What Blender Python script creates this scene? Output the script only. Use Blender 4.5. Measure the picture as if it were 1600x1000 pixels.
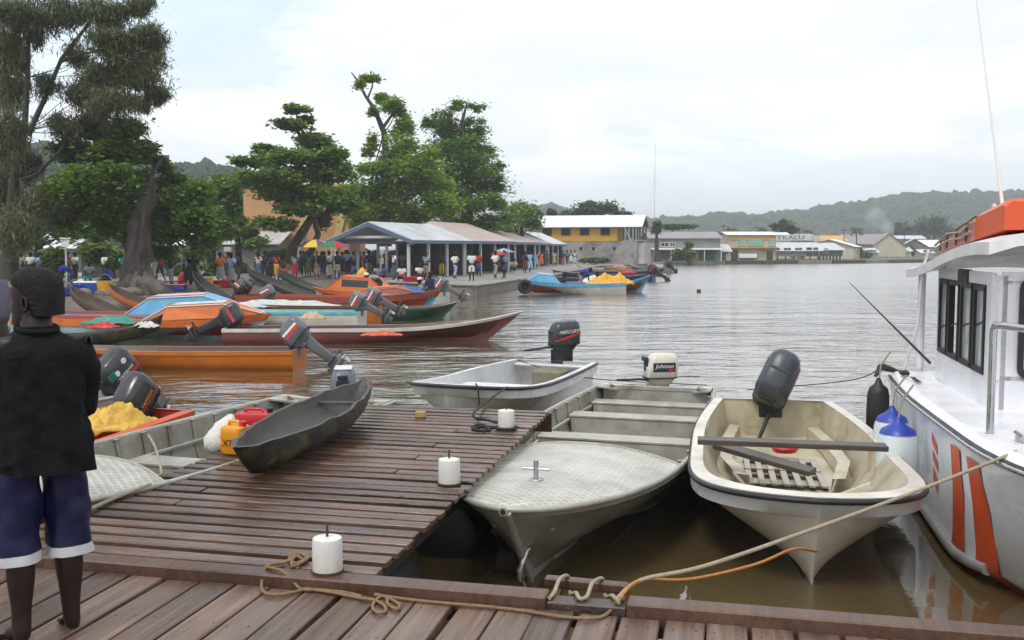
import bpy, bmesh, math, random
import numpy as np
from mathutils import Vector, Matrix, Euler

for _o in list(bpy.data.objects): bpy.data.objects.remove(_o)
SC = bpy.context.scene
COL = SC.collection
R = math.radians
rnd = random.Random(7)
npr = np.random.default_rng(11)

# ------------------------------------------------------------------ camera
CAMZ = 2.45                       # eye height above the water
FPX = 1500.0                      # focal length in pixels of a 1600 px wide frame
PITCH = math.atan(112.0/FPX)
cam_d = bpy.data.cameras.new('camera'); cam = bpy.data.objects.new('camera', cam_d); COL.objects.link(cam)
cam.location = (0, 0, CAMZ); cam.rotation_euler = (math.pi/2-PITCH, 0, 0)
cam_d.sensor_width = 36.0; cam_d.lens = 36.0*FPX/1600.0
cam_d.clip_start = 0.05; cam_d.clip_end = 12000
SC.camera = cam

# ------------------------------------------------------------------ sky, sun, exposure
SUN_EL, SUN_AZ = R(56), R(215)    # azimuth clockwise from +Y (the view direction)
world = bpy.data.worlds.new('World'); SC.world = world; world.use_nodes = True
def build_world():
    nt = world.node_tree; nt.nodes.clear(); N = nt.nodes.new; L = nt.links.new
    out = N('ShaderNodeOutputWorld'); bg = N('ShaderNodeBackground'); bg.inputs['Strength'].default_value = 0.125
    sky = N('ShaderNodeTexSky'); sky.sky_type = 'NISHITA'; sky.sun_disc = False
    sky.sun_elevation = SUN_EL; sky.sun_rotation = SUN_AZ; sky.air_density = 1.0; sky.dust_density = 2.0; sky.ozone_density = 1.0
    tc = N('ShaderNodeTexCoord'); sep = N('ShaderNodeSeparateXYZ'); L(tc.outputs['Generated'], sep.inputs[0])
    zc = N('ShaderNodeMath'); zc.operation = 'MAXIMUM'; zc.inputs[1].default_value = 0.0; L(sep.outputs['Z'], zc.inputs[0])
    za = N('ShaderNodeMath'); za.operation = 'ADD'; za.inputs[1].default_value = 0.16; L(zc.outputs[0], za.inputs[0])
    cmb = N('ShaderNodeCombineXYZ')
    for i, ax in enumerate('XY'):
        dv = N('ShaderNodeMath'); dv.operation = 'DIVIDE'; L(sep.outputs[ax], dv.inputs[0]); L(za.outputs[0], dv.inputs[1]); L(dv.outputs[0], cmb.inputs[i])
    def noise(scale, det, rough, off, dist=0.0):
        mp = N('ShaderNodeMapping'); mp.inputs['Location'].default_value = off; L(cmb.outputs[0], mp.inputs['Vector'])
        n = N('ShaderNodeTexNoise'); n.inputs['Scale'].default_value = scale; n.inputs['Detail'].default_value = det
        n.inputs['Roughness'].default_value = rough; n.inputs['Distortion'].default_value = dist; L(mp.outputs[0], n.inputs['Vector']); return n
    def ramp(src, pts):
        r = N('ShaderNodeValToRGB'); e = r.color_ramp.elements
        e[0].position, e[0].color = pts[0][0], pts[0][1]; e[1].position, e[1].color = pts[-1][0], pts[-1][1]
        for p, c in pts[1:-1]:
            k = e.new(p); k.color = c
        L(src, r.inputs['Fac']); return r
    n1 = noise(0.55, 6, 0.55, SKY_OFF, 0.4)
    cover = ramp(n1.outputs['Fac'], [(0.36, (0, 0, 0, 1)), (0.47, (1, 1, 1, 1))])
    n2 = noise(0.9, 7, 0.6, (5.1, 2.2, 0), 0.6)
    shade = ramp(n2.outputs['Fac'], [(0.34, (6.5, 6.85, 7.4, 1)), (0.47, (7.5, 7.75, 8.1, 1)), (0.53, (9.2, 9.3, 9.4, 1)), (0.64, (11.5, 11.5, 11.5, 1))])
    # low overcast veil towards the horizon
    veil = ramp(zc.outputs[0], [(0.0, (1, 1, 1, 1)), (0.30, (0, 0, 0, 1))])
    vm = N('ShaderNodeMixRGB'); L(veil.outputs[0], vm.inputs['Fac']); L(shade.outputs[0], vm.inputs[1]); vm.inputs[2].default_value = (7.4, 7.8, 8.3, 1)
    cov2 = N('ShaderNodeMath'); cov2.operation = 'MAXIMUM'; L(cover.outputs[0], cov2.inputs[0]); L(veil.outputs[0], cov2.inputs[1])
    blue = N('ShaderNodeMixRGB'); blue.blend_type = 'MIX'; blue.inputs['Fac'].default_value = 0.55; L(sky.outputs[0], blue.inputs[1]); blue.inputs[2].default_value = (6.6, 8.6, 10.2, 1)
    mx = N('ShaderNodeMixRGB'); L(cov2.outputs[0], mx.inputs['Fac']); L(blue.outputs[0], mx.inputs[1]); L(vm.outputs[0], mx.inputs[2])
    L(mx.outputs[0], bg.inputs['Color']); L(bg.outputs[0], out.inputs['Surface'])
SKY_OFF = (2.9, 0.35, 0)
build_world()
sun_d = bpy.data.lights.new('sun', 'SUN'); sun_d.energy = 1.5; sun_d.angle = R(14); sun_d.color = (1.0, 0.96, 0.89)
sun = bpy.data.objects.new('sun', sun_d); COL.objects.link(sun)
_sd = Vector((math.sin(SUN_AZ)*math.cos(SUN_EL), math.cos(SUN_AZ)*math.cos(SUN_EL), math.sin(SUN_EL)))
sun.rotation_euler = _sd.to_track_quat('Z', 'Y').to_euler(); sun.location = (0, 0, 60)
SC.view_settings.view_transform = 'Standard'; SC.view_settings.look = 'None'
SC.view_settings.exposure = 0.24; SC.view_settings.gamma = 1.0; SC.view_settings.use_curve_mapping = False
SC.render.engine = 'CYCLES'
cy = SC.cycles
cy.use_denoising = True; cy.max_bounces = 6; cy.diffuse_bounces = 3; cy.glossy_bounces = 3; cy.transmission_bounces = 6; cy.volume_bounces = 0; cy.transparent_max_bounces = 8
cy.use_adaptive_sampling = True; cy.adaptive_threshold = 0.02; cy.caustics_reflective = False; cy.caustics_refractive = False
cy.sample_clamp_indirect = 6

# ------------------------------------------------------------------ geometry helpers
def ray(px, py):
    u, v = (px-800.0)/FPX, (500.0-py)/FPX
    c, s = math.cos(PITCH), math.sin(PITCH)
    return Vector((u, c+v*s, -s+v*c))
def W(px, py, z=0.0):             # the place on the level z that the photograph shows there
    d = ray(px, py); k = (z-CAMZ)/d.z
    return Vector((d.x*k, d.y*k, z))
def D(px, py, y):                 # the place at distance y
    d = ray(px, py); k = y/d.y
    return Vector((d.x*k, y, CAMZ+d.z*k))
def lerp(a, b, t): return a+(b-a)*t
def sstep(a, b, x):
    t = max(0.0, min(1.0, (x-a)/(b-a))); return t*t*(3-2*t)

class MB:
    """collects shapes; build() links them as one mesh object"""
    def __init__(self): self.v = []; self.f = []
    def add(self, vs, fs, M=None):
        n = len(self.v)
        self.v += [tuple(M @ Vector(p)) for p in vs] if M is not None else [tuple(p) for p in vs]
        self.f += [tuple(i+n for i in q) for q in fs]; return self
    def box(self, c, s, rz=0.0, b=0.0, M=None, rot=None):
        hx, hy, hz = s[0]/2, s[1]/2, s[2]/2
        m = Matrix.Translation(c) @ (rot.to_4x4() if rot is not None else Matrix.Rotation(rz, 4, 'Z'))
        if M is not None: m = M @ m
        if b <= 0:
            vs = [(x*hx, y*hy, z*hz) for x in (-1, 1) for y in (-1, 1) for z in (-1, 1)]
            fs = [(0, 1, 3, 2), (4, 6, 7, 5), (0, 4, 5, 1), (2, 3, 7, 6), (0, 2, 6, 4), (1, 5, 7, 3)]
            return self.add(vs, fs, m)
        b = min(b, hx*.9, hy*.9, hz*.9)
        vs = []; idx = {}
        for x in (-1, 1):
            for y in (-1, 1):
                for z in (-1, 1):
                    for a in range(3):
                        p = [x*(hx-b), y*(hy-b), z*(hz-b)]; p[a] = (x*hx, y*hy, z*hz)[a]
                        idx[(x, y, z, a)] = len(vs); vs.append(tuple(p))
        fs = []
        for a in range(3):
            o = [k for k in range(3) if k != a]
            for s_ in (-1, 1):
                q = []
                for u, w in ((-1, -1), (1, -1), (1, 1), (-1, 1)):
                    k = [0, 0, 0]; k[a] = s_; k[o[0]] = u; k[o[1]] = w; q.append(idx[(k[0], k[1], k[2], a)])
                fs.append(tuple(q) if (s_ == 1) != (a == 1) else tuple(reversed(q)))
            for u in (-1, 1):       # edge strips running along axis a
                for w in (-1, 1):
                    q = []
                    for e, ax in ((-1, o[0]), (1, o[0]), (1, o[1]), (-1, o[1])):
                        k = [0, 0, 0]; k[a] = e; k[o[0]] = u; k[o[1]] = w; q.append(idx[(k[0], k[1], k[2], ax)])
                    fs.append(tuple(q))
        for x in (-1, 1):
            for y in (-1, 1):
                for z in (-1, 1): fs.append(tuple(idx[(x, y, z, a)] for a in range(3)))
        return self.add(vs, fs, m)
    def tube(self, pts, r, n=8, caps=True, M=None, sq=1.0):
        pts = [Vector(p) for p in pts]; k = len(pts)
        rs = list(r) if hasattr(r, '__len__') else [r]*k
        vs = []; fs = []; nrm = None
        for i, p in enumerate(pts):
            d = (pts[min(i+1, k-1)]-pts[max(i-1, 0)])
            d = d.normalized() if d.length > 1e-9 else Vector((0, 0, 1))
            if nrm is None: nrm = d.orthogonal().normalized() if abs(d.z) > .9 else d.cross(Vector((0, 0, 1))).normalized()
            nrm = nrm-d*nrm.dot(d)
            nrm = nrm.normalized() if nrm.length > 1e-6 else d.orthogonal().normalized()
            bn = d.cross(nrm)
            for j in range(n):
                a = 2*math.pi*j/n; vs.append(p+nrm*(math.cos(a)*rs[i])+bn*(math.sin(a)*rs[i]*sq))
        for i in range(k-1):
            for j in range(n): fs.append((i*n+j, i*n+(j+1) % n, (i+1)*n+(j+1) % n, (i+1)*n+j))
        if caps: fs += [tuple(range(n-1, -1, -1)), tuple((k-1)*n+j for j in range(n))]
        return self.add(vs, fs, M)
    def lathe(self, prof, n=16, c=(0, 0, 0), M=None):
        vs = []; fs = []; k = len(prof)
        for r_, z in prof:
            for j in range(n):
                a = 2*math.pi*j/n; vs.append((c[0]+r_*math.cos(a), c[1]+r_*math.sin(a), c[2]+z))
        for i in range(k-1):
            for j in range(n): fs.append((i*n+j, i*n+(j+1) % n, (i+1)*n+(j+1) % n, (i+1)*n+j))
        fs += [tuple(range(n-1, -1, -1)), tuple((k-1)*n+j for j in range(n))]
        return self.add(vs, fs, M)
    def loft(self, rows, closed=False, caps=False, M=None):
        n = len(rows[0]); vs = [p for r_ in rows for p in r_]; fs = []
        for i in range(len(rows)-1):
            for j in range(n if closed else n-1): fs.append((i*n+j, i*n+(j+1) % n, (i+1)*n+(j+1) % n, (i+1)*n+j))
        if caps: fs += [tuple(range(n-1, -1, -1)), tuple((len(rows)-1)*n+j for j in range(n))]
        return self.add(vs, fs, M)
    def prism(self, poly, d, M=None):      # polygon of 3-D points pushed along vector d
        n = len(poly); d = Vector(d)
        vs = [Vector(p) for p in poly]+[Vector(p)+d for p in poly]
        fs = [tuple(range(n-1, -1, -1)), tuple(range(n, 2*n))]+[(i, (i+1) % n, (i+1) % n+n, i+n) for i in range(n)]
        return self.add(vs, fs, M)
    def mesh(self, name, smooth=None):
        me = bpy.data.meshes.new(name); me.from_pydata(self.v, [], self.f); me.validate()
        bm = bmesh.new(); bm.from_mesh(me); bmesh.ops.recalc_face_normals(bm, faces=bm.faces); bm.to_mesh(me); bm.free()
        if smooth is not None:
            me.polygons.foreach_set('use_smooth', [True]*len(me.polygons)); me.set_sharp_from_angle(angle=R(smooth))
        return me
    def build(self, name, m, parent=None, smooth=None):
        return link(name, self.mesh(name, smooth), m, parent)
def link(name, me, m, parent=None, loc=None, rot=None):
    o = bpy.data.objects.new(name, me); COL.objects.link(o)
    if m is not None:
        if len(me.materials) == 0: me.materials.append(m)
        elif me.materials[0] is not m:
            o.material_slots[0].link = 'OBJECT'; o.material_slots[0].material = m
    if parent is not None: o.parent = parent
    if loc is not None: o.location = loc
    if rot is not None: o.rotation_euler = rot
    return o
def tag(o, label=None, cat=None, group=None, kind=None):
    if label: o['label'] = label
    if cat: o['category'] = cat
    if group: o['group'] = group
    if kind: o['kind'] = kind
    return o
def thing(name, label, cat, loc=(0, 0, 0), rz=0.0, group=None):
    o = bpy.data.objects.new(name, None); COL.objects.link(o); o.empty_display_size = .1
    o.location = loc; o.rotation_euler = (0, 0, rz); return tag(o, label, cat, group)
def fastmesh(name, V, F):         # numpy verts (n,3), faces (m,k) all of one size
    me = bpy.data.meshes.new(name); k = F.shape[1]
    me.vertices.add(len(V)); me.vertices.foreach_set('co', np.ascontiguousarray(V, dtype=np.float32).ravel())
    me.loops.add(F.size); me.loops.foreach_set('vertex_index', np.ascontiguousarray(F, dtype=np.int32).ravel())
    me.polygons.add(len(F)); me.polygons.foreach_set('loop_start', np.arange(0, F.size, k, dtype=np.int32))
    me.polygons.foreach_set('loop_total', np.full(len(F), k, dtype=np.int32)); me.update(); return me

# ------------------------------------------------------------------ materials
MATS = {}
def pm(name, c, rough=.55, metal=0.0, var=.18, scale=4.0, dirt=None, dirt_amt=.35, dscale=2.2, bump=.0, bscale=30.0, stretch=(1, 1, 1), rand=0.0, spec=.5, world=False):
    """procedural paint / wood / stone: base colour, blotchy variation, optional dirt, fine relief"""
    if name in MATS: return MATS[name]
    m = bpy.data.materials.new(name); m.use_nodes = True; nt = m.node_tree; N = nt.nodes.new; L = nt.links.new
    b = nt.nodes['Principled BSDF']; b.inputs['Metallic'].default_value = metal; b.inputs['Specular IOR Level'].default_value = spec
    tc = N('ShaderNodeTexCoord'); mp = N('ShaderNodeMapping'); mp.inputs['Scale'].default_value = stretch
    if world:
        g = N('ShaderNodeNewGeometry'); L(g.outputs['Position'], mp.inputs['Vector'])
    else: L(tc.outputs['Object'], mp.inputs['Vector'])
    vec = mp.outputs[0]
    oi = N('ShaderNodeObjectInfo')
    if rand:
        ad = N('ShaderNodeVectorMath'); ad.operation = 'ADD'; sc_ = N('ShaderNodeMath'); sc_.operation = 'MULTIPLY'; sc_.inputs[1].default_value = 57.0
        L(oi.outputs['Random'], sc_.inputs[0]); L(vec, ad.inputs[0]); L(sc_.outputs[0], ad.inputs[1]); vec = ad.outputs[0]
    n = N('ShaderNodeTexNoise'); n.inputs['Scale'].default_value = scale; n.inputs['Detail'].default_value = 6; n.inputs['Roughness'].default_value = .62; L(vec, n.inputs['Vector'])
    mr = N('ShaderNodeMapRange'); mr.inputs['From Min'].default_value = .3; mr.inputs['From Max'].default_value = .7; mr.inputs['To Min'].default_value = 1-var; mr.inputs['To Max'].default_value = 1+var; L(n.outputs['Fac'], mr.inputs['Value'])
    hv = N('ShaderNodeHueSaturation'); hv.inputs['Color'].default_value = (*c, 1); L(mr.outputs[0], hv.inputs['Value'])
    colr = hv.outputs[0]
    if rand:
        h2 = N('ShaderNodeHueSaturation'); m2 = N('ShaderNodeMapRange'); m2.inputs['To Min'].default_value = 1-rand; m2.inputs['To Max'].default_value = 1+rand
        L(oi.outputs['Random'], m2.inputs['Value']); L(m2.outputs[0], h2.inputs['Value']); L(colr, h2.inputs['Color']); colr = h2.outputs[0]
    if dirt is not None:
        n2 = N('ShaderNodeTexNoise'); n2.inputs['Scale'].default_value = dscale; n2.inputs['Detail'].default_value = 9; n2.inputs['Roughness'].default_value = .7; L(vec, n2.inputs['Vector'])
        rp = N('ShaderNodeMapRange'); rp.inputs['From Min'].default_value = .5; rp.inputs['From Max'].default_value = .72; rp.inputs['To Max'].default_value = dirt_amt*1.6; L(n2.outputs['Fac'], rp.inputs['Value'])
        mx = N('ShaderNodeMixRGB'); L(rp.outputs[0], mx.inputs['Fac']); L(colr, mx.inputs[1]); mx.inputs[2].default_value = (*dirt, 1); colr = mx.outputs[0]
    L(colr, b.inputs['Base Color'])
    rr = N('ShaderNodeMapRange'); rr.inputs['From Min'].default_value = .3; rr.inputs['From Max'].default_value = .7; rr.inputs['To Min'].default_value = max(.02, rough-.12); rr.inputs['To Max'].default_value = min(1, rough+.12)
    L(n.outputs['Fac'], rr.inputs['Value']); L(rr.outputs[0], b.inputs['Roughness'])
    if bump:
        nb = N('ShaderNodeTexNoise'); nb.inputs['Scale'].default_value = bscale; nb.inputs['Detail'].default_value = 4; L(vec, nb.inputs['Vector'])
        bp = N('ShaderNodeBump'); bp.inputs['Strength'].default_value = bump; bp.inputs['Distance'].default_value = .02; L(nb.outputs['Fac'], bp.inputs['Height']); L(bp.outputs[0], b.inputs['Normal'])
    MATS[name] = m; return m
def hexc(h):                      # sRGB hex to linear
    r_ = [int(h[i:i+2], 16)/255 for i in (0, 2, 4)]
    return tuple(x/12.92 if x <= .04045 else ((x+.055)/1.055)**2.4 for x in r_)
# ------------------------------------------------------------------ shared materials
M_alu = pm('oxidised_aluminium', (.40, .385, .34), .42, .3, .22, 3.0, (.15, .125, .085), .42, 1.7, .12, 40)
M_alu_in = pm('scuffed_aluminium_inside', (.33, .315, .27), .5, .45, .25, 4.0, (.12, .10, .07), .5, 2.4, .15, 35)
M_gelwhite = pm('white_gelcoat', (.68, .69, .70), .28, 0, .07, 2.0, (.38, .36, .31), .4, 1.6, .04, 12)
M_cream = pm('cream_gelcoat', (.50, .45, .33), .35, 0, .12, 2.5, (.27, .21, .11), .6, 2.2, .05, 12)
M_offwhite = pm('aged_white_gelcoat', (.66, .62, .54), .34, 0, .10, 2.0, (.36, .31, .22), .5, 1.8, .05, 12)
M_black = pm('black_rubber', (.015, .015, .016), .5, 0, .2, 8)
M_darkgrey = pm('dark_grey_cowling', (.032, .036, .042), .3, 0, .12, 6, (.08, .08, .075), .3, 5)
M_greycowl = pm('grey_cowling', (.11, .125, .15), .35, 0, .12, 6, (.2, .2, .19), .3, 5)
M_greyleg = pm('grey_motor_leg', (.10, .105, .12), .42, .1, .2, 8, (.18, .17, .15), .4, 6)
M_blackleg = pm('black_motor_leg', (.02, .021, .023), .4, .1, .2, 8)
M_creamcowl = pm('cream_white_cowling', (.62, .59, .5), .33, 0, .08, 5, (.33, .28, .19), .4, 4)
M_navy = pm('navy_panel', (.02, .03, .05), .35, 0, .1, 8)
M_red = pm('red_marking', (.52, .028, .025), .4, 0, .08, 8)
M_white = pm('white_marking', (.78, .78, .76), .45, 0, .05, 8)
M_yellow = pm('yellow_marking', (.7, .42, .03), .45, 0, .08, 8)
M_chrome = pm('worn_steel', (.45, .45, .45), .3, .9, .15, 10)
M_rust = pm('rusty_iron', (.09, .045, .025), .75, .3, .35, 20)
M_rope = pm('manila_rope', (.24, .15, .075), .85, 0, .3, 60, None, 0, 1, .6, 160)
M_rope_pale = pm('pale_rope', (.36, .31, .22), .85, 0, .25, 60, None, 0, 1, .6, 160)
M_rope_orange = pm('orange_rope', (.48, .2, .045), .8, 0, .25, 60, None, 0, 1, .5, 160)
M_rope_black = pm('black_rope', (.02, .02, .02), .8, 0, .2, 60)
M_skin = pm('dark_brown_skin', (.019, .0105, .0075), .5, 0, .12, 9, spec=.3)
M_hair = pm('black_hair', (.006, .005, .005), .9, 0, .3, 30, None, 0, 1, .9, 90)
M_glass = pm('dark_glass', (.02, .025, .028), .06, 0, .05, 2)
M_pvc = pm('white_pvc', (.66, .65, .62), .4, 0, .06, 6, (.3, .25, .18), .35, 7)
M_dug = pm('weathered_dark_dugout', (.022, .021, .018), .6, 0, .45, 5, (.17, .155, .05), .5, 2.6, .9, 9)
M_dugin = pm('grey_dugout_inside', (.075, .07, .062), .7, 0, .3, 6, (.04, .035, .03), .4, 4, .4, 20)
M_log = pm('brown_dugout_wood', (.075, .052, .035), .75, 0, .35, 5, (.15, .12, .08), .4, 3, .5, 14)
M_plank_dark = pm('dark_wet_and_shade_plank', (.05, .035, .028), .4, 0, .3, 4, (.11, .085, .07), .4, 3, .3, 20, (.3, 3, 3))  # wet dark timber; also painted shade on jetty edges and market backs

def wood_mat(name, c1, c2, wet, grain=1.0):
    m = bpy.data.materials.new(name); m.use_nodes = True; nt = m.node_tree; N = nt.nodes.new; L = nt.links.new
    b = nt.nodes['Principled BSDF']
    tc = N('ShaderNodeTexCoord'); oi = N('ShaderNodeObjectInfo')
    k = N('ShaderNodeMath'); k.operation = 'MULTIPLY'; k.inputs[1].default_value = 91.0; L(oi.outputs['Random'], k.inputs[0])
    ad = N('ShaderNodeVectorMath'); ad.operation = 'ADD'; L(tc.outputs['Object'], ad.inputs[0]); L(k.outputs[0], ad.inputs[1])
    def nz(scale, det, st):
        mp = N('ShaderNodeMapping'); mp.inputs['Scale'].default_value = st; L(ad.outputs[0], mp.inputs['Vector'])
        n = N('ShaderNodeTexNoise'); n.inputs['Scale'].default_value = scale; n.inputs['Detail'].default_value = det; n.inputs['Roughness'].default_value = .65; L(mp.outputs[0], n.inputs['Vector']); return n
    g = nz(9*grain, 8, (.12, 3.2, 1.5)); bl = nz(1.6, 5, (1, 1.6, 1)); fine = nz(40, 5, (.06, 3, 1))
    mx = N('ShaderNodeMixRGB'); mx.inputs[1].default_value = (*c1, 1); mx.inputs[2].default_value = (*c2, 1)
    mr = N('ShaderNodeMapRange'); mr.inputs['From Min'].default_value = .32; mr.inputs['From Max'].default_value = .68; L(g.outputs['Fac'], mr.inputs['Value']); L(mr.outputs[0], mx.inputs['Fac'])
    hv = N('ShaderNodeHueSaturation'); L(mx.outputs[0], hv.inputs['Color'])
    v1 = N('ShaderNodeMapRange'); v1.inputs['To Min'].default_value = .62; v1.inputs['To Max'].default_value = 1.38; L(oi.outputs['Random'], v1.inputs['Value'])
    v2 = N('ShaderNodeMapRange'); v2.inputs['From Min'].default_value = .3; v2.inputs['From Max'].default_value = .7; v2.inputs['To Min'].default_value = .7; v2.inputs['To Max'].default_value = 1.25; L(bl.outputs['Fac'], v2.inputs['Value'])
    vm = N('ShaderNodeMath'); vm.operation = 'MULTIPLY'; L(v1.outputs[0], vm.inputs[0]); L(v2.outputs[0], vm.inputs[1]); L(vm.outputs[0], hv.inputs['Value'])
    L(hv.outputs[0], b.inputs['Base Color'])
    rr = N('ShaderNodeMapRange'); rr.inputs['From Min'].default_value = .38; rr.inputs['From Max'].default_value = .62; rr.inputs['To Min'].default_value = wet[0]; rr.inputs['To Max'].default_value = wet[1]
    L(bl.outputs['Fac'], rr.inputs['Value']); L(rr.outputs[0], b.inputs['Roughness'])
    bp = N('ShaderNodeBump'); bp.inputs['Strength'].default_value = .45; bp.inputs['Distance'].default_value = .006; L(fine.outputs['Fac'], bp.inputs['Height']); L(bp.outputs[0], b.inputs['Normal'])
    MATS[name] = m; return m
M_plank_f = wood_mat('wet_hardwood_finger', (.064, .031, .020), (.165, .105, .080), (.07, .30))
M_plank_n = wood_mat('damp_hardwood_quay', (.078, .042, .028), (.19, .13, .098), (.26, .52))
M_beam = wood_mat('reddish_wet_beam', (.06, .028, .017), (.115, .062, .042), (.3, .5))

# ------------------------------------------------------------------ water
def water_mat():
    m = bpy.data.materials.new('muddy_harbour_water'); m.use_nodes = True; nt = m.node_tree; N = nt.nodes.new; L = nt.links.new
    b = nt.nodes['Principled BSDF']; b.inputs['Roughness'].default_value = .04; b.inputs['IOR'].default_value = 1.33; b.inputs['Coat Weight'].default_value = 1.0; b.inputs['Coat IOR'].default_value = 1.33; b.inputs['Coat Roughness'].default_value = .03
    g = N('ShaderNodeNewGeometry'); sep = N('ShaderNodeSeparateXYZ'); L(g.outputs['Position'], sep.inputs[0])
    def nz(scale, det, st, rough=.55, dist=0.0):
        mp = N('ShaderNodeMapping'); mp.inputs['Scale'].default_value = st; mp.inputs['Rotation'].default_value = (0, 0, R(9)); L(g.outputs['Position'], mp.inputs['Vector'])
        n = N('ShaderNodeTexNoise'); n.inputs['Scale'].default_value = scale; n.inputs['Detail'].default_value = det; n.inputs['Roughness'].default_value = rough; n.inputs['Distortion'].default_value = dist; L(mp.outputs[0], n.inputs['Vector']); return n
    mud = nz(.12, 4, (1, 1, 1)); mx = N('ShaderNodeMixRGB'); L(mud.outputs['Fac'], mx.inputs['Fac']); mx.inputs[1].default_value = (.055, .030, .010, 1); mx.inputs[2].default_value = (.13, .10, .045, 1); L(mx.outputs[0], b.inputs['Base Color'])
    rg = N('ShaderNodeMapRange'); rg.inputs['From Min'].default_value = 14.0; rg.inputs['From Max'].default_value = 75.0; rg.inputs['To Min'].default_value = .04; rg.inputs['To Max'].default_value = .20; L(sep.outputs['Y'], rg.inputs['Value']); L(rg.outputs[0], b.inputs['Roughness']); L(rg.outputs[0], b.inputs['Coat Roughness'])
    # sheltered between the docks, open chop further out
    open_ = N('ShaderNodeMapRange'); open_.inputs['From Min'].default_value = 9.0; open_.inputs['From Max'].default_value = 13.5; open_.inputs['To Min'].default_value = .14; open_.inputs['To Max'].default_value = 1.0; L(sep.outputs['Y'], open_.inputs['Value'])
    big = nz(.55, 3, (.55, 1.25, 1), .5, .3); mid = nz(1.7, 4, (.6, 1.2, 1), .55, .4); fine = nz(7, 3, (.8, 1.2, 1), .5)
    gust = nz(.05, 3, (.5, 1.3, 1)); gr = N('ShaderNodeMapRange'); gr.inputs['From Min'].default_value = .35; gr.inputs['From Max'].default_value = .65; gr.inputs['To Min'].default_value = .55; gr.inputs['To Max'].default_value = 1.2; L(gust.outputs['Fac'], gr.inputs['Value'])
    amp = N('ShaderNodeMath'); amp.operation = 'MULTIPLY'; L(open_.outputs[0], amp.inputs[0]); L(gr.outputs[0], amp.inputs[1])
    def scaled(n, k):
        q = N('ShaderNodeMath'); q.operation = 'MULTIPLY'; q.inputs[1].default_value = k; L(n.outputs['Fac'], q.inputs[0]); return q
    s1, s2, s3 = scaled(big, .13), scaled(mid, .065), scaled(fine, .006)
    a1 = N('ShaderNodeMath'); L(s1.outputs[0], a1.inputs[0]); L(s2.outputs[0], a1.inputs[1])
    a2 = N('ShaderNodeMath'); L(a1.outputs[0], a2.inputs[0]); L(s3.outputs[0], a2.inputs[1])
    hm = N('ShaderNodeMath'); hm.operation = 'MULTIPLY'; L(a2.outputs[0], hm.inputs[0]); L(amp.outputs[0], hm.inputs[1])
    bp = N('ShaderNodeBump'); bp.inputs['Strength'].default_value = 1.0; bp.inputs['Distance'].default_value = 1.0; L(hm.outputs[0], bp.inputs['Height']); L(bp.outputs[0], b.inputs['Normal']); L(bp.outputs[0], b.inputs['Coat Normal'])
    return m
wb = MB(); wb.add([(-2500, -200, 0), (2500, -200, 0), (2500, 3000, 0), (-2500, 3000, 0)], [(0, 1, 2, 3)])
tag(wb.build('water', water_mat()), 'murky brown harbour water rippling white under the sky', 'water', kind='structure')

# ------------------------------------------------------------------ land
SHORE = [(-400, 12), (-60, 24), (-24, 29), (-17.5, 33.5), (-12.8, 37), (-10.3, 42), (-9.2, 49), (-8.2, 56), (-1.95, 49.8), (2.9, 69.6), (5.8, 86), (9.5, 106), (17, 121), (27, 148), (58, 158), (84, 176), (100, 232), (140, 262), (230, 300), (420, 340), (900, 420)]
def shore_dist(X, Y):             # metres inland of the shoreline (negative over water)
    P = np.stack([X, Y], -1); best = np.full(X.shape, 1e9)
    for (ax, ay), (bx, by) in zip(SHORE[:-1], SHORE[1:]):
        a = np.array([ax, ay]); d = np.array([bx-ax, by-ay]); t = np.clip(((P-a)@d)/(d@d), 0, 1)
        q = a+t[..., None]*d; ds = np.linalg.norm(P-q, axis=-1)
        best = np.minimum(best, ds)
    ins = np.zeros(X.shape, bool); poly = SHORE+[(900, 3000), (-400, 3000)]
    for (ax, ay), (bx, by) in zip(poly, poly[1:]+poly[:1]):
        if ay != by: ins ^= ((ay > Y) != (by > Y)) & (X < (bx-ax)*(Y-ay)/(by-ay)+ax)
    return np.where(ins, best, -best)
def vnoise(X, Y, s, seed=0):
    g = np.random.default_rng(seed).random((128, 128)); x = X/s; y = Y/s
    xi = np.floor(x).astype(int); yi = np.floor(y).astype(int); fx = x-xi; fy = y-yi; fx = fx*fx*(3-2*fx); fy = fy*fy*(3-2*fy)
    G = lambda i, j: g[i % 128, j % 128]
    return (G(xi, yi)*(1-fx)+G(xi+1, yi)*fx)*(1-fy)+(G(xi, yi+1)*(1-fx)+G(xi+1, yi+1)*fx)*fy-.5
LANDZ = .5
def land_z(X, Y):
    d = shore_dist(X, Y)
    beach = np.clip(d/7.0, -1.2, 1.0); z = np.where(beach > 0, LANDZ*np.sin(np.clip(beach, 0, 1)*math.pi/2)**.9, beach*1.5)
    z = z+np.where((d > 0), (vnoise(X, Y, 2.2, 3)*.16+vnoise(X, Y, .9, 5)*.06)*np.clip(d/2, 0, 1)*np.clip(1.6-d/9, .12, 1), 0)
    q = (X > -8.8)                 # behind the quay wall the paving is level
    return np.where(q & (d > 0.05), LANDZ, np.where(q, -1.2, z))
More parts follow.
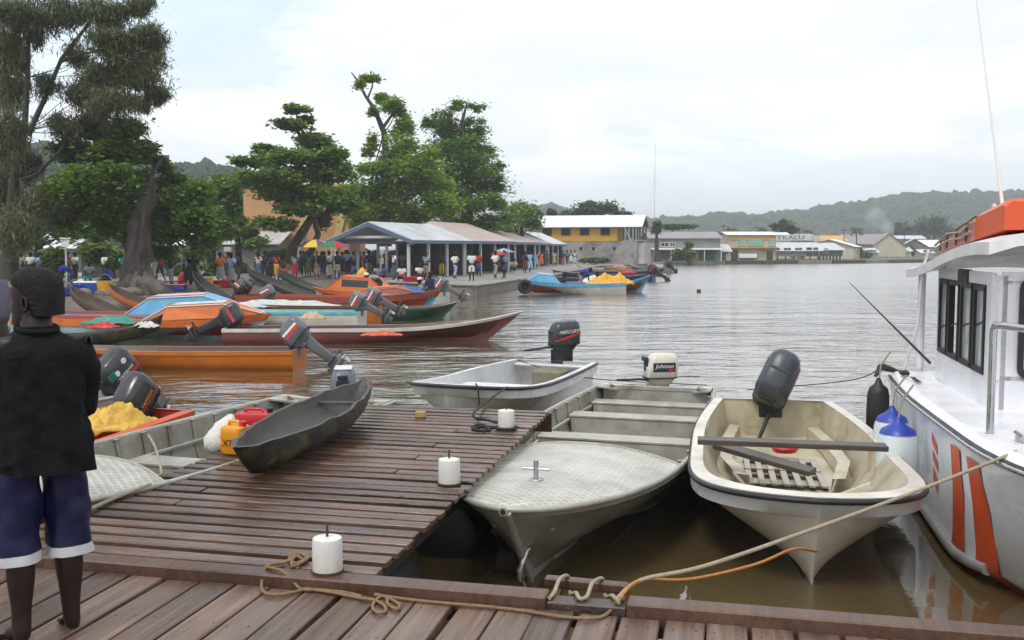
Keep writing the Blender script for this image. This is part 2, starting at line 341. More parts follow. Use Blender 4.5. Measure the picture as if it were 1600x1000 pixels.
def land_mat():
    m = bpy.data.materials.new('muddy_gravel_bank'); m.use_nodes = True; nt = m.node_tree; N = nt.nodes.new; L = nt.links.new
    b = nt.nodes['Principled BSDF']; g = N('ShaderNodeNewGeometry')
    def nz(s, det):
        n = N('ShaderNodeTexNoise'); n.inputs['Scale'].default_value = s; n.inputs['Detail'].default_value = det; n.inputs['Roughness'].default_value = .7; L(g.outputs['Position'], n.inputs['Vector']); return n
    a = nz(.5, 8); c = nz(6, 5)
    r_ = N('ShaderNodeValToRGB'); e = r_.color_ramp.elements; e[0].position = .3; e[0].color = (.12, .095, .07, 1); e[1].position = .7; e[1].color = (.27, .225, .175, 1); L(a.outputs['Fac'], r_.inputs['Fac'])
    mx = N('ShaderNodeMixRGB'); mx.blend_type = 'MULTIPLY'; mx.inputs['Fac'].default_value = .6; L(r_.outputs[0], mx.inputs[1]); L(c.outputs['Fac'], mx.inputs[2]); L(mx.outputs[0], b.inputs['Base Color'])
    b.inputs['Roughness'].default_value = .85
    bp = N('ShaderNodeBump'); bp.inputs['Strength'].default_value = .6; bp.inputs['Distance'].default_value = .06; L(c.outputs['Fac'], bp.inputs['Height']); L(bp.outputs[0], b.inputs['Normal']); return m
def build_land():
    xs = np.arange(-70, 30.1, .7); ys = np.arange(22, 135.1, .7)
    X, Y = np.meshgrid(xs, ys, indexing='ij'); Z = land_z(X, Y); n, k = X.shape
    V = np.stack([X, Y, Z], -1).reshape(-1, 3); I = np.arange(n*k).reshape(n, k)
    F = np.stack([I[:-1, :-1], I[1:, :-1], I[1:, 1:], I[:-1, 1:]], -1).reshape(-1, 4)
    keep = Z.reshape(-1)[F].max(1) > -.9
    me = fastmesh('river_bank', V, F[keep]); me.polygons.foreach_set('use_smooth', [True]*len(me.polygons))
    tag(link('river_bank', me, land_mat()), 'muddy brown bank and paved ground along the harbour', 'ground', kind='structure')
    # the country beyond, out to the horizon, a few centimetres lower than the bank
    far = [(-2400, 20), (-60, 24.5), (-60, 100), (-30, 132), (17.8, 123), (28, 149), (58.5, 159), (84.5, 177), (100.5, 233), (140, 263), (230, 301), (420, 341), (900, 421), (2400, 800), (2400, 2900), (-2400, 2900)]
    fb = MB(); fb.add([(x, y, .46) for x, y in far]+[(x, y, -.6) for x, y in far], [tuple(range(len(far)))]+[(i, i+1, i+17, i+16) for i in range(15)])
    tag(fb.build('far_ground', pm('far_green_ground', (.09, .095, .05), .9, 0, .35, .08, (.16, .13, .09), .5, .05, world=True)), 'low green ground beyond the harbour', 'ground', kind='structure')
build_land()

# ------------------------------------------------------------------ docks
DA = R(12.6); E1 = Vector((math.sin(DA), math.cos(DA), 0)); E2 = Vector((math.cos(DA), -math.sin(DA), 0))
DO = W(580, 897, .77); FZ, NZ = .77, .71
def dk(a, b, z=0): return Vector((DO.x, DO.y, 0))+E1*a+E2*b+Vector((0, 0, z))   # a along the finger, b to the right
def plank_mesh(name, l, w, h, b=.006): return MB().box((0, 0, 0), (l, w, h), b=b).mesh(name)
NAIL = MB().lathe([(.006, 0), (.005, .0012), (0, .0015)], 6).mesh('nail')
def docks():
    t = thing('finger_jetty', 'long slatted timber finger jetty with wet brown boards reaching into the water', 'jetty', dk(0, -1.15, 0), math.pi/2-DA)
    # local frame: x along the finger, y to the left
    pitch = .1652; n = 31; w = .106
    me = plank_mesh('plank', 2.32, w, .04)
    for i in range(n):
        jn = rnd.choice((0, 0, 0, 0, .62, -.5, 0)); segs = [(-1.16, 1.16)] if not jn else [(-1.16, jn-.004), (jn+.004, 1.16)]
        for y0, y1 in segs:
            m_ = me if not jn else plank_mesh('plank', y1-y0, w+rnd.uniform(-.006, .004), .04)
            o = link('plank', m_, M_plank_f, t, (pitch*(i+.5)+rnd.uniform(-.004, .004), (y0+y1)/2+(rnd.uniform(-.012, .012) if not jn else 0), FZ-.02+rnd.uniform(-.005, .004)), (rnd.uniform(-.012, .012), rnd.uniform(-.003, .003), math.pi/2+rnd.uniform(-.005, .005)))
            for y in ((-.9, -.35, .35, .9) if i < 16 else ()):
                if y0 < y < y1: link('nail', NAIL, M_rust, o, (-(y-(y0+y1)/2) if False else (y-(y0+y1)/2), rnd.uniform(-.03, .03), .0205))
    for y in (-.9, -.35, .35, .9): link('joist', MB().box((0, 0, 0), (n*pitch, .07, .16)).mesh('joist'), M_plank_dark, t, (n*pitch/2, y, FZ-.125))
    for y in (-.98, .98): link('shade_edge_board', MB().box((0, 0, 0), (n*pitch, .045, .2), b=.006).mesh('shade_edge_board'), M_plank_dark, t, (n*pitch/2, y, FZ-.146))  # recessed and coloured dark to stand in for the shadow below the plank ends
    link('end_board', MB().box((0, 0, 0), (.045, 2.34, .2), b=.006).mesh('end_board'), M_beam, t, (n*pitch+.03, 0, FZ-.125))
    for a in (1.0, 3.0, 4.8):
        for y in (-.75, .75): link('float_drum', MB().tube([(a-.42, y, .17), (a-.38, y, .17), (a+.38, y, .17), (a+.42, y, .17)], [.22, .27, .27, .22], 14).mesh('float_drum', 40), M_black, t)
    q = thing('quay_deck', 'near timber deck of wide weathered boards behind a kerb beam', 'dock', dk(0, 0, 0), math.pi/2-DA)
    me2 = plank_mesh('plank', 2.6, .182, .045, .005)
    b0 = -4.4
    for i in range(47):
        y = -(b0+i*.2)
        pl = link('plank', me2, M_plank_n, q, (-.13-1.3+rnd.uniform(-.01, .0), y+rnd.uniform(-.006, .006), NZ-.0225+rnd.uniform(-.004, .004)), (rnd.uniform(-.008, .008), rnd.uniform(-.003, .003), rnd.uniform(-.009, .009)))
        for x in (1.19, .8):
            for yy in (-.05, .05): link('nail', NAIL, M_rust, pl, (x+rnd.uniform(-.01, .01), yy+rnd.uniform(-.012, .012), .0228))
    for x in (-.5, -1.4, -2.3): link('joist', MB().box((0, 0, 0), (.09, 9.4, .16)).mesh('joist'), M_beam, q, (x, .0, NZ-.13))
    # the kerb beam, notched by the tie timber
    for y0, y1 in ((-.94, 4.4), (-4.6, -1.33)): link('kerb_beam', MB().box((0, 0, 0), (.125, y1-y0, .16), b=.008).mesh('kerb_beam'), M_beam, q, (-.0675, (y0+y1)/2, FZ-.08))
    link('kerb_splice', MB().box((0, 0, 0), (.105, .386, .12), b=.006).mesh('kerb_splice'), M_plank_dark, q, (-.0675, -1.135, FZ-.085))
    tt = MB().box((0, 0, 0), (.06, .44, .05), b=.008); link('tie_timber', tt.mesh('tie_timber'), M_beam, q, (.23, -1.09, FZ-.05), (0, 0, R(-3)))
    for y in (-.94, -1.27): link('bracket', MB().box((0, 0, 0), (.26, .05, .05)).mesh('bracket'), M_rust, q, (.1, y, FZ-.1))
    for y in (-3.4, -1.8, 0, 1.8, 3.8): link('pile', MB().tube([(0, 0, 0), (0, 0, -1.6)], .11, 10).mesh('pile', 40), M_plank_dark, q, (-.35, y, NZ-.06))
docks()
for p, lb in (((512, 893), 'near white pipe mooring post on the finger jetty beside the coiled brown rope'), ((702, 756), 'middle white pipe mooring post at the jetty edge beside the checker deck boat'), ((791, 671), 'far white pipe mooring post with black rope at its foot')):
    c = W(p[0], p[1], FZ)
    t = thing('mooring_post', lb, 'mooring post', c, rnd.random(), 'white pipe mooring posts on the finger jetty')
    MB().lathe([(.076, 0), (.078, .01), (.078, .165), (.074, .18), (.05, .186), (.0, .187)], 24).build('pipe', M_pvc, t, 35)
    MB().tube([(0, 0, .16), (0, 0, .245)], .0075, 8).build('rod', M_rust, t)
    MB().lathe([(.085, 0), (.085, .012), (.078, .014)], 24).build('collar', M_rust, t, 35)

# ------------------------------------------------------------------ boats
def bfun(t, S):
    tm, st = S.get('tm', .42), S.get('stern', .82)
    if t < tm: return lerp(st, 1, math.sin(math.pi/2*t/tm))
    u = (t-tm)/(1-tm); return max(.012, (1-u**S.get('p', 2.2))**S.get('q', .8))
def sections(S, n=26):
    """list of (t, half section): keel, bilge, chine, lip under, lip, gunwale, inner gunwale, inner chine, inner floor"""
    L, B = S['L'], S['B']; out = []
    for i in range(n+1):
        u = i/n; t = 1-(1-u)**1.7
        b = B*bfun(t, S); w = sstep(.45, 1, t)
        s = S['s0']+(S['sm']-S['s0'])*math.sin(math.pi/2*min(1, t/.5)) if t < .5 else S['sm']+(S['s1']-S['sm'])*((t-.5)/.5)**S.get('sp', 2.0)
        k = S['zk']+S.get('rocker', .12)*sstep(.5, 1, t)+S.get('srock', 0)*sstep(.35, 0, t)
        cf = lerp(S.get('c0', .84), S.get('c1', .22), sstep(.3, 1, t)); c = b*cf
        zc = k+lerp(S.get('zc0', .14), S.get('zc1', .5)*(S['s1']-S['zk']), sstep(.35, 1, t))
        lo, lh, rw = S.get('lip', 0.0), S.get('liph', .14), S.get('rim', .05)
        bl = max(.01, b-lo); rw_ = min(rw, b*.8)
        fl = max(S['floor'], k+.06)
        ci = max(.004, min(c*.93, b-rw-.1)) if b-rw-.1 > 0 else .004
        pts = [(0, k), (c*.55, lerp(k, zc, .42)), (c, zc), (lerp(c, bl, .5)+.02*(1-w), lerp(zc, s-lh, .5)), (bl, s-lh), (b, s-lh+.012), (b, s), (b-rw_, s), (lerp(ci, b-rw_, .72), lerp(fl, s, .5)), (ci, fl+.02), (0, fl)]
        def X(z, inner): return L*(t-.5)-S.get('rake', .4)*w*(1-min(1, max(0, (z-k)/max(.05, s-k))))-(S.get('rim', .05)*1.2*w if inner else 0)+(.03*(1-min(1, t*20)) if inner else 0)
        out.append((t, [Vector((X(z, j > 6), y, z)) for j, (y, z) in enumerate(pts)]))
    return out
def at_t(secs, t):
    for (t0, a), (t1, b) in zip(secs[:-1], secs[1:]):
        if t <= t1+1e-9:
            k = (t-t0)/max(1e-9, t1-t0); return [p.lerp(q, k) for p, q in zip(a, b)]
    return secs[-1][1]
def mir(p): return Vector((p.x, -p.y, p.z))
def shell(secs, i0, i1, M=None):
    mb = MB()
    for sg in (1, -1):
        mb.loft([[p if sg == 1 else mir(p) for p in s[i0:i1+1]] for t, s in secs])
    e = secs[-1][1][i0:i1+1]; mb.loft([e, [mir(p) for p in e]])
    return mb
def rail(secs, idx, dy, dz, r, t0=0, t1=1, n=6, sq=1.0, both=True):
    mb = MB(); sel = [(t, s) for t, s in secs if t0-1e-6 <= t <= t1+1e-6]
    L_ = [s[idx]+Vector((0, dy, dz)) for t, s in sel]; R_ = [mir(p) for p in L_]
    if t1 >= 1:
        pts = L_+[L_[-1].lerp(R_[-1], .5)+Vector((.01, 0, 0))]+R_[::-1] if L_[-1].y > .02 else L_+R_[::-1]
        mb.tube(pts, r, n, True, None, sq)
    else:
        mb.tube(L_, r, n, True, None, sq); mb.tube(R_, r, n, True, None, sq)
    return mb
def boat(name, label, S, bow, stern, mats, group=None, trim=0.0, heel=0.0, z=0.0, n=26):
    """bow and stern: world (x, y) of the ends; the root Empty sits amidships on the waterline"""
    b, s = Vector((bow[0], bow[1], 0)), Vector((stern[0], stern[1], 0)); d = b-s
    S = dict(S)
    if 'L' not in S: S['L'] = d.length
    t = thing(name, label, S.get('cat', 'boat'), (b+s)/2+Vector((0, 0, z)), 0, group)
    t.rotation_euler = Euler((heel, -trim, math.atan2(d.y, d.x)), 'XYZ')
    secs = sections(S, n)
    hull = shell(secs, 0, 4)
    a = secs[0][1]; tr = [mir(p) for p in a[:7]][::-1]+a[1:7]
    hull.add(tr, [tuple(range(len(tr)))])
    hull.build('hull', mats['hull'], t, 50)
    band = shell(secs, 4, 6); band.build('top_strake', mats.get('band', mats['hull']), t, 40)
    shell(secs, 6, 7).build('gunwale', mats['rim'], t, 40)
    inn = shell(secs, 7, 10); it = secs[0][1]; q = [it[7], it[8], it[9], it[10]]; qq = q+[mir(p) for p in q[:-1]][::-1]
    inn.add(qq, [tuple(range(len(qq)))]); inn.build('interior', mats['inner'], t, 50)
    a0 = secs[0][1]
    MB().loft([[a0[6]+Vector((-.004, 0, .002)), mir(a0[6])+Vector((-.004, 0, .002))], [a0[7]+Vector((.02, 0, .002)), mir(a0[7])+Vector((.02, 0, .002))]]).build('transom_cap', mats['rim'], t)
    return t, secs, S
def thwart(t, secs, tt, w, z, m, drop=None, name='thwart', th=.03):
    s = at_t(secs, tt); y = abs(lerp(s[9].y, s[7].y, min(1, max(0, (z-s[9].z)/max(.01, s[7].z-s[9].z)))))
    mb = MB().box((s[7].x, 0, z), (w, 2*y*.985, th), b=.006)
    if drop is not None:
        mb.box((s[7].x+w/2-.02, 0, (z+drop)/2-.01), (.02, 2*y*.95, z-drop-.02)); mb.box((s[7].x-w/2+.02, 0, (z+drop)/2-.01), (.02, 2*y*.95, z-drop-.02))
    return mb.build(name, m, t)
def text_mesh(body, size, shear=0.0, ext=.0015):
    cu = bpy.data.curves.new('lettering', 'FONT'); cu.body = body; cu.size = size; cu.align_x = 'CENTER'; cu.align_y = 'CENTER'; cu.extrude = ext; cu.shear = shear; cu.resolution_u = 3
    o = bpy.data.objects.new('tmp', cu); COL.objects.link(o); dg = bpy.context.evaluated_depsgraph_get()
    me = bpy.data.meshes.new_from_object(o.evaluated_get(dg)); bpy.data.objects.remove(o); bpy.data.curves.remove(cu); me.materials.clear(); return me
def rrect(w, h, r, n=4):
    out = []
    for cx, cy_, a0 in ((w/2-r, h/2-r, 0), (-w/2+r, h/2-r, 90), (-w/2+r, -h/2+r, 180), (w/2-r, -h/2+r, 270)):
        for i in range(n+1):
            a = R(a0+90*i/n); out.append((cx+r*math.cos(a), cy_+r*math.sin(a)))
    return out
def outboard(parent, loc, tilt=0.0, steer=0.0, style='grey', scale=1.0, tiller=True, stripes=True, text=None, rz=math.pi):
    """x forward towards the bow, clamp at the origin; tilt lifts the leg aft and tips the cowling forward"""
    cm, lm = {'dkblue': (pm('slate_dark_cowling', (.045, .055, .068), .34, 0, .1, 6), M_blackleg), 'grey': (M_greycowl, M_greyleg), 'dark': (M_darkgrey, M_blackleg), 'black': (M_darkgrey, M_blackleg), 'cream': (M_creamcowl, M_creamcowl), 'blue': (pm('slate_blue_cowling', (.10, .125, .16), .33, 0, .1, 6), M_blackleg)}[style]
    leg = MB()
    leg.box((.03, 0, -.08), (.035, .2, .22), b=.008); leg.box((-.05, 0, .02), (.14, .16, .1), b=.02)
    for y in (-.07, .07): leg.tube([(.02, y, -.1), (.09, y, -.1)], .01, 6); leg.tube([(.09, y, -.13), (.09, y, -.07)], .008, 6)
    o = leg.build('outboard_motor', lm, parent, 40)
    o.location = loc; o.scale = (scale,)*3
    T = Matrix.Translation((-.04, 0, .02)) @ Matrix.Rotation(tilt, 4, 'Y') @ Matrix.Translation((.04, 0, -.02)) @ Matrix.Rotation(steer, 4, 'Z')
    def sub(mb, name, m, sm=40): c = link(name, mb.mesh(name, sm), m, o); c.matrix_local = T; return c
    # midsection, plate, gearcase
    g = MB()
    rows = []
    for z, x0, w, d in ((.12, -.12, .13, .3), (.0, -.13, .10, .22), (-.25, -.14, .075, .17), (-.5, -.15, .06, .16), (-.52, -.15, .045, .18)):
        rows.append([Vector((x0+p[0], p[1], z)) for p in rrect(d, w, w*.45, 3)])
    g.loft(rows, True, True)
    g.box((-.2, 0, -.52), (.36, .15, .014), b=.004)
    g.tube([(.04, 0, -.64), (.0, 0, -.64), (-.08, 0, -.64), (-.2, 0, -.64), (-.27, 0, -.64)], [.01, .04, .052, .048, .03], 10)
    rows = [[Vector((x0+p[0], p[1], z)) for p in rrect(d, .03, .013, 2)] for z, x0, d in ((-.52, -.13, .2), (-.62, -.11, .2), (-.78, -.14, .11))]
    g.loft(rows, True, True); sub(g, 'drive_leg', lm)
    pr = MB()
    for k in range(3):
        a = 2*math.pi*k/3; pts = []
        for rr_, tw, wd in ((.02, .9, .03), (.07, .65, .075), (.115, .45, .075), (.135, .35, .03)):
            ca, sa = math.cos(a), math.sin(a); up = Vector((0, ca, sa)); sd = Vector((0, -sa, ca)); dv = sd*math.cos(tw)+Vector((1, 0, 0))*math.sin(tw)
            c = Vector((-.31, 0, -.64))+up*rr_; pts.append([c-dv*wd*.6, c+dv*wd*.6])
        pr.loft(pts)
    pr.tube([(-.27, 0, -.64), (-.36, 0, -.64)], [.03, .02], 8); sub(pr, 'propeller', M_chrome)
    # cowling
    cw = MB(); rows = []
    for z, x0, l, w, r_ in ((.10, -.10, .40, .24, .08), (.13, -.105, .46, .285, .09), (.26, -.115, .47, .29, .10), (.37, -.13, .44, .265, .10), (.43, -.14, .38, .225, .09), (.455, -.145, .30, .16, .07)):
        rows.append([Vector((x0+p[0], p[1], z+.0*p[0])) for p in rrect(l, w, r_, 5)])
    cw.loft(rows, True, True); sub(cw, 'cowling', cm, 45)
    bw = MB(); rows = [[Vector((x0+p[0], p[1], z)) for p in rrect(l, w, r_, 4)] for z, x0, l, w, r_ in ((.02, -.10, .30, .18, .07), (.10, -.10, .41, .25, .08))]
    bw.loft(rows, True, True); sub(bw, 'lower_pan', lm if style != 'cream' else M_creamcowl)
    sm_ = MB(); sm_.loft([[Vector((-.10+p[0], p[1], z)) for p in rrect(.475, .297, .093, 5)] for z in (.108, .122)], True, True); sub(sm_, 'seam_band', M_black)
    hd = MB().box((.105, 0, .3), (.03, .15, .07), b=.01); sub(hd, 'front_vent', M_black)
    if stripes:
        for (z0, z1, m_) in ((.225, .285, M_red), (.295, .335, M_white if style != 'black' else M_darkgrey)):
            for sy in (1, -1): sub(MB().loft([[Vector((x, sy*(.149-.004*(z > .27)), z+(x+.1)*.06)) for z in (z0, z1)] for x in (-.27, -.2, -.1, 0, .04)]), 'side_stripe', m_)
    if text:
        for sy in (1, -1):
            me = text_mesh(text[0], text[1], .15); c = link('lettering', me, text[2], o)
            c.matrix_local = T @ Matrix.Translation((-.115, sy*.1535, text[3])) @ Matrix.Rotation(math.pi if sy == 1 else 0, 4, 'Z') @ Matrix.Rotation(math.pi/2, 4, 'X')
    if tiller:
        tl = MB().tube([(.02, .05, .08), (.2, .06, .1), (.42, .07, .1)], [.022, .018, .016], 8); tl.tube([(.42, .07, .1), (.56, .075, .1)], [.02, .017], 8); sub(tl, 'tiller_handle', M_blackleg if style != 'blue' else lm)
    return o, T, sub
# ------------------------------------------------------------------ foreground boats
def checker_mat():
    m = bpy.data.materials.new('checker_plate'); m.use_nodes = True; nt = m.node_tree; N = nt.nodes.new; L = nt.links.new
    b = nt.nodes['Principled BSDF']; b.inputs['Metallic'].default_value = .35; tc = N('ShaderNodeTexCoord')
    def wave(rot):
        mp = N('ShaderNodeMapping'); mp.inputs['Rotation'].default_value = (0, 0, rot); L(tc.outputs['Object'], mp.inputs['Vector'])
        w = N('ShaderNodeTexWave'); w.inputs['Scale'].default_value = 5.5; w.inputs['Distortion'].default_value = .4; L(mp.outputs[0], w.inputs['Vector']); return w
    a, c = wave(R(38)), wave(R(-38)); mx = N('ShaderNodeMath'); mx.operation = 'MAXIMUM'; L(a.outputs['Fac'], mx.inputs[0]); L(c.outputs['Fac'], mx.inputs[1])
    n = N('ShaderNodeTexNoise'); n.inputs['Scale'].default_value = 2.2; n.inputs['Detail'].default_value = 8; n.inputs['Roughness'].default_value = .7; L(tc.outputs['Object'], n.inputs['Vector'])
    r_ = N('ShaderNodeValToRGB'); e = r_.color_ramp.elements; e[0].position = .33; e[0].color = (.38, .365, .32, 1); e[1].position = .66; e[1].color = (.62, .61, .56, 1); L(n.outputs['Fac'], r_.inputs['Fac'])
    wr = N('ShaderNodeMapRange'); wr.inputs['From Min'].default_value = .55; wr.inputs['From Max'].default_value = 1.0; wr.inputs['To Min'].default_value = .84; wr.inputs['To Max'].default_value = 1.12; L(mx.outputs[0], wr.inputs['Value']); hs = N('ShaderNodeHueSaturation'); L(wr.outputs[0], hs.inputs['Value']); L(r_.outputs[0], hs.inputs['Color']); L(hs.outputs[0], b.inputs['Base Color'])
    b.inputs['Roughness'].default_value = .48
    bp = N('ShaderNodeBump'); bp.inputs['Strength'].default_value = .9; bp.inputs['Distance'].default_value = .008; L(mx.outputs[0], bp.inputs['Height']); L(bp.outputs[0], b.inputs['Normal']); return m
M_checker = checker_mat()
def foredeck(t, secs, td, m, camber=.09, sweep=.2, trim_m=None, dz=.008):
    sel = [td+(1-td)*(i/14)**.85 for i in range(15)]; rows = []
    for i, tt in enumerate(sel):
        s = at_t(secs, tt); g = s[6]; k = 1-i/14
        rows.append([Vector((g.x-sweep*k*(1-(j/8-1)**2)*(1 if i < 14 else 0), g.y*(1-j/8), g.z+dz+camber*(1-(1-j/8)**2)*min(1, g.y*2.2)*(.55+.45*k))) for j in range(17)])
    for r_ in rows:
        pass
    mb = MB(); mb.loft(rows); edge = [p+Vector((0, 0, -.0)) for p in rows[0]]
    mb.loft([edge, [p-Vector((0, 0, .03)) for p in edge]])
    o = mb.build('foredeck', m, t, 40)
    if trim_m: MB().tube(edge, .014, 6).build('deck_edge_trim', trim_m, t, 60)
    return rows
def alu_boat(label, bow, stern, S_over, motor, ribs=9, deck_t=.69, z=0.0, ribs_t=(.1, .66), benches=(.43, .237, .09), group=None, heel=0.0, trim=0.0):
    S = dict(B=.96, stern=.82, tm=.5, p=2.6, q=.55, s0=.53, sm=.54, s1=.69, zk=-.22, rake=.72, floor=.06, c0=.86, c1=.16, zc0=.12, zc1=.42, lip=0, liph=.05, rim=.035, rocker=.1); S.update(S_over)
    t, secs, S = boat('aluminium_boat', label, S, bow, stern, dict(hull=M_alu, rim=M_alu, inner=M_alu_in), group, z=z, heel=heel, trim=trim)
    rail(secs, 6, .0, .006, .024, n=8).build('gunwale_rail', M_alu, t, 60)
    rail(secs, 3, .014, .03, .03, .02, .985, 6).build('spray_rail', M_alu, t, 60)
    rail(secs, 2, .01, .0, .026, .02, .97, 6).build('chine_rail', M_alu, t, 60)
    rail(secs, 1, .0, -.01, .018, .05, .93, 6).build('keel_strake', M_alu, t, 60)
    s1 = secs[-1][1]; MB().tube([s1[0]+Vector((-.3, 0, -.02)), s1[0]+Vector((.01, 0, 0)), s1[3]+Vector((.02, 0, 0)), s1[6]+Vector((.015, 0, -.01))], .03, 8).build('stem_bar', M_alu, t, 60)
    for i in range(ribs):
        tt = lerp(ribs_t[0], ribs_t[1], i/(ribs-1)); s = at_t(secs, tt)
        for f in (lambda p: p, mir):
            mb = MB(); inn = [f(s[j]+Vector((0, -.008, 0))) for j in (7, 8, 9)]
            mb.tube(inn, .018, 5); mb.box(f(s[7]+Vector((0, -.012, .005))), (.05, .05, .014), b=.003); mb.build('rib', M_alu_in, t)
    for tt in benches: thwart(t, secs, tt, .30, .40, M_alu, .06, 'bench')
    s = at_t(secs, .25)
    for f in (lambda p: p, mir):          # side stringer under the benches
        MB().tube([f(at_t(secs, q)[8]+Vector((0, -.02, .06))) for q in (.03, .2, .4, .6, .68)], .02, 5).build('side_stringer', M_alu, t)
    a = secs[0][1]
    for sg in (1, -1):                    # transom knees
        p = a[6]; c = Vector((p.x+.01, sg*p.y*.98, p.z+.015)); MB().prism([c, c+Vector((0, -sg*.36, -.02)), c+Vector((.05, -sg*.36, -.09)), c+Vector((.34, -sg*.0, -.0))], (0, 0, .02)).build('transom_knee', M_alu, t)
        MB().tube([c+Vector((.2, -sg*.16, .03)), c+Vector((.05, -sg*.24, -.05))], .022, 6).build('knee_brace', M_alu_in, t)
    thwart(t, secs, .012, .05, S['s0']-.0, M_alu, S['s0']-.3, 'transom_board', .06)
    rows = foredeck(t, secs, deck_t, M_checker, .1, .22, M_alu)
    return t, secs, S, rows
tA, secA, SA, rowsA = alu_boat('grey aluminium boat with a big checker plate foredeck, nose towards the near deck', (-.04, 6.35), (2.0, 13.2), {}, None)
# bow bollard, bow roller, lifting hook on the stem
c = rowsA[9][8]; bb = MB().tube([c+Vector((.0, 0, -.01)), c+Vector((0, 0, .15))], .019, 10); bb.tube([c+Vector((0, -.105, .085)), c+Vector((0, .105, .085))], .011, 8); bb.box(c+Vector((0, 0, .005)), (.09, .09, .012), b=.003); bb.build('bow_bollard', M_chrome, tA, 50)
c = secA[-1][1][6]; MB().tube([c+Vector((.01, -.02, .0)), c+Vector((.045, -.02, .0))], .03, 10).build('bow_fitting', M_alu, tA, 50)
MB().tube([c+Vector((.046, -.02, .0)), c+Vector((.05, -.02, .0))], .02, 10).build('bow_socket', M_black, tA)
s1 = secA[-1][1]; c = s1[3].lerp(s1[0], .45); MB().tube([c+Vector((-.06, .05, .12)), c+Vector((.05, .03, .1)), c+Vector((.12, .0, -.02)), c+Vector((.10, 0, -.09)), c+Vector((.04, 0, -.08))], [.02, .022, .024, .024, .022], 8).build('stem_hook', M_chrome, tA, 60)
o, T, sub = outboard(tA, (-SA['L']/2-.03, -.05, SA['s0']+.02), 0.0, R(-62), 'cream', .98, True, False)
for sy in (1, -1):
    pn = MB().box((-.115, sy*.1465, .27), (.33, .008, .13), b=.003); sub(pn, 'side_panel', M_navy)
    me = text_mesh('Johnson', .082, .25); cc = link('lettering', me, M_white, o); cc.matrix_local = T @ Matrix.Translation((-.115, sy*.1515, .285)) @ Matrix.Rotation(math.pi if sy == 1 else 0, 4, 'Z') @ Matrix.Rotation(math.pi/2, 4, 'X')
    sub(MB().box((-.115-sy*.0-.1, sy*.1515, .23), (.07, .003, .035), b=.001), 'red_badge', M_red)
sub(MB().box((.124, 0, .38), (.05, .17, .07), b=.01), 'top_vent', M_navy); sub(MB().box((.118, 0, .24), (.02, .09, .06), b=.005), 'front_badge', M_navy)

# cream boat with a blunt bow
SB = dict(B=.91, stern=.76, tm=.5, p=6.0, q=.55, s0=.60, sm=.60, s1=.74, zk=-.2, rake=.42, floor=.14, c0=.82, c1=.05, zc0=.1, zc1=.2, lip=.075, liph=.17, rim=.105, rocker=.05)
tB, secB, SB = boat('fibreglass_boat', 'blunt nosed cream fibreglass boat with black rub rail and a plank laid across it', SB, (2.12, 6.5), (3.2, 11.7), dict(hull=M_offwhite, band=M_gelwhite, rim=M_offwhite, inner=M_cream))
rail(secB, 6, .004, -.03, .021, n=8, sq=1.0).build('rub_rail', M_black, tB, 60)
rail(secB, 2, .004, .0, .012, .1, .96).build('chine_ridge', M_offwhite, tB, 60)
for f in (lambda p: p, mir):
    for tt in (.62, .74):                # moulded ribs rising from the floor
        s = at_t(secB, tt); mb = MB(); mb.loft([[f(p+Vector((dx, 0, h))) for dx, h in ((-.05, 0), (-.03, .05), (.03, .05), (.05, 0))] for p in (s[10]+Vector((0, s[9].y*.55, .0)), s[9]+Vector((0, -.06, .02)), s[8]+Vector((0, -.04, -.05)))]); mb.build('moulded_rib', M_cream, tB, 60)
    sst = [at_t(secB, q) for q in (.05, .2, .4, .55)]
    MB().loft([[f(s[9]+Vector((0, -.01, .16))), f(s[9]+Vector((0, -.13, .15))), f(s[9]+Vector((0, -.14, .02)))] for s in sst]).build('side_locker', M_cream, tB, 30)
# slatted floorboards, two grates, every slat its own piece
M_slat = pm('dirty_floor_slat', (.40, .38, .33), .6, 0, .2, 8, (.10, .08, .06), .6, 5)
for gx, nn in ((-.18, 7), (-.82, 7)):
    for k in range(nn): link('floor_slat', MB().box((0, 0, 0), (.58, .06, .02), b=.004).mesh('floor_slat'), M_slat, tB, (gx, -.36+k*.115, .195))
    for dx in (-.2, .2): link('slat_bearer', MB().box((0, 0, 0), (.04, .76, .03)).mesh('slat_bearer'), M_plank_dark, tB, (gx+dx, -.015, .168))
o, T, sub = outboard(tB, (-SB['L']/2-.02, -.02, SB['s0']+.04), R(66), R(-24), 'dkblue', 1.38, True, True)
sub(MB().box((-.14, 0, .458), (.02, .17, .006)), 'lid_seam', M_black)

# white boat off the end of the jetty
SCs = dict(B=.86, stern=.86, tm=.5, p=5.0, q=.57, s0=.56, sm=.58, s1=.74, zk=-.2, rake=.42, floor=.12, c0=.82, c1=.06, zc0=.1, zc1=.22, lip=.06, liph=.17, rim=.085, rocker=.05)
tC, secC, SCs = boat('fibreglass_boat', 'white fibreglass boat with black rub rail floating beyond the jetty end', SCs, (-.86, 12.0), (.72, 16.1), dict(hull=M_gelwhite, rim=M_gelwhite, inner=pm('pale_grey_inside', (.52, .53, .53), .4, 0, .1, 3, (.3, .28, .24), .4, 2)))
rail(secC, 6, .004, -.02, .024, n=8).build('rub_rail', pm('navy_rubber', (.02, .024, .035), .5), tC, 60)
thwart(tC, secC, .52, .36, .42, M_gelwhite, .13, 'seat_box', .05); thwart(tC, secC, .03, .16, .5, M_gelwhite, None, 'stern_shelf')
MB().box((-SCs['L']/2+.75, .18, .33), (.46, .5, .36), b=.03).build('bait_well', pm('olive_box', (.16, .15, .10), .6, 0, .2, 5), tC)
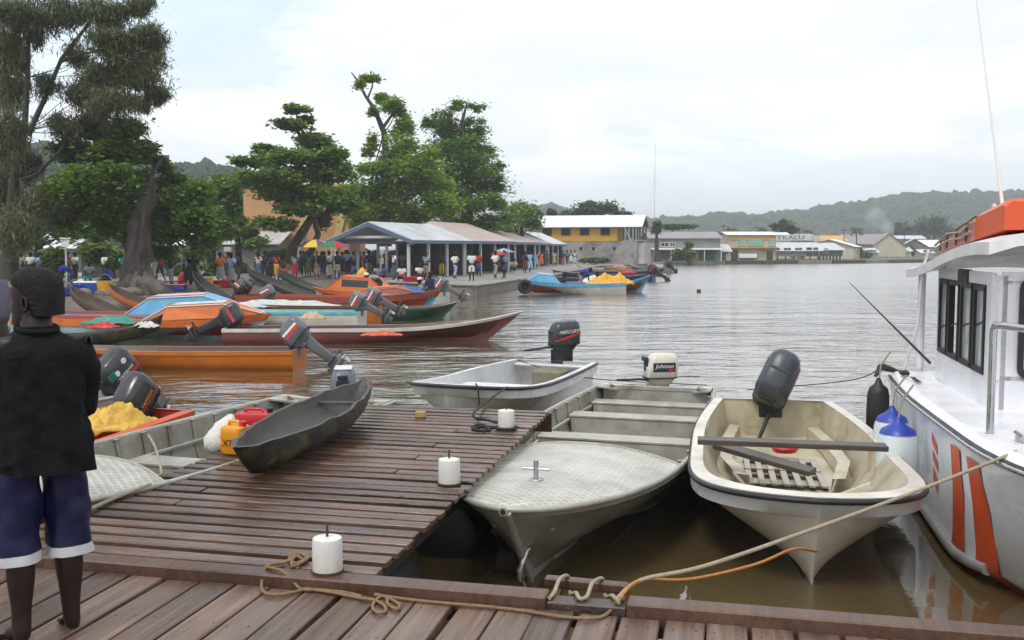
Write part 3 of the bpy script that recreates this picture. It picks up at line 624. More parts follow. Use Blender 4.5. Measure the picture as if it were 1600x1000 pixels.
s = at_t(secC, .97); p = s[6]; MB().tube([p+Vector((.0, -.02, .03)), p+Vector((.05, .03, .0)), p+Vector((.03, .04, -.2)), p+Vector((-.05, -.03, -.35)), p+Vector((-.06, -.02, -.45)), p+Vector((-.02, -.1, -.48)), p+Vector((-.02, -.05, -.36))], .011, 6).build('painter_rope', M_rope_black, tC, 60)
me = text_mesh('A', .16, .3); s = at_t(secC, .25); oo = link('hull_letter', me, M_red, tC); oo.location = s[6].lerp(s[4], .6)+Vector((0, .012, 0)); oo.rotation_euler = (math.pi/2, 0, math.pi)
o, T, sub = outboard(tC, (-SCs['L']/2-.02, 0.05, SCs['s0']+.16), R(8), R(-50), 'black', 1.12, True, False)
for sy in (1, -1):
    st = MB(); st.loft([[Vector((x, sy*.1485, z0)), Vector((x, sy*.1485, z1))] for x, z0, z1 in ((-.33, .27, .285), (-.25, .25, .285), (-.1, .21, .25), (.03, .19, .22), (.1, .19, .21))]); sub(st, 'red_flash', M_red)
    me = text_mesh('MERCURY', .07, .35); cc = link('lettering', me, M_white, o); cc.matrix_local = T @ Matrix.Translation((-.13, sy*.1515, .315)) @ Matrix.Rotation(math.pi if sy == 1 else 0, 4, 'Z') @ Matrix.Rotation(math.pi/2, 4, 'X')

# left aluminium boat lying along the jetty
tE, secE, SE, rowsE = alu_boat('pale aluminium boat moored along the left edge of the jetty with jerry cans aboard', (-3.72, 5.3), (-2.0, 10.9), dict(B=.80, stern=.88, s0=.72, sm=.74, s1=.9, zk=-.14, floor=.2), None, ribs=10, deck_t=.70, benches=(.46, .2))
for o_ in [c for c in tE.children if c.name.startswith('bench')]: o_.location.z += .16
o, T, sub = outboard(tE, (-SE['L']/2-.03, .06, SE['s0']-.1), R(0), R(25), 'blue', 1.0, True, False)
sub(MB().box((-.14, 0, .452), (.34, .2, .018), b=.006), 'pale_top', M_gelwhite)
sub(MB().box((.125, 0, .37), (.02, .12, .05), b=.01), 'intake', M_black)
me = text_mesh('Q', .07, 0); cc = link('front_emblem', me, M_white, o); cc.matrix_local = T @ Matrix.Translation((.131, 0, .26)) @ Matrix.Rotation(math.pi/2, 4, 'Z') @ Matrix.Rotation(math.pi/2, 4, 'X')
# red and blue boat beside it
M_bluehull = pm('bright_blue_hull', (.045, .26, .46), .4, 0, .12, 3, (.12, .2, .26), .4, 2)
M_redpaint = pm('orange_red_paint', (.56, .085, .03), .4, 0, .12, 3, (.34, .09, .05), .45, 2)
tF, secF, SF = boat('open_boat', 'open boat with a thick red gunwale, red inside and blue sides', dict(B=.78, stern=.72, tm=.45, p=2.4, q=.7, s0=.66, sm=.64, s1=.8, zk=-.16, rake=.5, floor=.2, lip=.06, liph=.1, rim=.13), (-5.75, 5.2), (-4.05, 10.7), dict(hull=M_bluehull, band=M_redpaint, rim=M_redpaint, inner=pm('deep_red_inside', (.36, .04, .02), .45, 0, .15, 3, (.2, .05, .03), .4, 2)))
thwart(tF, secF, .1, .4, .56, M_redpaint); thwart(tF, secF, .5, .3, .5, M_redpaint)
o, T, sub = outboard(tF, (-SF['L']/2+.12, -.05, SF['s0']-.08), R(52), R(-6), 'dark', 1.05, False, False)
for sy in (1, -1): st = MB(); st.loft([[Vector((x, sy*.1485, z)) for z in (.20, .22)] for x in (-.3, -.1, .05)]); sub(st, 'red_line', M_red); me = text_mesh('YAMAHA', .055, .1); cc = link('lettering', me, M_yellow, o); cc.matrix_local = T @ Matrix.Translation((-.115, sy*.1515, .25)) @ Matrix.Rotation(math.pi if sy == 1 else 0, 4, 'Z') @ Matrix.Rotation(math.pi/2, 4, 'X')
# aluminium boat further left, dark motor with stickers
tG, secG, SG, rowsG = alu_boat('aluminium boat half hidden behind the man in the black shirt', (-7.9, 7.6), (-5.4, 13.2), dict(B=.82, s0=.55, sm=.55, s1=.72), None, ribs=7, benches=(.4, .15))
o, T, sub = outboard(tG, (-SG['L']/2+.05, 0, SG['s0']-.08), R(42), R(-4), 'dark', 1.25, False, False)
for sy in (1, -1):
    st = MB(); st.loft([[Vector((x, sy*.1485, z)) for z in (.16, .205)] for x in (-.32, -.1, .08)]); sub(st, 'red_stripe', M_red)
    me = text_mesh('YAMAHA', .06, .2); cc = link('lettering', me, M_white, o); cc.matrix_local = T @ Matrix.Translation((-.12, sy*.1515, .238)) @ Matrix.Rotation(math.pi if sy == 1 else 0, 4, 'Z') @ Matrix.Rotation(math.pi/2, 4, 'X')
    for x, z in ((-.04, .31), (-.19, .36)): sub(MB().tube([(x, sy*.142, z), (x, sy*.146, z)], .034, 14), 'round_sticker', M_white)
    sub(MB().box((.03, sy*.143, .33), (.1, .008, .09), b=.002), 'green_sticker', pm('green_sticker', (.01, .16, .09), .5))

# ------------------------------------------------------------------ dugout canoe lying on the jetty
def canoe(name, label, p0, p1, wid, h, m_out, m_in, group=None, z=0.0, rise=(.25, .3), trim=0.0, heel=0.0, blunt=(0.0, 0.0), rim=.03, n=20, rough=0.0, rake=.06):
    """p0, p1: the two ends; rise: how far each end sweeps up; blunt: end half-width as a share"""
    a, b = Vector((p0[0], p0[1], 0)), Vector((p1[0], p1[1], 0)); d = b-a; L = d.length
    t = thing(name, label, 'canoe', (a+b)/2+Vector((0, 0, z)), 0, group); t.rotation_euler = Euler((heel, -trim, math.atan2(d.y, d.x)), 'XYZ')
    O = []; I = []; G = []
    for i in range(n+1):
        u = i/n; e = math.sin(math.pi*u)**.62; bl = lerp(blunt[0], blunt[1], u)
        hw = wid/2*max(bl, e) if 0 < i < n else wid/2*max(.03, bl); k0 = (1-u)**3*rise[0]+u**3*rise[1]; top = h+k0; bot = k0*.75+.02*(1-e)
        x = L*(u-.5); dn = [Vector((x*(1-rake*abs(2*u-1)**3*(1-w)), y*hw, lerp(bot, top, w))) for y, w in ((-1, 1), (-1.0, .6), (-.72, .2), (-.3, .02), (.3, .02), (.72, .2), (1.0, .6), (1, 1))]
        O.append(dn); th = min(rim, hw*.6); iw = hw-th
        xi = x*(1-.03*abs(2*u-1)); I.append([Vector((xi*(1-rake*abs(2*u-1)**3*(1-w)), y*iw, lerp(bot+.05, top, w))) for y, w in ((-1, 1), (-.95, .6), (-.65, .22), (-.25, .05), (.25, .05), (.65, .22), (.95, .6), (1, 1))])
    if rough:
        rq = random.Random(8)
        for o_, i_ in zip(O, I):
            for q in range(8): dv = Vector((0, rq.uniform(-1, 1), rq.uniform(-.4, 1) if q not in (3, 4) else 0))*rough; o_[q] += dv; i_[q] += dv*(.8 if q in (0, 7) else .3)
    MB().loft(O, caps=True).build('hull', m_out, t, 60); MB().loft(I, caps=True).build('hollow', m_in, t, 60)
    mb = MB(); mb.loft([[o_[0], i_[0]] for o_, i_ in zip(O, I)]); mb.loft([[o_[-1], i_[-1]] for o_, i_ in zip(O, I)]); mb.build('rim', m_in, t)
    return t
cn = canoe('dugout_canoe', 'small black dugout canoe pulled up on the jetty boards', (-1.95, 6.62), (-1.47, 9.62), .6, .265, M_dug, M_dugin, z=FZ+.012, rise=(.0, .08), blunt=(.05, .22), rough=.018, rake=.2)
MB().box((.75, 0, .23), (.05, .5, .03), b=.005).build('cross_seat', M_dugin, cn)
MB().box((-.45, 0, .0), (0.05, 0.05, 0.004)).build('keel_pad', M_dug, cn)

# ------------------------------------------------------------------ things lying aboard and on the dock
def in_boat(t, x, y, z): return t.matrix_basis @ Vector((x, y, z))
def jerry(name, label, loc, rz, m, size, cap_m, lay=False, text=None):
    t = thing(name, label, 'jerry can', loc, rz); 
    if lay: t.rotation_euler = Euler((R(90), 0, rz), 'XYZ')
    l, w, h = size; mb = MB(); rows = []
    for z, k in ((0, .9), (.02, 1), (h*.72, 1), (h*.86, .95), (h*.9, .8)): rows.append([Vector((p[0], p[1], z)) for p in rrect(l*k, w*k, min(l, w)*.22*k, 4)])
    mb.loft(rows, True, True); mb.build('can_body', m, t, 45)
    MB().tube([(-l*.3, 0, h*.88), (-l*.27, 0, h*1.02), (l*.12, 0, h*1.03), (l*.18, 0, h*.88)], .016, 8).build('carry_handle', m, t, 60)
    MB().lathe([(.028, 0), (.03, .01), (.03, .04), (.02, .045)], 12, (l*.33, 0, h*.885)).build('cap', cap_m, t, 40)
    for zz in (.3, .55): MB().box((0, 0, h*zz), (l*1.01, w*1.01, .008)).build('moulded_ridge', m, t)
    if text:
        for sg in (1, -1): oo = link('lettering', text_mesh(text, h*.3), M_black, t); oo.location = (0, sg*(w/2+.004), h*.36); oo.rotation_euler = (math.pi/2, 0, math.pi if sg == 1 else 0)
    return t
M_canred = pm('red_plastic', (.50, .012, .018), .35, 0, .1, 4); M_canyel = pm('amber_plastic', (.72, .29, .008), .35, 0, .08, 4)
jerry('jerry_can', 'red plastic fuel can standing in the pale aluminium boat', D(402, 674, 8.7), R(-8), M_canred, (.38, .24, .2), M_black)
jerry('jerry_can', 'amber yellow jerry can with dark lettering in the pale aluminium boat', D(369, 707, 7.75), R(-20), M_canyel, (.21, .17, .25), M_red, text='X75')
jerry('jerry_can', 'second amber jerry can mostly hidden behind the black canoe rim', D(410, 694, 8.0), R(-10), M_canyel, (.17, .13, .14), M_red)
def sack(name, label, cat, loc, size, m, rz=0, seed=1, lean=0):
    r_ = random.Random(seed); mb = MB(); rows = []; n = 14
    for i in range(9):
        u = i/8; prof = [.72, .98, 1.05, 1.0, .95, .86, .72, .42, .16][i]
        rows.append([Vector((size[0]/2*prof*math.cos(a)*(1+r_.uniform(-.09, .09))+lean*u*u, size[1]/2*prof*math.sin(a)*(1+r_.uniform(-.09, .09)), size[2]*u+r_.uniform(-.012, .012))) for a in [2*math.pi*k/n for k in range(n)]])
    mb.loft(rows, True, True); o = mb.build(name, m, None, 80); o.location = loc; o.rotation_euler = (0, 0, rz); return tag(o, label, cat)
M_sack = pm('white_woven_sack', (.62, .61, .57), .7, 0, .12, 12, (.2, .4, .22), .25, 6, .5, 40)
sack('rice_sack', 'white woven sack slumped beside the amber jerry can', 'sack', D(343, 705, 7.95), (.26, .24, .30), M_sack, .3, 4, .1)
M_tarp = pm('yellow_tarpaulin', (.62, .40, .06), .55, 0, .25, 7, (.40, .22, .03), .5, 5, .6, 18)
def tarp(label, loc, size, seed, m, rz=0, name='crumpled_tarp'):
    nx, ny = 44, 32; xs = np.linspace(-1, 1, nx); ys = np.linspace(-1, 1, ny); X, Y = np.meshgrid(xs, ys, indexing='ij')
    Z = size[2]*(1-np.clip(np.maximum(abs(X)**2.2, abs(Y)**2.2), 0, 1))*(1+vnoise(X*3+9*seed, Y*3, 1.0, seed)*1.1)+vnoise(X*9, Y*9+seed, 1.0, seed+1)*size[2]*.3
    for fq, am in ((2.6, .55), (5.2, .32), (9.5, .16)): Z = Z-np.abs(vnoise(X*fq+Y*fq*.7+seed, Y*fq-X*fq*.5+2*seed, 1.0, seed+int(fq)))*2*size[2]*am*np.clip(1.15-np.maximum(abs(X), abs(Y)), .15, 1)
    Z = Z-Z.min()*.5
    XX = X*size[0]/2*(1+.25*vnoise(X*2, Y*4, 1, seed+2)); YY = Y*size[1]/2*(1+.3*vnoise(X*4, Y*2, 1, seed+3))
    V = np.stack([XX, YY, Z], -1).reshape(-1, 3); I = np.arange(nx*ny).reshape(nx, ny); F = np.stack([I[:-1, :-1], I[1:, :-1], I[1:, 1:], I[:-1, 1:]], -1).reshape(-1, 4)
    me = fastmesh(name, V, F); me.polygons.foreach_set('use_smooth', [True]*len(me.polygons))
    o = link(name, me, m); o.location = loc; o.rotation_euler = (0, 0, rz)
    sm = o.modifiers.new('thick', 'SOLIDIFY'); sm.thickness = .012
    return tag(o, label, 'tarpaulin')
tarp('crumpled yellow tarpaulin heaped in the red and blue boat', D(180, 672, 10.0), (.9, .5, .24), 5, M_tarp, R(18))
# plank across the cream boat, dark board and litter inside it
p0, p1 = W(1090, 688, .79), W(1386, 699, .79); d = p1-p0
o = MB().box((0, 0, 0), (d.length, .17, .045), b=.006).build('loose_plank', M_plank_dark); o.location = (p0+p1)/2; o.rotation_euler = (0, 0, math.atan2(d.y, d.x)); tag(o, 'dark wet plank laid across the cream boat from rim to rim', 'plank')
o = MB().box((0, 0, 0), (.95, .2, .05), b=.006).build('loose_board', M_plank_dark); b0_, b1_ = D(1138, 700, 9.1), D(1250, 732, 8.7); d = b1_-b0_; o.location = (b0_+b1_)/2; o.rotation_euler = d.to_track_quat('X', 'Z').to_euler(); tag(o, 'short dark board lying askew inside the cream boat', 'board')
def bottle(label, loc, rz, m, l=.2):
    o = MB().lathe([(.0, 0), (.034, .004), (.036, .02), (.036, l*.62), (.026, l*.76), (.013, l*.86), (.013, l*.97), (.0, l)], 12).build('plastic_bottle', m, None, 50); o.location = loc; o.rotation_euler = Euler((0, R(88), rz)); return tag(o, label, 'bottle')
bottle('clear plastic bottle lying in the port corner of the cream boat', in_boat(tB, .75, -.50, .22), R(40), M_gelwhite); bottle('white plastic bottle lying beside the slatted floor of the cream boat', in_boat(tB, .95, -.36, .23), R(100), M_white)
o = MB().lathe([(.0, 0), (.12, .005), (.15, .05), (.14, .07), (.1, .03), (0, .02)], 18).build('plastic_basin', M_canred, None, 40); o.location = in_boat(tB, -1.2, .05, .25); tag(o, 'red plastic basin at the back of the cream boat', 'basin')
o = MB().box((0, 0, 0), (.1, .07, .06), b=.006).build('wood_block', pm('sawn_wood_block', (.42, .26, .10), .7, 0, .2, 9)); o.location = W(657, 652, FZ)+Vector((0, 0, .03)); o.rotation_euler = (0, 0, .3); tag(o, 'small sawn wood block on the jetty boards', 'wood block')

# ------------------------------------------------------------------ ropes
def rope(name, label, pts, r, m, cat='rope', smooth=6, n=7):
    """Catmull-Rom through the points"""
    P = [Vector(p) for p in pts]; Q = []
    for i in range(len(P)-1):
        a, b, c, d = P[max(i-1, 0)], P[i], P[i+1], P[min(i+2, len(P)-1)]
        for k in range(smooth):
            t = k/smooth; Q.append(.5*((2*b)+(c-a)*t+(2*a-5*b+4*c-d)*t*t+(3*b-a-3*c+d)*t**3))
    Q.append(P[-1]); o = MB().tube(Q, r, n).build(name, m, None, 80); return tag(o, label, cat) if label else o
rz_ = .012
def g(px, py, z=NZ):
    p = W(px, py, z+rz_)
    if abs(z-NZ) < .02:                     # keep the rope on the boards, clear of the kerb beam
        a = (p-dk(0, 0, 0)).dot(E1)
        if a > -.15: p = p+E1*(-.15-a)
    return p
rope('mooring_rope', 'brown manila rope snaking along the kerb beam of the near deck',
     [g(462, 868, FZ), g(448, 878, FZ), g(418, 884, FZ), W(410, 905, FZ-.03), g(410, 922), g(425, 929), g(455, 926), g(480, 918), g(492, 912), g(520, 926), g(560, 934), g(585, 938), g(600, 946), g(602, 955), g(590, 957), g(582, 948), g(590, 935), g(604, 932), g(606, 944), g(620, 952), g(624, 945), g(610, 936), g(596, 925), g(590, 930), g(640, 937), g(700, 943), g(760, 948), g(820, 955), g(880, 964), g(925, 966), g(950, 955), W(966, 935, FZ-.02)], .0085, M_rope)
rope('mooring_rope', 'tangled end of brown rope knotted beside the near white post',
     [g(430, 882, FZ), g(455, 874, FZ), g(470, 866, FZ), g(478, 872, FZ), g(462, 880, FZ), g(452, 872, FZ), g(466, 864, FZ), g(482, 870, FZ), g(470, 880, FZ), g(456, 884, FZ), g(460, 868, FZ), g(474, 874, FZ)], .0085, M_rope)
rope('mooring_rope', 'loose brown rope loop trailing beside the kerb beam',
     [g(418, 886, FZ), g(440, 892, FZ), W(455, 905, FZ-.02), g(470, 918), g(484, 922), g(500, 912), g(520, 915), g(540, 926), g(565, 932)], .0085, M_rope)
def on_tie(a, b, z): return dk(a, b, z)
hit = D(1573, 712, 6.16)
tp = dk(.21, .98, FZ+.03)
rope('mooring_rope', 'long pale rope stretched from the tie timber to the cabin boat cleat', [dk(.02, 1.3, FZ-.03), W(965, 935, FZ), W(1003, 906, FZ), D(1100, 885, 4.85), D(1250, 834, 5.25), D(1420, 772, 5.75), hit, hit+Vector((.06, .02, .02))], .0115, M_rope_pale)
bh = tB.matrix_basis @ (secB[-1][1][3]+Vector((.03, 0, 0)))
rope('mooring_rope', 'slack orange rope from the tie timber to the cream boat stem', [W(968, 936, FZ), W(1000, 907, FZ), D(1080, 905, 5.0), D(1180, 882, 5.4), D(1240, 858, 5.9), bh], .009, M_rope_orange)
tt = [dk(.2, .80, FZ-.13)]
for k in range(2):
    b = .84+k*.34*.5
rope('mooring_rope', 'pale rope wound twice over the tie timber', [dk(a_, b_, FZ+z_) for a_, b_, z_ in ((-.1, .955, -.012), (-.02, .965, -.012), (.1, .97, .012), (.23, .985, -.012), (.275, .99, -.05), (.24, 1.0, -.09), (.1, 1.03, -.06), (.0, 1.07, -.014), (-.08, 1.10, -.012), (-.04, 1.13, -.012), (.08, 1.14, .014), (.23, 1.165, -.012), (.275, 1.17, -.05), (.24, 1.18, -.09), (.1, 1.21, -.06), (.0, 1.25, -.014), (-.09, 1.29, -.012))], .0105, M_rope_pale)
hk = tA.matrix_basis @ (secA[-1][1][3].lerp(secA[-1][1][0], .45)+Vector((.08, 0, -.08)))
rope('mooring_rope', 'short pale rope hanging from the stem hook of the checker deck boat', [hk, hk+Vector((.03, -.1, -.1)), dk(.3, .62, FZ-.25), dk(.02, .7, FZ-.02)], .009, M_rope_pale)
c3 = W(791, 671, FZ)
rope('mooring_rope', 'black rope coiled at the foot of the far white post', [c3+Vector((.09*math.cos(a*.9), .09*math.sin(a*.9), .012+.006*(a//7))) for a in range(0, 15)]+[W(770, 668, FZ+rz_), W(752, 664, FZ+rz_), W(738, 667, FZ+rz_), W(746, 672, FZ+rz_), W(765, 672, FZ+rz_), W(756, 666, FZ+rz_), W(740, 670, FZ+rz_), W(758, 674, FZ+rz_)], .014, M_rope_black)
q_ = tC.matrix_basis @ (at_t(secC, .9)[6]); 
rope('mooring_line', 'black line from the far white post up to the white boat', [c3+Vector((-.07, 0, .06)), W(765, 657, FZ+.05), W(740, 645, FZ+.1), q_], .012, M_rope_black)
ps = tC.matrix_basis @ Vector((-SCs['L']/2, -.7, .55)); pa = tA.matrix_basis @ Vector((-SA['L']/2+.1, .7, .6))
rope('mooring_line', 'thin dark line from the white boat stern to the checker deck boat', [ps, ps.lerp(pa, .4)+Vector((0, 0, -.14)), pa], .007, M_rope_black)
gs = in_boat(tE, 1.15, -.56, .78)
rope('mooring_rope', 'worn grey rope wrapped over the gunwale of the pale aluminium boat', [W(250, 743, .86), W(252, 735, .88), W(243, 700, .80), W(232, 680, .74)], .01, M_rope_pale)
rope('mooring_rope', 'mossy grey rope lying along the left jetty edge under the pale boat', [W(112, 805, FZ+.02), W(140, 796, FZ+.02), W(180, 778, FZ+.02), W(235, 757, FZ+.03)], .014, M_rope_pale)
# ------------------------------------------------------------------ cabin boat on the right
M_bwhite = pm('white_boat_paint', (.77, .78, .81), .3, 0, .06, 1.5, (.45, .44, .42), .3, 1.4, .03, 10)
M_orange = pm('signal_orange', (.62, .085, .02), .42, 0, .1, 4)
M_steel = pm('stainless_tube', (.5, .5, .52), .25, .9, .1, 10)
M_paleglass = pm('hazy_cabin_glass', (.34, .37, .37), .1, 0, .12, 2)
def cabin_boat():
    f = Vector((-.237, -.972, 0)); st = Vector((5.62, 10.95, 0))
    t = thing('cabin_boat', 'white cabin boat with orange hull stripes at the right edge', 'boat', st, math.atan2(f.y, f.x))
    # local x: 0 at the transom, forward to the bow at 7.6; +y port, -y starboard (towards the photograph's left)
    L, B = 7.6, 1.27; rows = []; n = 30
    def half(x):
        u = x/L; return B*(.94+.06*math.sin(math.pi/2*min(1, u/.3))) if u < .58 else B*max(.01, (1-((u-.58)/.42)**2.3))**.75
    def sheer(x): return .96+.22*(x/L)**1.6
    secs = []
    for i in range(n+1):
        x = L*(1-(1-i/n)**1.5); b = half(x); s = sheer(x); w = sstep(3.8, L, x); rk = .8*w
        c = b*lerp(.97, .25, w); zc = lerp(.06, .52, w); k = lerp(-.45, -.3, w)
        pts = [(0, k), (c*.6, lerp(k, zc, .5)), (c, zc), (lerp(c, b, .6)-.015, lerp(zc, s, .5)), (b, s-.1), (b, s), (b-.05, s+.05), (max(0, b-.09), s+.05), (0, s+.075)]
        secs.append((x, [Vector((x-rk*(1-(z-k)/(s+.08-k)), y, z)) for y, z in pts]))
    hl = shell(secs, 0, 5); a = secs[0][1]; tr = [mir(p) for p in a[:6]][::-1]+a[1:6]; hl.add(tr, [tuple(range(len(tr)))]); hl.build('hull', M_bwhite, t, 45)
    shell(secs, 5, 7).build('toe_rail', M_bwhite, t, 60)
    shell(secs, 7, 8).build('deck', M_bwhite, t, 30)
    def line(idx, dy, dz, r_, x0, x1, m_, nm):
        for g_ in (lambda p: p, mir): MB().tube([g_(s[idx]+Vector((0, dy, dz))) for x, s in secs if x0 <= x <= x1], r_, 8).build(nm, m_, t, 60)
    line(5, .008, -.02, .03, 0, 7.6, M_black, 'rub_rail'); line(5, .035, -.02, .016, 0, 7.6, M_steel, 'rub_strip'); line(2, .02, .02, .045, 0, 4.9, pm('grey_chine_tube', (.3, .3, .3), .4, .3), 'chine_tube'); line(1, .02, .02, .03, 1, 6, M_bwhite, 'spray_strake')
    # orange hull stripes, starboard and port
    def side(x, w):                      # point on the hull side at x, height share w
        for (x0, a_), (x1, b_) in zip(secs[:-1], secs[1:]):
            if x <= x1:
                q = [p.lerp(r_, (x-x0)/(x1-x0)) for p, r_ in zip(a_, b_)]
                return (q[2].lerp(q[3], w*2) if w < .5 else q[3].lerp(q[4], w*2-1)) if w >= 0 else q[2].lerp(q[1], -w)
    for x0, x1, sl, wl in ((3.9, 4.22, .0, -.6), (4.46, 4.80, .0, -.6)):
        for g_ in (lambda p: p, mir):
            mb = MB(); mb.loft([[g_(side(lerp(x0, x1, j/4)+sl*(1-w)*.55, w)+Vector((0, .014+.012*(w < .05), 0))) for j in range(5)] for w in (wl, -.5, -.25, -.08, .02, .15, .3, .5, .7, .85, .98)]); mb.build('orange_stripe', M_orange, t, 60)
    for g_ in (lambda p: p, mir):
        for k in range(3): MB().loft([[g_(side(3.05+.22*j, .92-.2*k-.1*j)+Vector((0, .006, 0))), g_(side(3.05+.22*j, .80-.2*k-.1*j)+Vector((0, .006, 0)))] for j in (0, 1)]).build('hull_mark', M_orange, t)
    # cabin
    x0, x1, z0, z1, hy = .62, 3.0, 1.03, 2.22, .80
    cab = MB(); base = [(x0, -hy), (x1, -hy), (x1+.12, -.45), (x1+.12, .45), (x1, hy), (x0, hy)]
    for g_ in (1, -1):                   # side walls with the window opening left free
        y = -hy*g_; th = .035
        cab.box(((x0+x1)/2, y, (z0+1.33)/2), (x1-x0, th, 1.33-z0)); cab.box(((x0+x1)/2, y, (2.13+z1)/2+.01), (x1-x0, th, z1-2.13+.02))
        cab.box((x1-.09, y, (1.33+2.13)/2), (.18, th, .8)); cab.box((x0+.05, y, (1.33+2.13)/2), (.1, th, .8))
    cab.box((x1+.06, 0, (z0+1.36)/2), (.04, 2*hy-.1, 1.36-z0)); cab.box((x1+.06, 0, 2.2), (.04, 2*hy-.1, .1))
    for y in (-hy+.13, 0, hy-.13): cab.box((x1+.06, y, 1.75), (.04, .22 if y else .12, .85))
    for g_ in (1, -1): cab.prism([(x1-.01, -hy*g_-.017*g_, z0), (x1+.08, -hy*g_+.05*g_, z0), (x1+.08, -hy*g_+.09*g_, z0), (x1-.01, -hy*g_+.017*g_, z0)], (0, 0, z1-z0))
    cab.build('cabin_wall', M_bwhite, t)
    for g_ in (1, -1):
        y = -hy*g_
        for k, (a_, b_) in enumerate(((x0+.12, 1.18), (1.24, 1.74), (1.80, 2.3), (2.36, 2.80))):
            fr = MB()
            for zz in (1.36, 2.10): fr.box(((a_+b_)/2, y, zz), (b_-a_, .06, .05))
            for xx in (a_+.025, b_-.025): fr.box((xx, y, 1.73), (.05, .06, .74))
            w_ = fr.build('side_window', M_black, t)
            if k != 1: MB().box(((a_+b_)/2, y, 1.73), (b_-a_-.1, .008, .7)).build('pane', M_paleglass, w_)
            MB().tube([(a_+.06, y-.01*g_, 1.6+.05*k), (b_-.06, y-.01*g_, 1.66+.05*k)], .008, 5).build('latch_bar', M_black, w_)
    for yc, hw in ((-.35, .27), (.35, .27)):
        out_ = rrect(2*hw, .86, .09, 4); inn_ = rrect(2*hw-.09, .77, .06, 4); xx = x1+.09
        fr = MB(); fr.loft([[Vector((xx-.05, yc+p[0], 1.77+p[1])) for p in out_], [Vector((xx+.02, yc+p[0], 1.77+p[1])) for p in out_], [Vector((xx+.02, yc+p[0], 1.77+p[1])) for p in inn_], [Vector((xx-.05, yc+p[0], 1.77+p[1])) for p in inn_]], True)
        w_ = fr.build('front_window', M_black, t, 40); MB().prism([Vector((xx-.02, yc+p[0], 1.77+p[1])) for p in inn_], (.008, 0, 0)).build('pane', M_paleglass, w_)
    # roof, cambered, drooping aft
    rows = []
    for i in range(9):
        x = lerp(-.25, 3.75, i/8); zz = 2.20+.30*sstep(-.4, 3.4, x)
        rows.append([Vector((x, y*1.02, zz+.10*(1-y*y)+h)) for y, h in [(-1, -.10), (-1, 0)]+[(k/5, .02) for k in range(-4, 5)]+[(1, 0), (1, -.10)]+[(k/5, -.07) for k in range(4, -5, -1)]])
    MB().loft(rows, True, True).build('roof', M_bwhite, t, 40)
    MB().box((1.9, -hy-.01, 2.17), (.42, .05, .16), b=.01).build('nav_light_box', M_black, t)
    for y in (-.86, .86): MB().tube([(-.1, y, .98), (-.1, y, 2.2)], .042, 10).build('roof_post', M_bwhite, t, 50)
    MB().tube([(.35, -1.12, 1.0), (.45, -.98, 1.6), (.62, -.98, 2.22), (.75, -.95, 2.42)], .016, 8).build('side_stay', M_bwhite, t, 50)
    # foredeck coaming and rails
    MB().box((4.5, 0, 1.26), (1.3, 1.35, .26), b=.06).build('deck_hatch', M_bwhite, t)
    for g_ in (1, -1):
        y = -1.12*g_
        MB().tube([(4.42, y, 1.08), (4.42, y, 1.86), (4.46, y, 1.9), (4.7, y*.98, 1.91), (5.6, y*.8, 1.92), (6.6, y*.45, 1.94), (7.3, 0, 1.95)], .026, 10).build('hand_rail', M_steel, t, 50)
        MB().lathe([(.055, 0), (.055, .012), (.03, .02)], 12, (4.42, y, 1.085)).build('rail_foot', M_steel, t, 40)
        c = Vector((4.8, -1.02*g_, 1.12)); k = MB().tube([c+Vector((-.1, 0, .05)), c+Vector((.1, 0, .05))], .014, 8); k.box(c+Vector((0, 0, .02)), (.08, .04, .06), b=.01); k.build('deck_cleat', M_chrome, t)
        MB().box((.5, y*1.0, 1.055), (.16, .1, .05), b=.015).build('stern_cleat', M_black, t)
        for k in range(3): MB().box((.85+.16*k, -1.08*g_, 1.045), (.1, .05, .008)).build('deck_vent', M_black, t)
    return t, secs
tD, secD = cabin_boat()
def inD(x, y, z): return tD.matrix_basis @ Vector((x, y, z))
def fender(label, top, h, r_, m_body, m_top):
    t = thing('boat_fender', label, 'fender', top-Vector((0, 0, h)))
    MB().lathe([(.02, 0), (r_*.55, .01), (r_*.93, .06), (r_, .12), (r_*1.02, h*.5), (r_*.98, h-.14), (r_*.9, h-.09)], 20).build('fender_body', m_body, t, 50)
    MB().lathe([(r_*.91, h-.095), (r_*.8, h-.05), (r_*.4, h-.01), (.03, h+.03), (.02, h+.06)], 20).build('fender_cap', m_top, t, 50)
    MB().tube([(0, 0, h+.03), (.03, .02, h+.2), (.12, -.02, h+.36)], .009, 6).build('lanyard', M_rope_pale, t); return t
M_fend = pm('pale_blue_white_vinyl', (.60, .67, .70), .4, 0, .08, 4, (.3, .33, .32), .35, 3); M_fblue = pm('royal_blue_vinyl', (.02, .05, .34), .4, 0, .1, 4)
fender('nearer white boat fender with a blue top beside the cabin boat', inD(2.75, -1.5, .86), .66, .18, M_fend, M_fblue)
fender('further white boat fender with a blue top beside the cabin boat', inD(2.15, -1.47, .87), .62, .165, M_fend, M_fblue)
fender('black rubber fender at the stern corner of the cabin boat', inD(.75, -1.42, .96), .7, .12, M_black, M_black)
o = MB().tube([inD(-.02, -1.1, 1.0), inD(.05, -1.28, 1.06), inD(.25, -1.34, 1.08), inD(.3, -1.4, .98)], [.02, .045, .04, .02], 8).build('stern_rag', M_black, None, 60); tag(o, 'black cloth bundle tied at the cabin boat stern corner', 'cloth')
o = MB().tube([D(1446, 560, 10.3).lerp(D(1327, 441, 12.0), k_) for k_ in (-.05, .25, .5, .75, 1)], [.016, .013, .010, .007, .004], 7).build('fishing_rod', M_black, None, 60); tag(o, 'black fishing rod leaning out over the cabin boat side', 'fishing rod')
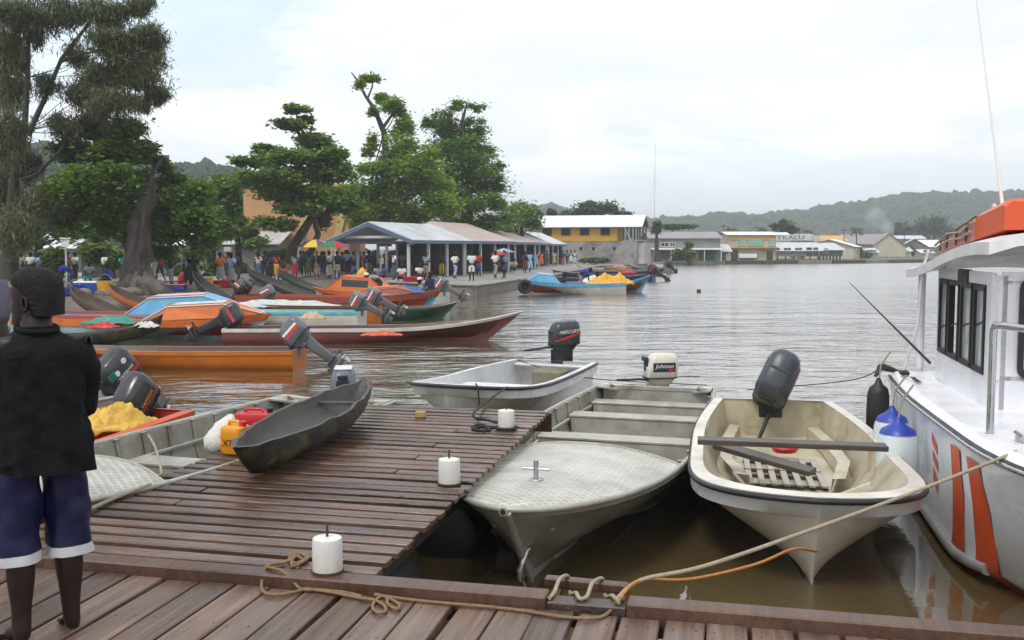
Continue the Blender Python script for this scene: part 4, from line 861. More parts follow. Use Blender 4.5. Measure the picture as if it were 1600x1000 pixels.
rope('mooring_line', 'thin line running from the cream boat motor to the cabin boat stern', [in_boat(tB, -SB['L']/2-.05, -.3, .7), D(1330, 594, 11.2), inD(.1, -1.3, 1.08)], .006, M_rope_black)
# on the roof: stacked life floats under straps, whip antenna
def life_raft():
    M_pink = pm('faded_pink_canvas', (.50, .22, .18), .7, 0, .15, 5, (.55, .42, .36), .5, 4)
    c = inD(1.75, -.1, 2.49); t = thing('life_raft', 'strapped orange life raft bundle on the cabin boat roof', 'life raft', c, tD.rotation_euler.z); t.rotation_euler = Euler((0, R(-4), tD.rotation_euler.z))
    def blk(x0, x1, y0, y1, h0, h1): return [[Vector((x, y, z)) for y, z in ((y0, 0), (y0, h*.8), (y0+.06, h), (y1-.06, h), (y1, h*.8), (y1, 0))] for x, h in ((x0, h0*.9), (x0+.05, h0), (lerp(x0, x1, .5), lerp(h0, h1, .5)), (x1-.05, h1), (x1, h1*.9))]
    MB().loft(blk(.55, 1.6, -.72, .7, .25, .26), True, True).build('raft_case', M_orange, t, 40)
    MB().loft(blk(-.35, .54, -.72, .7, .18, .23), True, True).build('raft_pack', M_pink, t, 40)
    MB().loft(blk(-1.3, -.36, -.70, .66, .08, .19), True, True).build('net_bundle', M_pink, t, 40)
    for x, h in ((-.95, .12), (-.6, .16), (-.15, .20), (.3, .225)):
        MB().tube([(x, -.745, 0), (x, -.735, h*.8), (x, -.67, h+.012), (x, .64, h+.012), (x, .72, h*.8), (x, .72, 0)], .011, 6).build('strap', M_plank_dark, t)
    for z in (.08, .16): MB().tube([(-1.25, -.74, z*.5), (-.5, -.76, z*.9), (.1, -.74, z*.7), (.55, -.76, z)], .012, 6).build('lashing', M_rope_pale, t, 60)
    MB().tube([(1.605, -.35, .16), (1.63, -.35, .16)], .05, 10).build('valve', M_black, t)
    return t
life_raft()
def antenna():
    b = inD(2.62, -.62, 2.5); t = thing('whip_antenna', 'tall white whip antenna on the cabin boat roof', 'antenna', b)
    tip = D(1522, -30, 9.0)-b
    MB().tube([(0, 0, 0), Vector(tip)*.05, Vector(tip)*.3, Vector(tip)], [.024, .02, .012, .005], 8).build('whip', M_white, t, 60)
    MB().lathe([(.06, -.02), (.06, .06), (.035, .1), (.03, .2)], 12).build('base', M_white, t, 40); MB().tube([(0, 0, .15), (-.12, .04, .34)], .02, 8).build('bracket', M_white, t)
antenna()
# ------------------------------------------------------------------ boats moored off the bank
def paint(name, c, r_=.45): return pm(name, c, r_, 0, .14, 2.5, tuple(x*.45+.04 for x in c), .45, 1.8, .05, 14)
P_orange = paint('orange_hull_paint', (.50, .14, .012)); P_maroon = paint('dusty_maroon_paint', (.22, .07, .075)); P_white = paint('chalky_white_paint', (.60, .585, .55))
P_lblue = paint('pale_blue_grey_paint', (.36, .50, .55)); P_sky = paint('sky_blue_paint', (.10, .36, .60)); P_turq = paint('turquoise_paint', (.16, .47, .52)); P_teal = paint('teal_blue_paint', (.05, .31, .45))
P_rust = paint('rust_red_paint', (.26, .055, .03)); P_green = paint('dark_green_paint', (.02, .105, .06)); P_navy = paint('navy_hull_paint', (.018, .045, .13)); P_brown = paint('brown_inside_paint', (.12, .06, .035)); P_redin = paint('red_inside_paint', (.34, .045, .02))
P_yel = paint('ochre_yellow_paint', (.52, .34, .06)); P_grime = paint('grimy_grey_paint', (.24, .22, .19)); P_brt = paint('bright_orange_paint', (.62, .15, .025))
def cuddy(t, secs, t0, t1, h, m, m_roof=None, m_glass=None, back=.3):
    """low cabin over the bow: upright sides, flat roof, raked aft end, sloping forward to the stem"""
    rows = []
    for u, k in ((0, 0), (.2, 1.0), (.68, 1.04), (.84, .62), (1, .06)):
        g_ = at_t(secs, lerp(t0, t1, u))[6]; z = g_.z+.012; yr = g_.y*(.98-.2*k); zr = z+h*k
        rows.append([Vector((g_.x, g_.y*.98, z)), Vector((g_.x, yr, zr-.03*k)), Vector((g_.x, yr*.86, zr)), Vector((g_.x, 0, zr+.05*k)), Vector((g_.x, -yr*.86, zr)), Vector((g_.x, -yr, zr-.03*k)), Vector((g_.x, -g_.y*.98, z))])
    mb = MB(); mb.loft(rows, caps=True); c = mb.build('cuddy_cabin', m, t)
    if m_roof: MB().loft([[p+Vector((0, 0, .015)) for p in r_[2:5]] for r_ in rows[1:3]]).build('cabin_roof', m_roof, c)
    for sg in (1, -1):
        j, k = (0, 1) if sg == 1 else (6, 5)
        if m_glass: MB().loft([[rows[i][j].lerp(rows[i][k], w)+Vector((0, sg*.012, 0)) for w in (.35, .85)] for i in (1, 2)]).build('cabin_window', m_glass, c)
        MB().tube([rows[i][k]+Vector((0, sg*.01, .0)) for i in (0, 1, 2, 3, 4)], .02, 5).build('cabin_trim', m_roof or m, c)
    return rows
def mboat(label, S, bow, stern, hull, band, rim, inner, motors=(), seats=(.3, .55), group='boats moored off the bank', name='open_boat', **k):
    t, secs, S2 = boat(name, label, dict(dict(B=.6, stern=.8, tm=.45, p=2.0, q=.9, s0=.42, sm=.42, s1=.62, zk=-.15, rake=.6, floor=.08, lip=.02, liph=.09, rim=.06, sp=2.6), **S), bow[:2], stern[:2], dict(hull=hull, band=band, rim=rim, inner=inner), group, n=18, **k)
    for tt in seats: thwart(t, secs, tt, .22, (S2['s0']+S2['sm'])/2-.1, inner)
    for y, tilt, steer, style, sc_ in motors: outboard(t, (-S2['L']/2-.02, y, S2['s0']+.06), R(tilt), R(steer), style, sc_, False, True)
    return t, secs, S2
mboat('long orange plank boat with a tilted grey motor at its right end', dict(B=.55, stern=.9, s0=.40, sm=.37, s1=.5, rim=.07), W(40, 570), W(468, 575), P_orange, P_orange, P_grime, P_brown, [(0, 52, 5, 'grey', 1.25)])
mboat('long maroon boat with a white gunwale and upswept bow', dict(B=.62, stern=.85, s0=.38, sm=.38, s1=.78, sp=2.3, rake=1.0, liph=.1), D(818, 490, 25.6), W(354, 534), P_maroon, P_white, P_white, paint('dark_maroon_inside', (.10, .025, .025)), [(0, 62, -5, 'black', 1.3)])
t3, s3, S3 = mboat('pale blue boat with a bright orange cuddy cabin over its bow', dict(B=.75, s0=.5, sm=.5, s1=.72, liph=.2, lip=.03), W(425, 531), W(40, 521), P_lblue, P_brt, P_brt, P_redin, [], (.3,), name='cuddy_boat')
cuddy(t3, s3, .56, .97, .38, P_brt, P_white)
t4, s4, S4 = mboat('bright blue cuddy boat with yellow lettering on its cabin', dict(B=.75, s0=.5, sm=.5, s1=.75, liph=.2), W(410, 519), W(20, 512), P_white, P_sky, P_sky, P_redin, [], (.3,), name='cuddy_boat')
r4 = cuddy(t4, s4, .52, .93, .5, P_sky, paint('pale_pink_canvas', (.62, .46, .47)))
for sg, j in ((-1, 5), (1, 1)):
    a, b = r4[1][0 if sg == 1 else 6].lerp(r4[1][j], .55), r4[2][0 if sg == 1 else 6].lerp(r4[2][j], .55); oo = link('lettering', text_mesh('CHILDREN', .2), M_yellow, t4); oo.location = (a+b)/2+Vector((0, sg*.03, 0)); oo.rotation_euler = (R(80), 0, 0 if sg == -1 else math.pi)
t6, s6, S6 = mboat('turquoise and white boat with a grey motor in the middle of the fleet', dict(B=.6, s0=.5, sm=.48, s1=.6), W(300, 507), W(566, 511), P_white, P_turq, P_turq, P_turq, [(0, 62, 0, 'grey', 1.2)])
t7, s7, S7 = mboat('orange brown boat half covered by a crumpled white sheet', dict(B=.6, s0=.55, sm=.55, s1=.65), W(350, 499), W(590, 503), P_orange, P_brown, P_brown, P_brown, [(0, 62, 0, 'grey', 1.2)])
tarp('crumpled pale sheet over the orange brown boat', in_boat(t7, .6, 0, .48), (3.9, 1.1, .2), 8, paint('grey_white_sheet', (.5, .53, .5)), t7.rotation_euler.z)
t8, s8, S8 = mboat('sky blue and rust red boat with a low rust red cabin', dict(B=.8, s0=.55, sm=.55, s1=.85, liph=.26, lip=.03), W(690, 487), W(380, 481), P_teal, P_rust, P_rust, P_redin, [(.25, 35, 10, 'black', 1.1), (-.3, 30, -20, 'dark', 1.1)], (.3,), name='cuddy_boat')
cuddy(t8, s8, .6, .9, .3, P_rust, P_brt)
tarp('crinkled blue tarpaulin over the bow of the rust red boat', in_boat(t8, 2.9, .1, .72), (1.3, 1.0, .22), 12, paint('deep_blue_tarp', (.015, .10, .34)), t8.rotation_euler.z)
t9, s9, S9 = mboat('white boat with a vivid orange cabin moored under the quay wall', dict(B=.85, s0=.6, sm=.55, s1=.75, liph=.16), W(488, 474), W(694, 478), P_white, P_brt, P_brt, P_redin, [(0, 60, 5, 'grey', 1.3)], (.25,), name='cuddy_boat')
cuddy(t9, s9, .42, .86, .62, P_brt, P_brt, M_glass)
mboat('dark green boat low in the water between the turquoise and maroon boats', dict(B=.6, s0=.42, sm=.4, s1=.55), W(716, 495), W(540, 501), P_green, P_green, P_grime, P_brown)
mboat('grey boat with a red and grey motor at the far left of the fleet', dict(B=.55, s0=.45, sm=.42, s1=.55), W(290, 490), W(418, 492), P_grime, P_turq, P_turq, P_brown, [(0, 30, 0, 'grey', 1.2)], (.4,))
t12, s12, S12 = mboat('white boat with sky blue cabin and red inside off the quay corner', dict(B=.85, s0=.6, sm=.58, s1=.85, liph=.18), W(808, 460), W(974, 459), P_white, P_sky, P_sky, P_redin, [], (.2,), name='cuddy_boat')
cuddy(t12, s12, .62, .9, .42, P_sky, P_lblue)
o = MB().lathe([(.26, -.09), (.36, -.08), (.4, 0), (.36, .08), (.26, .09), (.2, 0), (.26, -.09)], 18).build('tyre_fender', M_black, None, 50); o.location = in_boat(t12, S12['L']/2-.35, .42, .42); o.rotation_euler = (R(85), 0, R(20)); tag(o, 'black tyre hung at the bow of the sky blue cabin boat', 'tyre')
tarp('bright yellow tarpaulin heaped on the stern of the sky blue cabin boat', in_boat(t12, -2.2, 0, .5), (2.4, 1.4, .5), 15, pm('sunny_yellow_tarp', (.70, .36, .03), .55, 0, .2, 5, (.5, .22, .02), .4, 3, .5, 14), t12.rotation_euler.z)
mboat('sky blue boat with its pointed bow beside the yellow tarpaulin', dict(B=.8, s0=.5, sm=.5, s1=.95, liph=.2), W(1016, 457), W(890, 453), P_sky, P_sky, P_white, P_redin)
FB = [('navy blue boat just behind the sky blue cabin boat', (1005, 448), (850, 444), P_navy, P_navy, P_white, [], {}), ('long dark blue boat with a black motor beyond the yellow tarpaulin', (862, 437), (1022, 439), P_navy, P_navy, P_grime, [(0, 55, 0, 'black', 1.6)], {}),
      ('navy boat with a red bundle moored in the outer row', (1040, 431), (905, 429), P_navy, P_grime, P_grime, [], {}), ('small white boat nearest the quay steps', (896, 425), (938, 426), P_white, P_white, P_white, [], {}),
      ('ochre yellow boat moored beside the quay', (916, 421), (972, 423), P_yel, P_yel, P_white, [], {}), ('white boat with a pink bundle near the grey concrete wall', (970, 417), (1030, 419), P_white, P_white, P_white, [], {}),
      ('grey boat with a dark motor at the end of the outer row', (985, 424), (1046, 426), P_grime, P_teal, P_white, [(0, 50, 0, 'black', 1.7)], {}), ('small turquoise boat below the green shop front', (1034, 413.6), (1062, 413.8), P_turq, P_turq, P_rust, [], {}),
      ('pink orange boat drawn up below the green shop front', (1108, 412.2), (1134, 412.4), paint('salmon_paint', (.55, .2, .12)), paint('salmon_paint', (.5, .2, .12)), P_white, [], {}), ('small white boat under the ochre balcony house', (1152, 411.8), (1176, 412), P_white, P_white, P_white, [], {}),
      ('white skiff beside the stilt house', (1314, 410.6), (1330, 410.8), P_white, P_white, P_white, [], {}), ('dark skiff past the stilt house', (1332, 409), (1356, 409.2), P_navy, P_grime, P_grime, [], {}),
      ('white skiff by the far cream gable house', (1372, 408), (1398, 408.2), P_white, P_white, P_white, [], {}), ('teal skiff far along the shore near the cabin boat roof', (1462, 403.6), (1482, 403.6), P_teal, P_teal, P_white, [], {})]
for lb, b_, s_, h_, bd, rm, mo, sp_ in FB: mboat(lb, dict(dict(B=.75, s0=.5, sm=.5, s1=.8, liph=.18), **sp_), W(*b_), W(*s_), h_, bd, rm, P_brown, mo, (.4,), 'boats along the far waterfront')
for lb, px, py, m_, sz, z in (('red cloth bundle on the outer navy boat', 983, 427, M_canred, (1.2, .6, .25), .45), ('pink cloth bundle on the white boat by the wall', 968, 418, paint('pink_cloth', (.6, .2, .24)), (1.4, .8, .3), .4), ('white bundle on the navy boat behind the yellow tarpaulin', 938, 441, P_white, (2.2, .9, .35), .5), ('teal sheet heaped on the blue cuddy boat by the bank', 178, 505, paint('sea_green_sheet', (.02, .24, .17)), (1.5, .7, .2), .42), ('red cloth on the pale blue orange boat', 160, 512, M_canred, (.7, .4, .12), .42), ('white basin cover on the orange cuddy boat', 228, 511, P_white, (.6, .4, .14), .40), ('tan sack pile on the turquoise boat', 488, 498, paint('tan_sack', (.52, .38, .24)), (.7, .45, .2), .38), ('orange red life vest in the maroon boat', 597, 524, M_redpaint, (1.0, .35, .1), .3)):
    p = W(px, py, z); tarp(lb, p, sz, len(lb) % 17, m_, .1, 'cloth_bundle')
# dugouts
canoe('dugout_canoe', 'dark dugout with a pointed bow floating below the orange cuddy boat', W(60, 540), W(256, 533), .75, .3, M_dug, M_dugin, z=-.08, rise=(.1, .5))
def zl(p): return float(land_z(np.array([p[0]]), np.array([p[1]]))[0])
for lb, a, b, wd, mo, mi, rs in (('long grey brown dugout beached left of the quay wall', (386, 447), (548, 470), .9, M_log, M_dugin, (.25, .4)), ('slim dark dugout sliding from the bank into the water', (300, 459), (404, 481), .7, M_dug, M_dugin, (.5, .1)),
                         ('brown log dugout on the mud below the big tree', (108, 480), (222, 494), .8, M_log, M_log, (.25, .3)), ('dugout with an orange painted side below the tree roots', (168, 474), (282, 484), .8, P_orange, M_log, (.35, .25)), ('green sided dugout pulled up beside the quay wall', (432, 448), (548, 459), .8, P_green, M_dugin, (.3, .35)), ('short turquoise dinghy wedged between the log dugouts', (222, 494), (268, 495), .7, P_turq, P_turq, (.1, .1))):
    A, B_ = W(*a, .3), W(*b, .25); canoe('dugout_canoe', lb, A, B_, wd, .38, mo, mi, 'dugouts along the bank', z=max(0.0, (zl(A)+zl(B_))/2)+.02, rise=rs, trim=math.atan2(zl(B_)-zl(A), (B_-A).length)*.8)

# ------------------------------------------------------------------ people
def skin(V, E, Rd, sub=1, root=0):
    me = bpy.data.meshes.new('tmp'); me.from_pydata([tuple(v) for v in V], E, []); o = bpy.data.objects.new('tmp', me); COL.objects.link(o)
    o.modifiers.new('s', 'SKIN'); sv = me.skin_vertices[0].data
    for i, r_ in enumerate(Rd): sv[i].radius = (r_, r_) if not hasattr(r_, '__len__') else r_; sv[i].use_root = (i == root)
    if sub: m_ = o.modifiers.new('d', 'SUBSURF'); m_.levels = sub; m_.render_levels = sub
    dg = bpy.context.evaluated_depsgraph_get(); out = bpy.data.meshes.new_from_object(o.evaluated_get(dg))
    bpy.data.objects.remove(o); bpy.data.meshes.remove(me)
    out.polygons.foreach_set('use_smooth', [True]*len(out.polygons)); out.materials.clear(); return out
def head_rows(c, yaw=0.0, k=1.0, n=20):
    """face towards +x before yaw; c is the middle of the head"""
    prof = [(-.125, .052, -.02, .035), (-.115, .082, -.045, .055), (-.09, .092, -.06, .065), (-.06, .09, -.078, .07), (-.03, .092, -.092, .073), (0, .09, -.1, .076), (.03, .094, -.104, .078), (.06, .09, -.102, .076), (.09, .07, -.09, .066), (.115, .035, -.06, .042), (.122, .01, -.02, .015)]
    nose = {-.06: .012, -.03: .03, 0: .018, .03: .004}; rows = []
    cy_, sy = math.cos(yaw), math.sin(yaw)
    for z, f, b, w in prof:
        r_ = []
        for j in range(n):
            a = 2*math.pi*j/n; ca, sa = math.cos(a), math.sin(a); mid = (f+b)/2; x = mid+(f-b)/2*math.copysign(abs(ca)**.9, ca); y = w*math.copysign(abs(sa)**.85, sa)
            da = min(a, 2*math.pi-a); x += nose.get(z, 0)*math.exp(-(da/.26)**2)
            if z == -.09: x += .008*math.exp(-(da/.5)**2)
            if z == 0: x -= .012*math.exp(-((da-.42)/.2)**2)
            x *= k; y *= k; r_.append(Vector((c[0]+x*cy_-y*sy, c[1]+x*sy+y*cy_, c[2]+z*k)))
        rows.append(r_)
    return rows
def hair_mesh(c, yaw, k=1.0, thick=.018, low=-.035, n=20, fuzz=.004, seed=1):
    r2 = random.Random(seed); rows = []
    for z, f, b, w in ((low, -.03, -.1, .074), (-.0, -.005, -.104, .078), (.03, .015, -.108, .08), (.055, .068, -.106, .079), (.085, .07, -.095, .07), (.112, .042, -.066, .048), (.126, .012, -.025, .018)):
        q = []
        for j in range(n):
            a = 2*math.pi*j/n; ca, sa = math.cos(a), math.sin(a); x = (f+b)/2+((f-b)/2+thick)*math.copysign(abs(ca)**.9, ca); y = (w+thick)*math.copysign(abs(sa)**.85, sa); s_ = k*(1+r2.uniform(-fuzz, fuzz)*8)
            x *= s_; y *= s_; q.append(Vector((c[0]+x*math.cos(yaw)-y*math.sin(yaw), c[1]+x*math.sin(yaw)+y*math.cos(yaw), c[2]+(z+thick*(z > .03))*k)))
        rows.append(q)
    return MB().loft(rows, True, True).mesh('hair', 80)
def add_head(me, c, yaw=0.0, k=1.0):
    mb = MB().loft(head_rows(c, yaw, k), True, True)
    for sg in (1, -1):
        e = Vector((-.008, sg*.078, -.01)); mb.tube([Vector((c[0], c[1], c[2]))+Matrix.Rotation(yaw, 3, 'Z') @ (e+Vector((math.cos(a)*.014, sg*(.006+.006*(math.cos(a) < 0)), math.sin(a)*.03)))*k for a in [q*math.pi/4 for q in range(9)]], .008*k, 5)
    h = mb.mesh('h', 80); bm = bmesh.new(); bm.from_mesh(me); bm.from_mesh(h); bm.to_mesh(me); bm.free(); me.polygons.foreach_set('use_smooth', [True]*len(me.polygons)); bpy.data.meshes.remove(h)
J0 = dict(pel=(0, 0, .92), bel=(.0, 0, 1.06), che=(0, 0, 1.27), nb=(-.01, 0, 1.41), nk=(.01, 0, 1.47), hd=(.02, 0, 1.57),
          shl=(0, .17, 1.36), ell=(-.04, .23, 1.09), wrl=(.03, .24, .86), hal=(.05, .24, .77), shr=(0, -.17, 1.36), elr=(-.04, -.23, 1.09), wrr=(.03, -.24, .86), har=(.05, -.24, .77),
          hil=(0, .09, .88), knl=(.02, .1, .49), anl=(-.02, .1, .08), tol=(.14, .12, .03), hir=(0, -.09, .88), knr=(.02, -.1, .49), anr=(-.02, -.1, .08), tor=(.14, -.12, .03))
def pose(**k): d = dict(J0); d.update(k); return d
POSES = dict(stand=pose(), lean=pose(ell=(.02, .27, 1.12), wrl=(.2, .14, 1.12), hal=(.26, .08, 1.12), knl=(.06, .12, .5), anl=(.04, .14, .08), tol=(.2, .16, .03)),
    walk=pose(hil=(.02, .08, .88), knl=(.2, .09, .5), anl=(.2, .09, .1), tol=(.34, .1, .05), knr=(-.06, -.09, .5), anr=(-.3, -.09, .16), tor=(-.2, -.09, .04), ell=(-.16, .22, 1.1), wrl=(-.1, .23, .88), hal=(-.06, .23, .8), elr=(.08, -.22, 1.09), wrr=(.24, -.2, .94), har=(.3, -.19, .88)),
    carry=pose(ell=(.06, .23, 1.1), wrl=(.28, .16, 1.14), hal=(.34, .12, 1.15), elr=(.06, -.23, 1.1), wrr=(.28, -.16, 1.14), har=(.34, -.12, 1.15)),
    raise_=pose(elr=(.16, -.24, 1.25), wrr=(.2, -.2, 1.5), har=(.2, -.2, 1.58)),
    bend=pose(pel=(-.08, 0, .9), bel=(.06, 0, 1.0), che=(.27, 0, 1.06), nb=(.4, 0, 1.09), nk=(.45, 0, 1.09), hd=(.53, 0, 1.08), shl=(.33, .17, 1.06), ell=(.38, .2, .8), wrl=(.42, .16, .58), hal=(.44, .15, .5), shr=(.33, -.17, 1.06), elr=(.38, -.2, .8), wrr=(.42, -.16, .58), har=(.44, -.15, .5), hil=(-.08, .09, .87), hir=(-.08, -.09, .87)),
    sit=pose(pel=(0, 0, .22), bel=(.02, 0, .36), che=(.07, 0, .56), nb=(.08, 0, .7), nk=(.1, 0, .76), hd=(.12, 0, .86), shl=(.06, .17, .65), ell=(.1, .24, .42), wrl=(.3, .16, .38), hal=(.37, .12, .38), shr=(.06, -.17, .65), elr=(.1, -.24, .42), wrr=(.3, -.16, .38), har=(.37, -.12, .38), hil=(.02, .1, .2), knl=(.38, .17, .4), anl=(.4, .14, .08), tol=(.54, .15, .03), hir=(.02, -.1, .2), knr=(.38, -.17, .4), anr=(.4, -.14, .08), tor=(.54, -.15, .03)),
    perch=pose(pel=(0, 0, .48), bel=(.02, 0, .62), che=(.06, 0, .82), nb=(.08, 0, .96), nk=(.1, 0, 1.02), hd=(.12, 0, 1.12), shl=(.06, .17, .91), ell=(.1, .24, .66), wrl=(.3, .16, .6), hal=(.37, .12, .58), shr=(.06, -.17, .91), elr=(.1, -.24, .66), wrr=(.3, -.16, .6), har=(.37, -.12, .58), hil=(.02, .1, .46), knl=(.42, .12, .48), anl=(.42, .12, .08), tol=(.56, .13, .03), hir=(.02, -.1, .46), knr=(.42, -.12, .48), anr=(.42, -.12, .08), tor=(.56, -.13, .03)))
PM_ = {}
def person_meshes(kind, lower):
    key = (kind, lower)
    if key in PM_: return PM_[key]
    d = {k: Vector(v) for k, v in POSES[kind].items()}
    names = ['pel', 'bel', 'che', 'nb', 'nk', 'hd', 'shl', 'ell', 'wrl', 'hal', 'shr', 'elr', 'wrr', 'har', 'hil', 'knl', 'anl', 'tol', 'hir', 'knr', 'anr', 'tor']; I = {n: i for i, n in enumerate(names)}
    rad = dict(pel=.12, bel=.12, che=.13, nb=.07, nk=.05, hd=.06, shl=.06, ell=.043, wrl=.032, hal=.036, shr=.06, elr=.043, wrr=.032, har=.036, hil=.085, knl=.058, anl=.04, tol=.03, hir=.085, knr=.058, anr=.04, tor=.03)
    ed = ['pel-bel', 'bel-che', 'che-nb', 'nb-nk', 'nk-hd', 'che-shl', 'shl-ell', 'ell-wrl', 'wrl-hal', 'che-shr', 'shr-elr', 'elr-wrr', 'wrr-har', 'pel-hil', 'hil-knl', 'knl-anl', 'anl-tol', 'pel-hir', 'hir-knr', 'knr-anr', 'anr-tor']
    def mk(ns, es, rr): ii = {n: i for i, n in enumerate(ns)}; return skin([d[n] for n in ns], [(ii[a], ii[b]) for a, b in (e.split('-') for e in es)], [rr[n] for n in ns], 1, ii.get('pel', 0))
    body = mk(names, ed, rad); add_head(body, d['hd']+Vector((0, 0, .02)))
    d['hl'] = d['shl'].lerp(d['ell'], .75); d['hr'] = d['shr'].lerp(d['elr'], .75); d['b0'] = d['pel'].lerp(d['bel'], .35)
    shirt = mk(['b0', 'bel', 'che', 'nb', 'shl', 'hl', 'shr', 'hr'], ['b0-bel', 'bel-che', 'che-nb', 'che-shl', 'shl-hl', 'che-shr', 'shr-hr'], dict(b0=.155, bel=.15, che=.158, nb=.085, shl=.085, hl=.072, shr=.085, hr=.072))
    if lower in ('trousers', 'shorts'):
        q = 1.0 if lower == 'trousers' else .0
        d['el'] = d['knl'].lerp(d['anl'], .8*q); d['er'] = d['knr'].lerp(d['anr'], .8*q); d['p1'] = d['pel']+Vector((0, 0, .03))
        ns = ['pel', 'p1', 'hil', 'knl', 'hir', 'knr']+(['el', 'er'] if q else []); es = ['p1-pel', 'pel-hil', 'hil-knl', 'pel-hir', 'hir-knr']+(['knl-el', 'knr-er'] if q else [])
        low = mk(ns, es, dict(pel=.14, p1=.135, hil=.105, knl=.085, hir=.105, knr=.085, el=.07, er=.07))
    else:
        a = d['pel']; k1 = (d['knl']+d['knr'])/2; k2 = k1.lerp((d['anl']+d['anr'])/2, .35); mb = MB()
        rows = [[c+Vector((math.cos(t_)*rx, math.sin(t_)*ry, 0)) for t_ in [2*math.pi*j/16 for j in range(16)]] for c, rx, ry in ((a+Vector((0, 0, .08)), .125, .15), (a, .15, .19), (a.lerp(k1, .5), .17, .2), (k1, .19, .22), (k2, .2, .23))]
        low = mb.loft(rows, True, True).mesh('skirt', 80)
    hair = hair_mesh(d['hd']+Vector((0, 0, .02)), 0, 1.0)
    PM_[key] = (body, shirt, low, hair); return PM_[key]
CL = dict(white=(.66, .66, .64), cream=(.55, .48, .36), red=(.42, .02, .025), crimson=(.3, .02, .04), orange=(.6, .12, .02), yellow=(.62, .42, .04), gold=(.5, .28, .02), green=(.03, .16, .07), lime=(.25, .4, .08), teal=(.04, .28, .30), aqua=(.15, .42, .42), sky=(.25, .42, .60), blue=(.03, .08, .36), royal=(.03, .05, .42), navy=(.015, .02, .06), dusk=(.075, .07, .10), purple=(.10, .06, .20), lilac=(.33, .32, .50), grey=(.25, .25, .26), dark=(.03, .03, .035), black=(.012, .012, .014), brown=(.09, .05, .03), khaki=(.26, .19, .10), maroon=(.10, .015, .02), denim=(.06, .10, .20), pink=(.55, .25, .28), olive=(.08, .10, .04))
def cloth(c): return pm('cloth_'+c, CL[c], .85, 0, .16, 9, None, 0, 1, .3, 60)
def person(label, loc, face, shirt='white', lower='dark', kind='stand', low='trousers', h=1.0, group=None, hat=None):
    """face: compass angle in degrees of the look, 0 = away from the camera, 90 = to the right, 180 = at the camera"""
    b, s, l, hr = person_meshes(kind, low)
    t = thing('person', label, 'person', loc, R(90-face), group); t.scale = (h, h, h)
    link('body', b, M_skin, t); link('shirt', s, cloth(shirt), t); link({'trousers': 'trousers', 'shorts': 'shorts', 'skirt': 'skirt'}[low], l, cloth(lower), t); link('hair', hr, M_hair, t)
    if hat:
        hd = Vector(POSES[kind]['hd'])+Vector((0, 0, .09)); MB().lathe([(.115, -.02), (.12, 0), (.11, .06), (.07, .09), (0, .1)], 14, hd).build('hat', cloth(hat), t, 60)
    return t
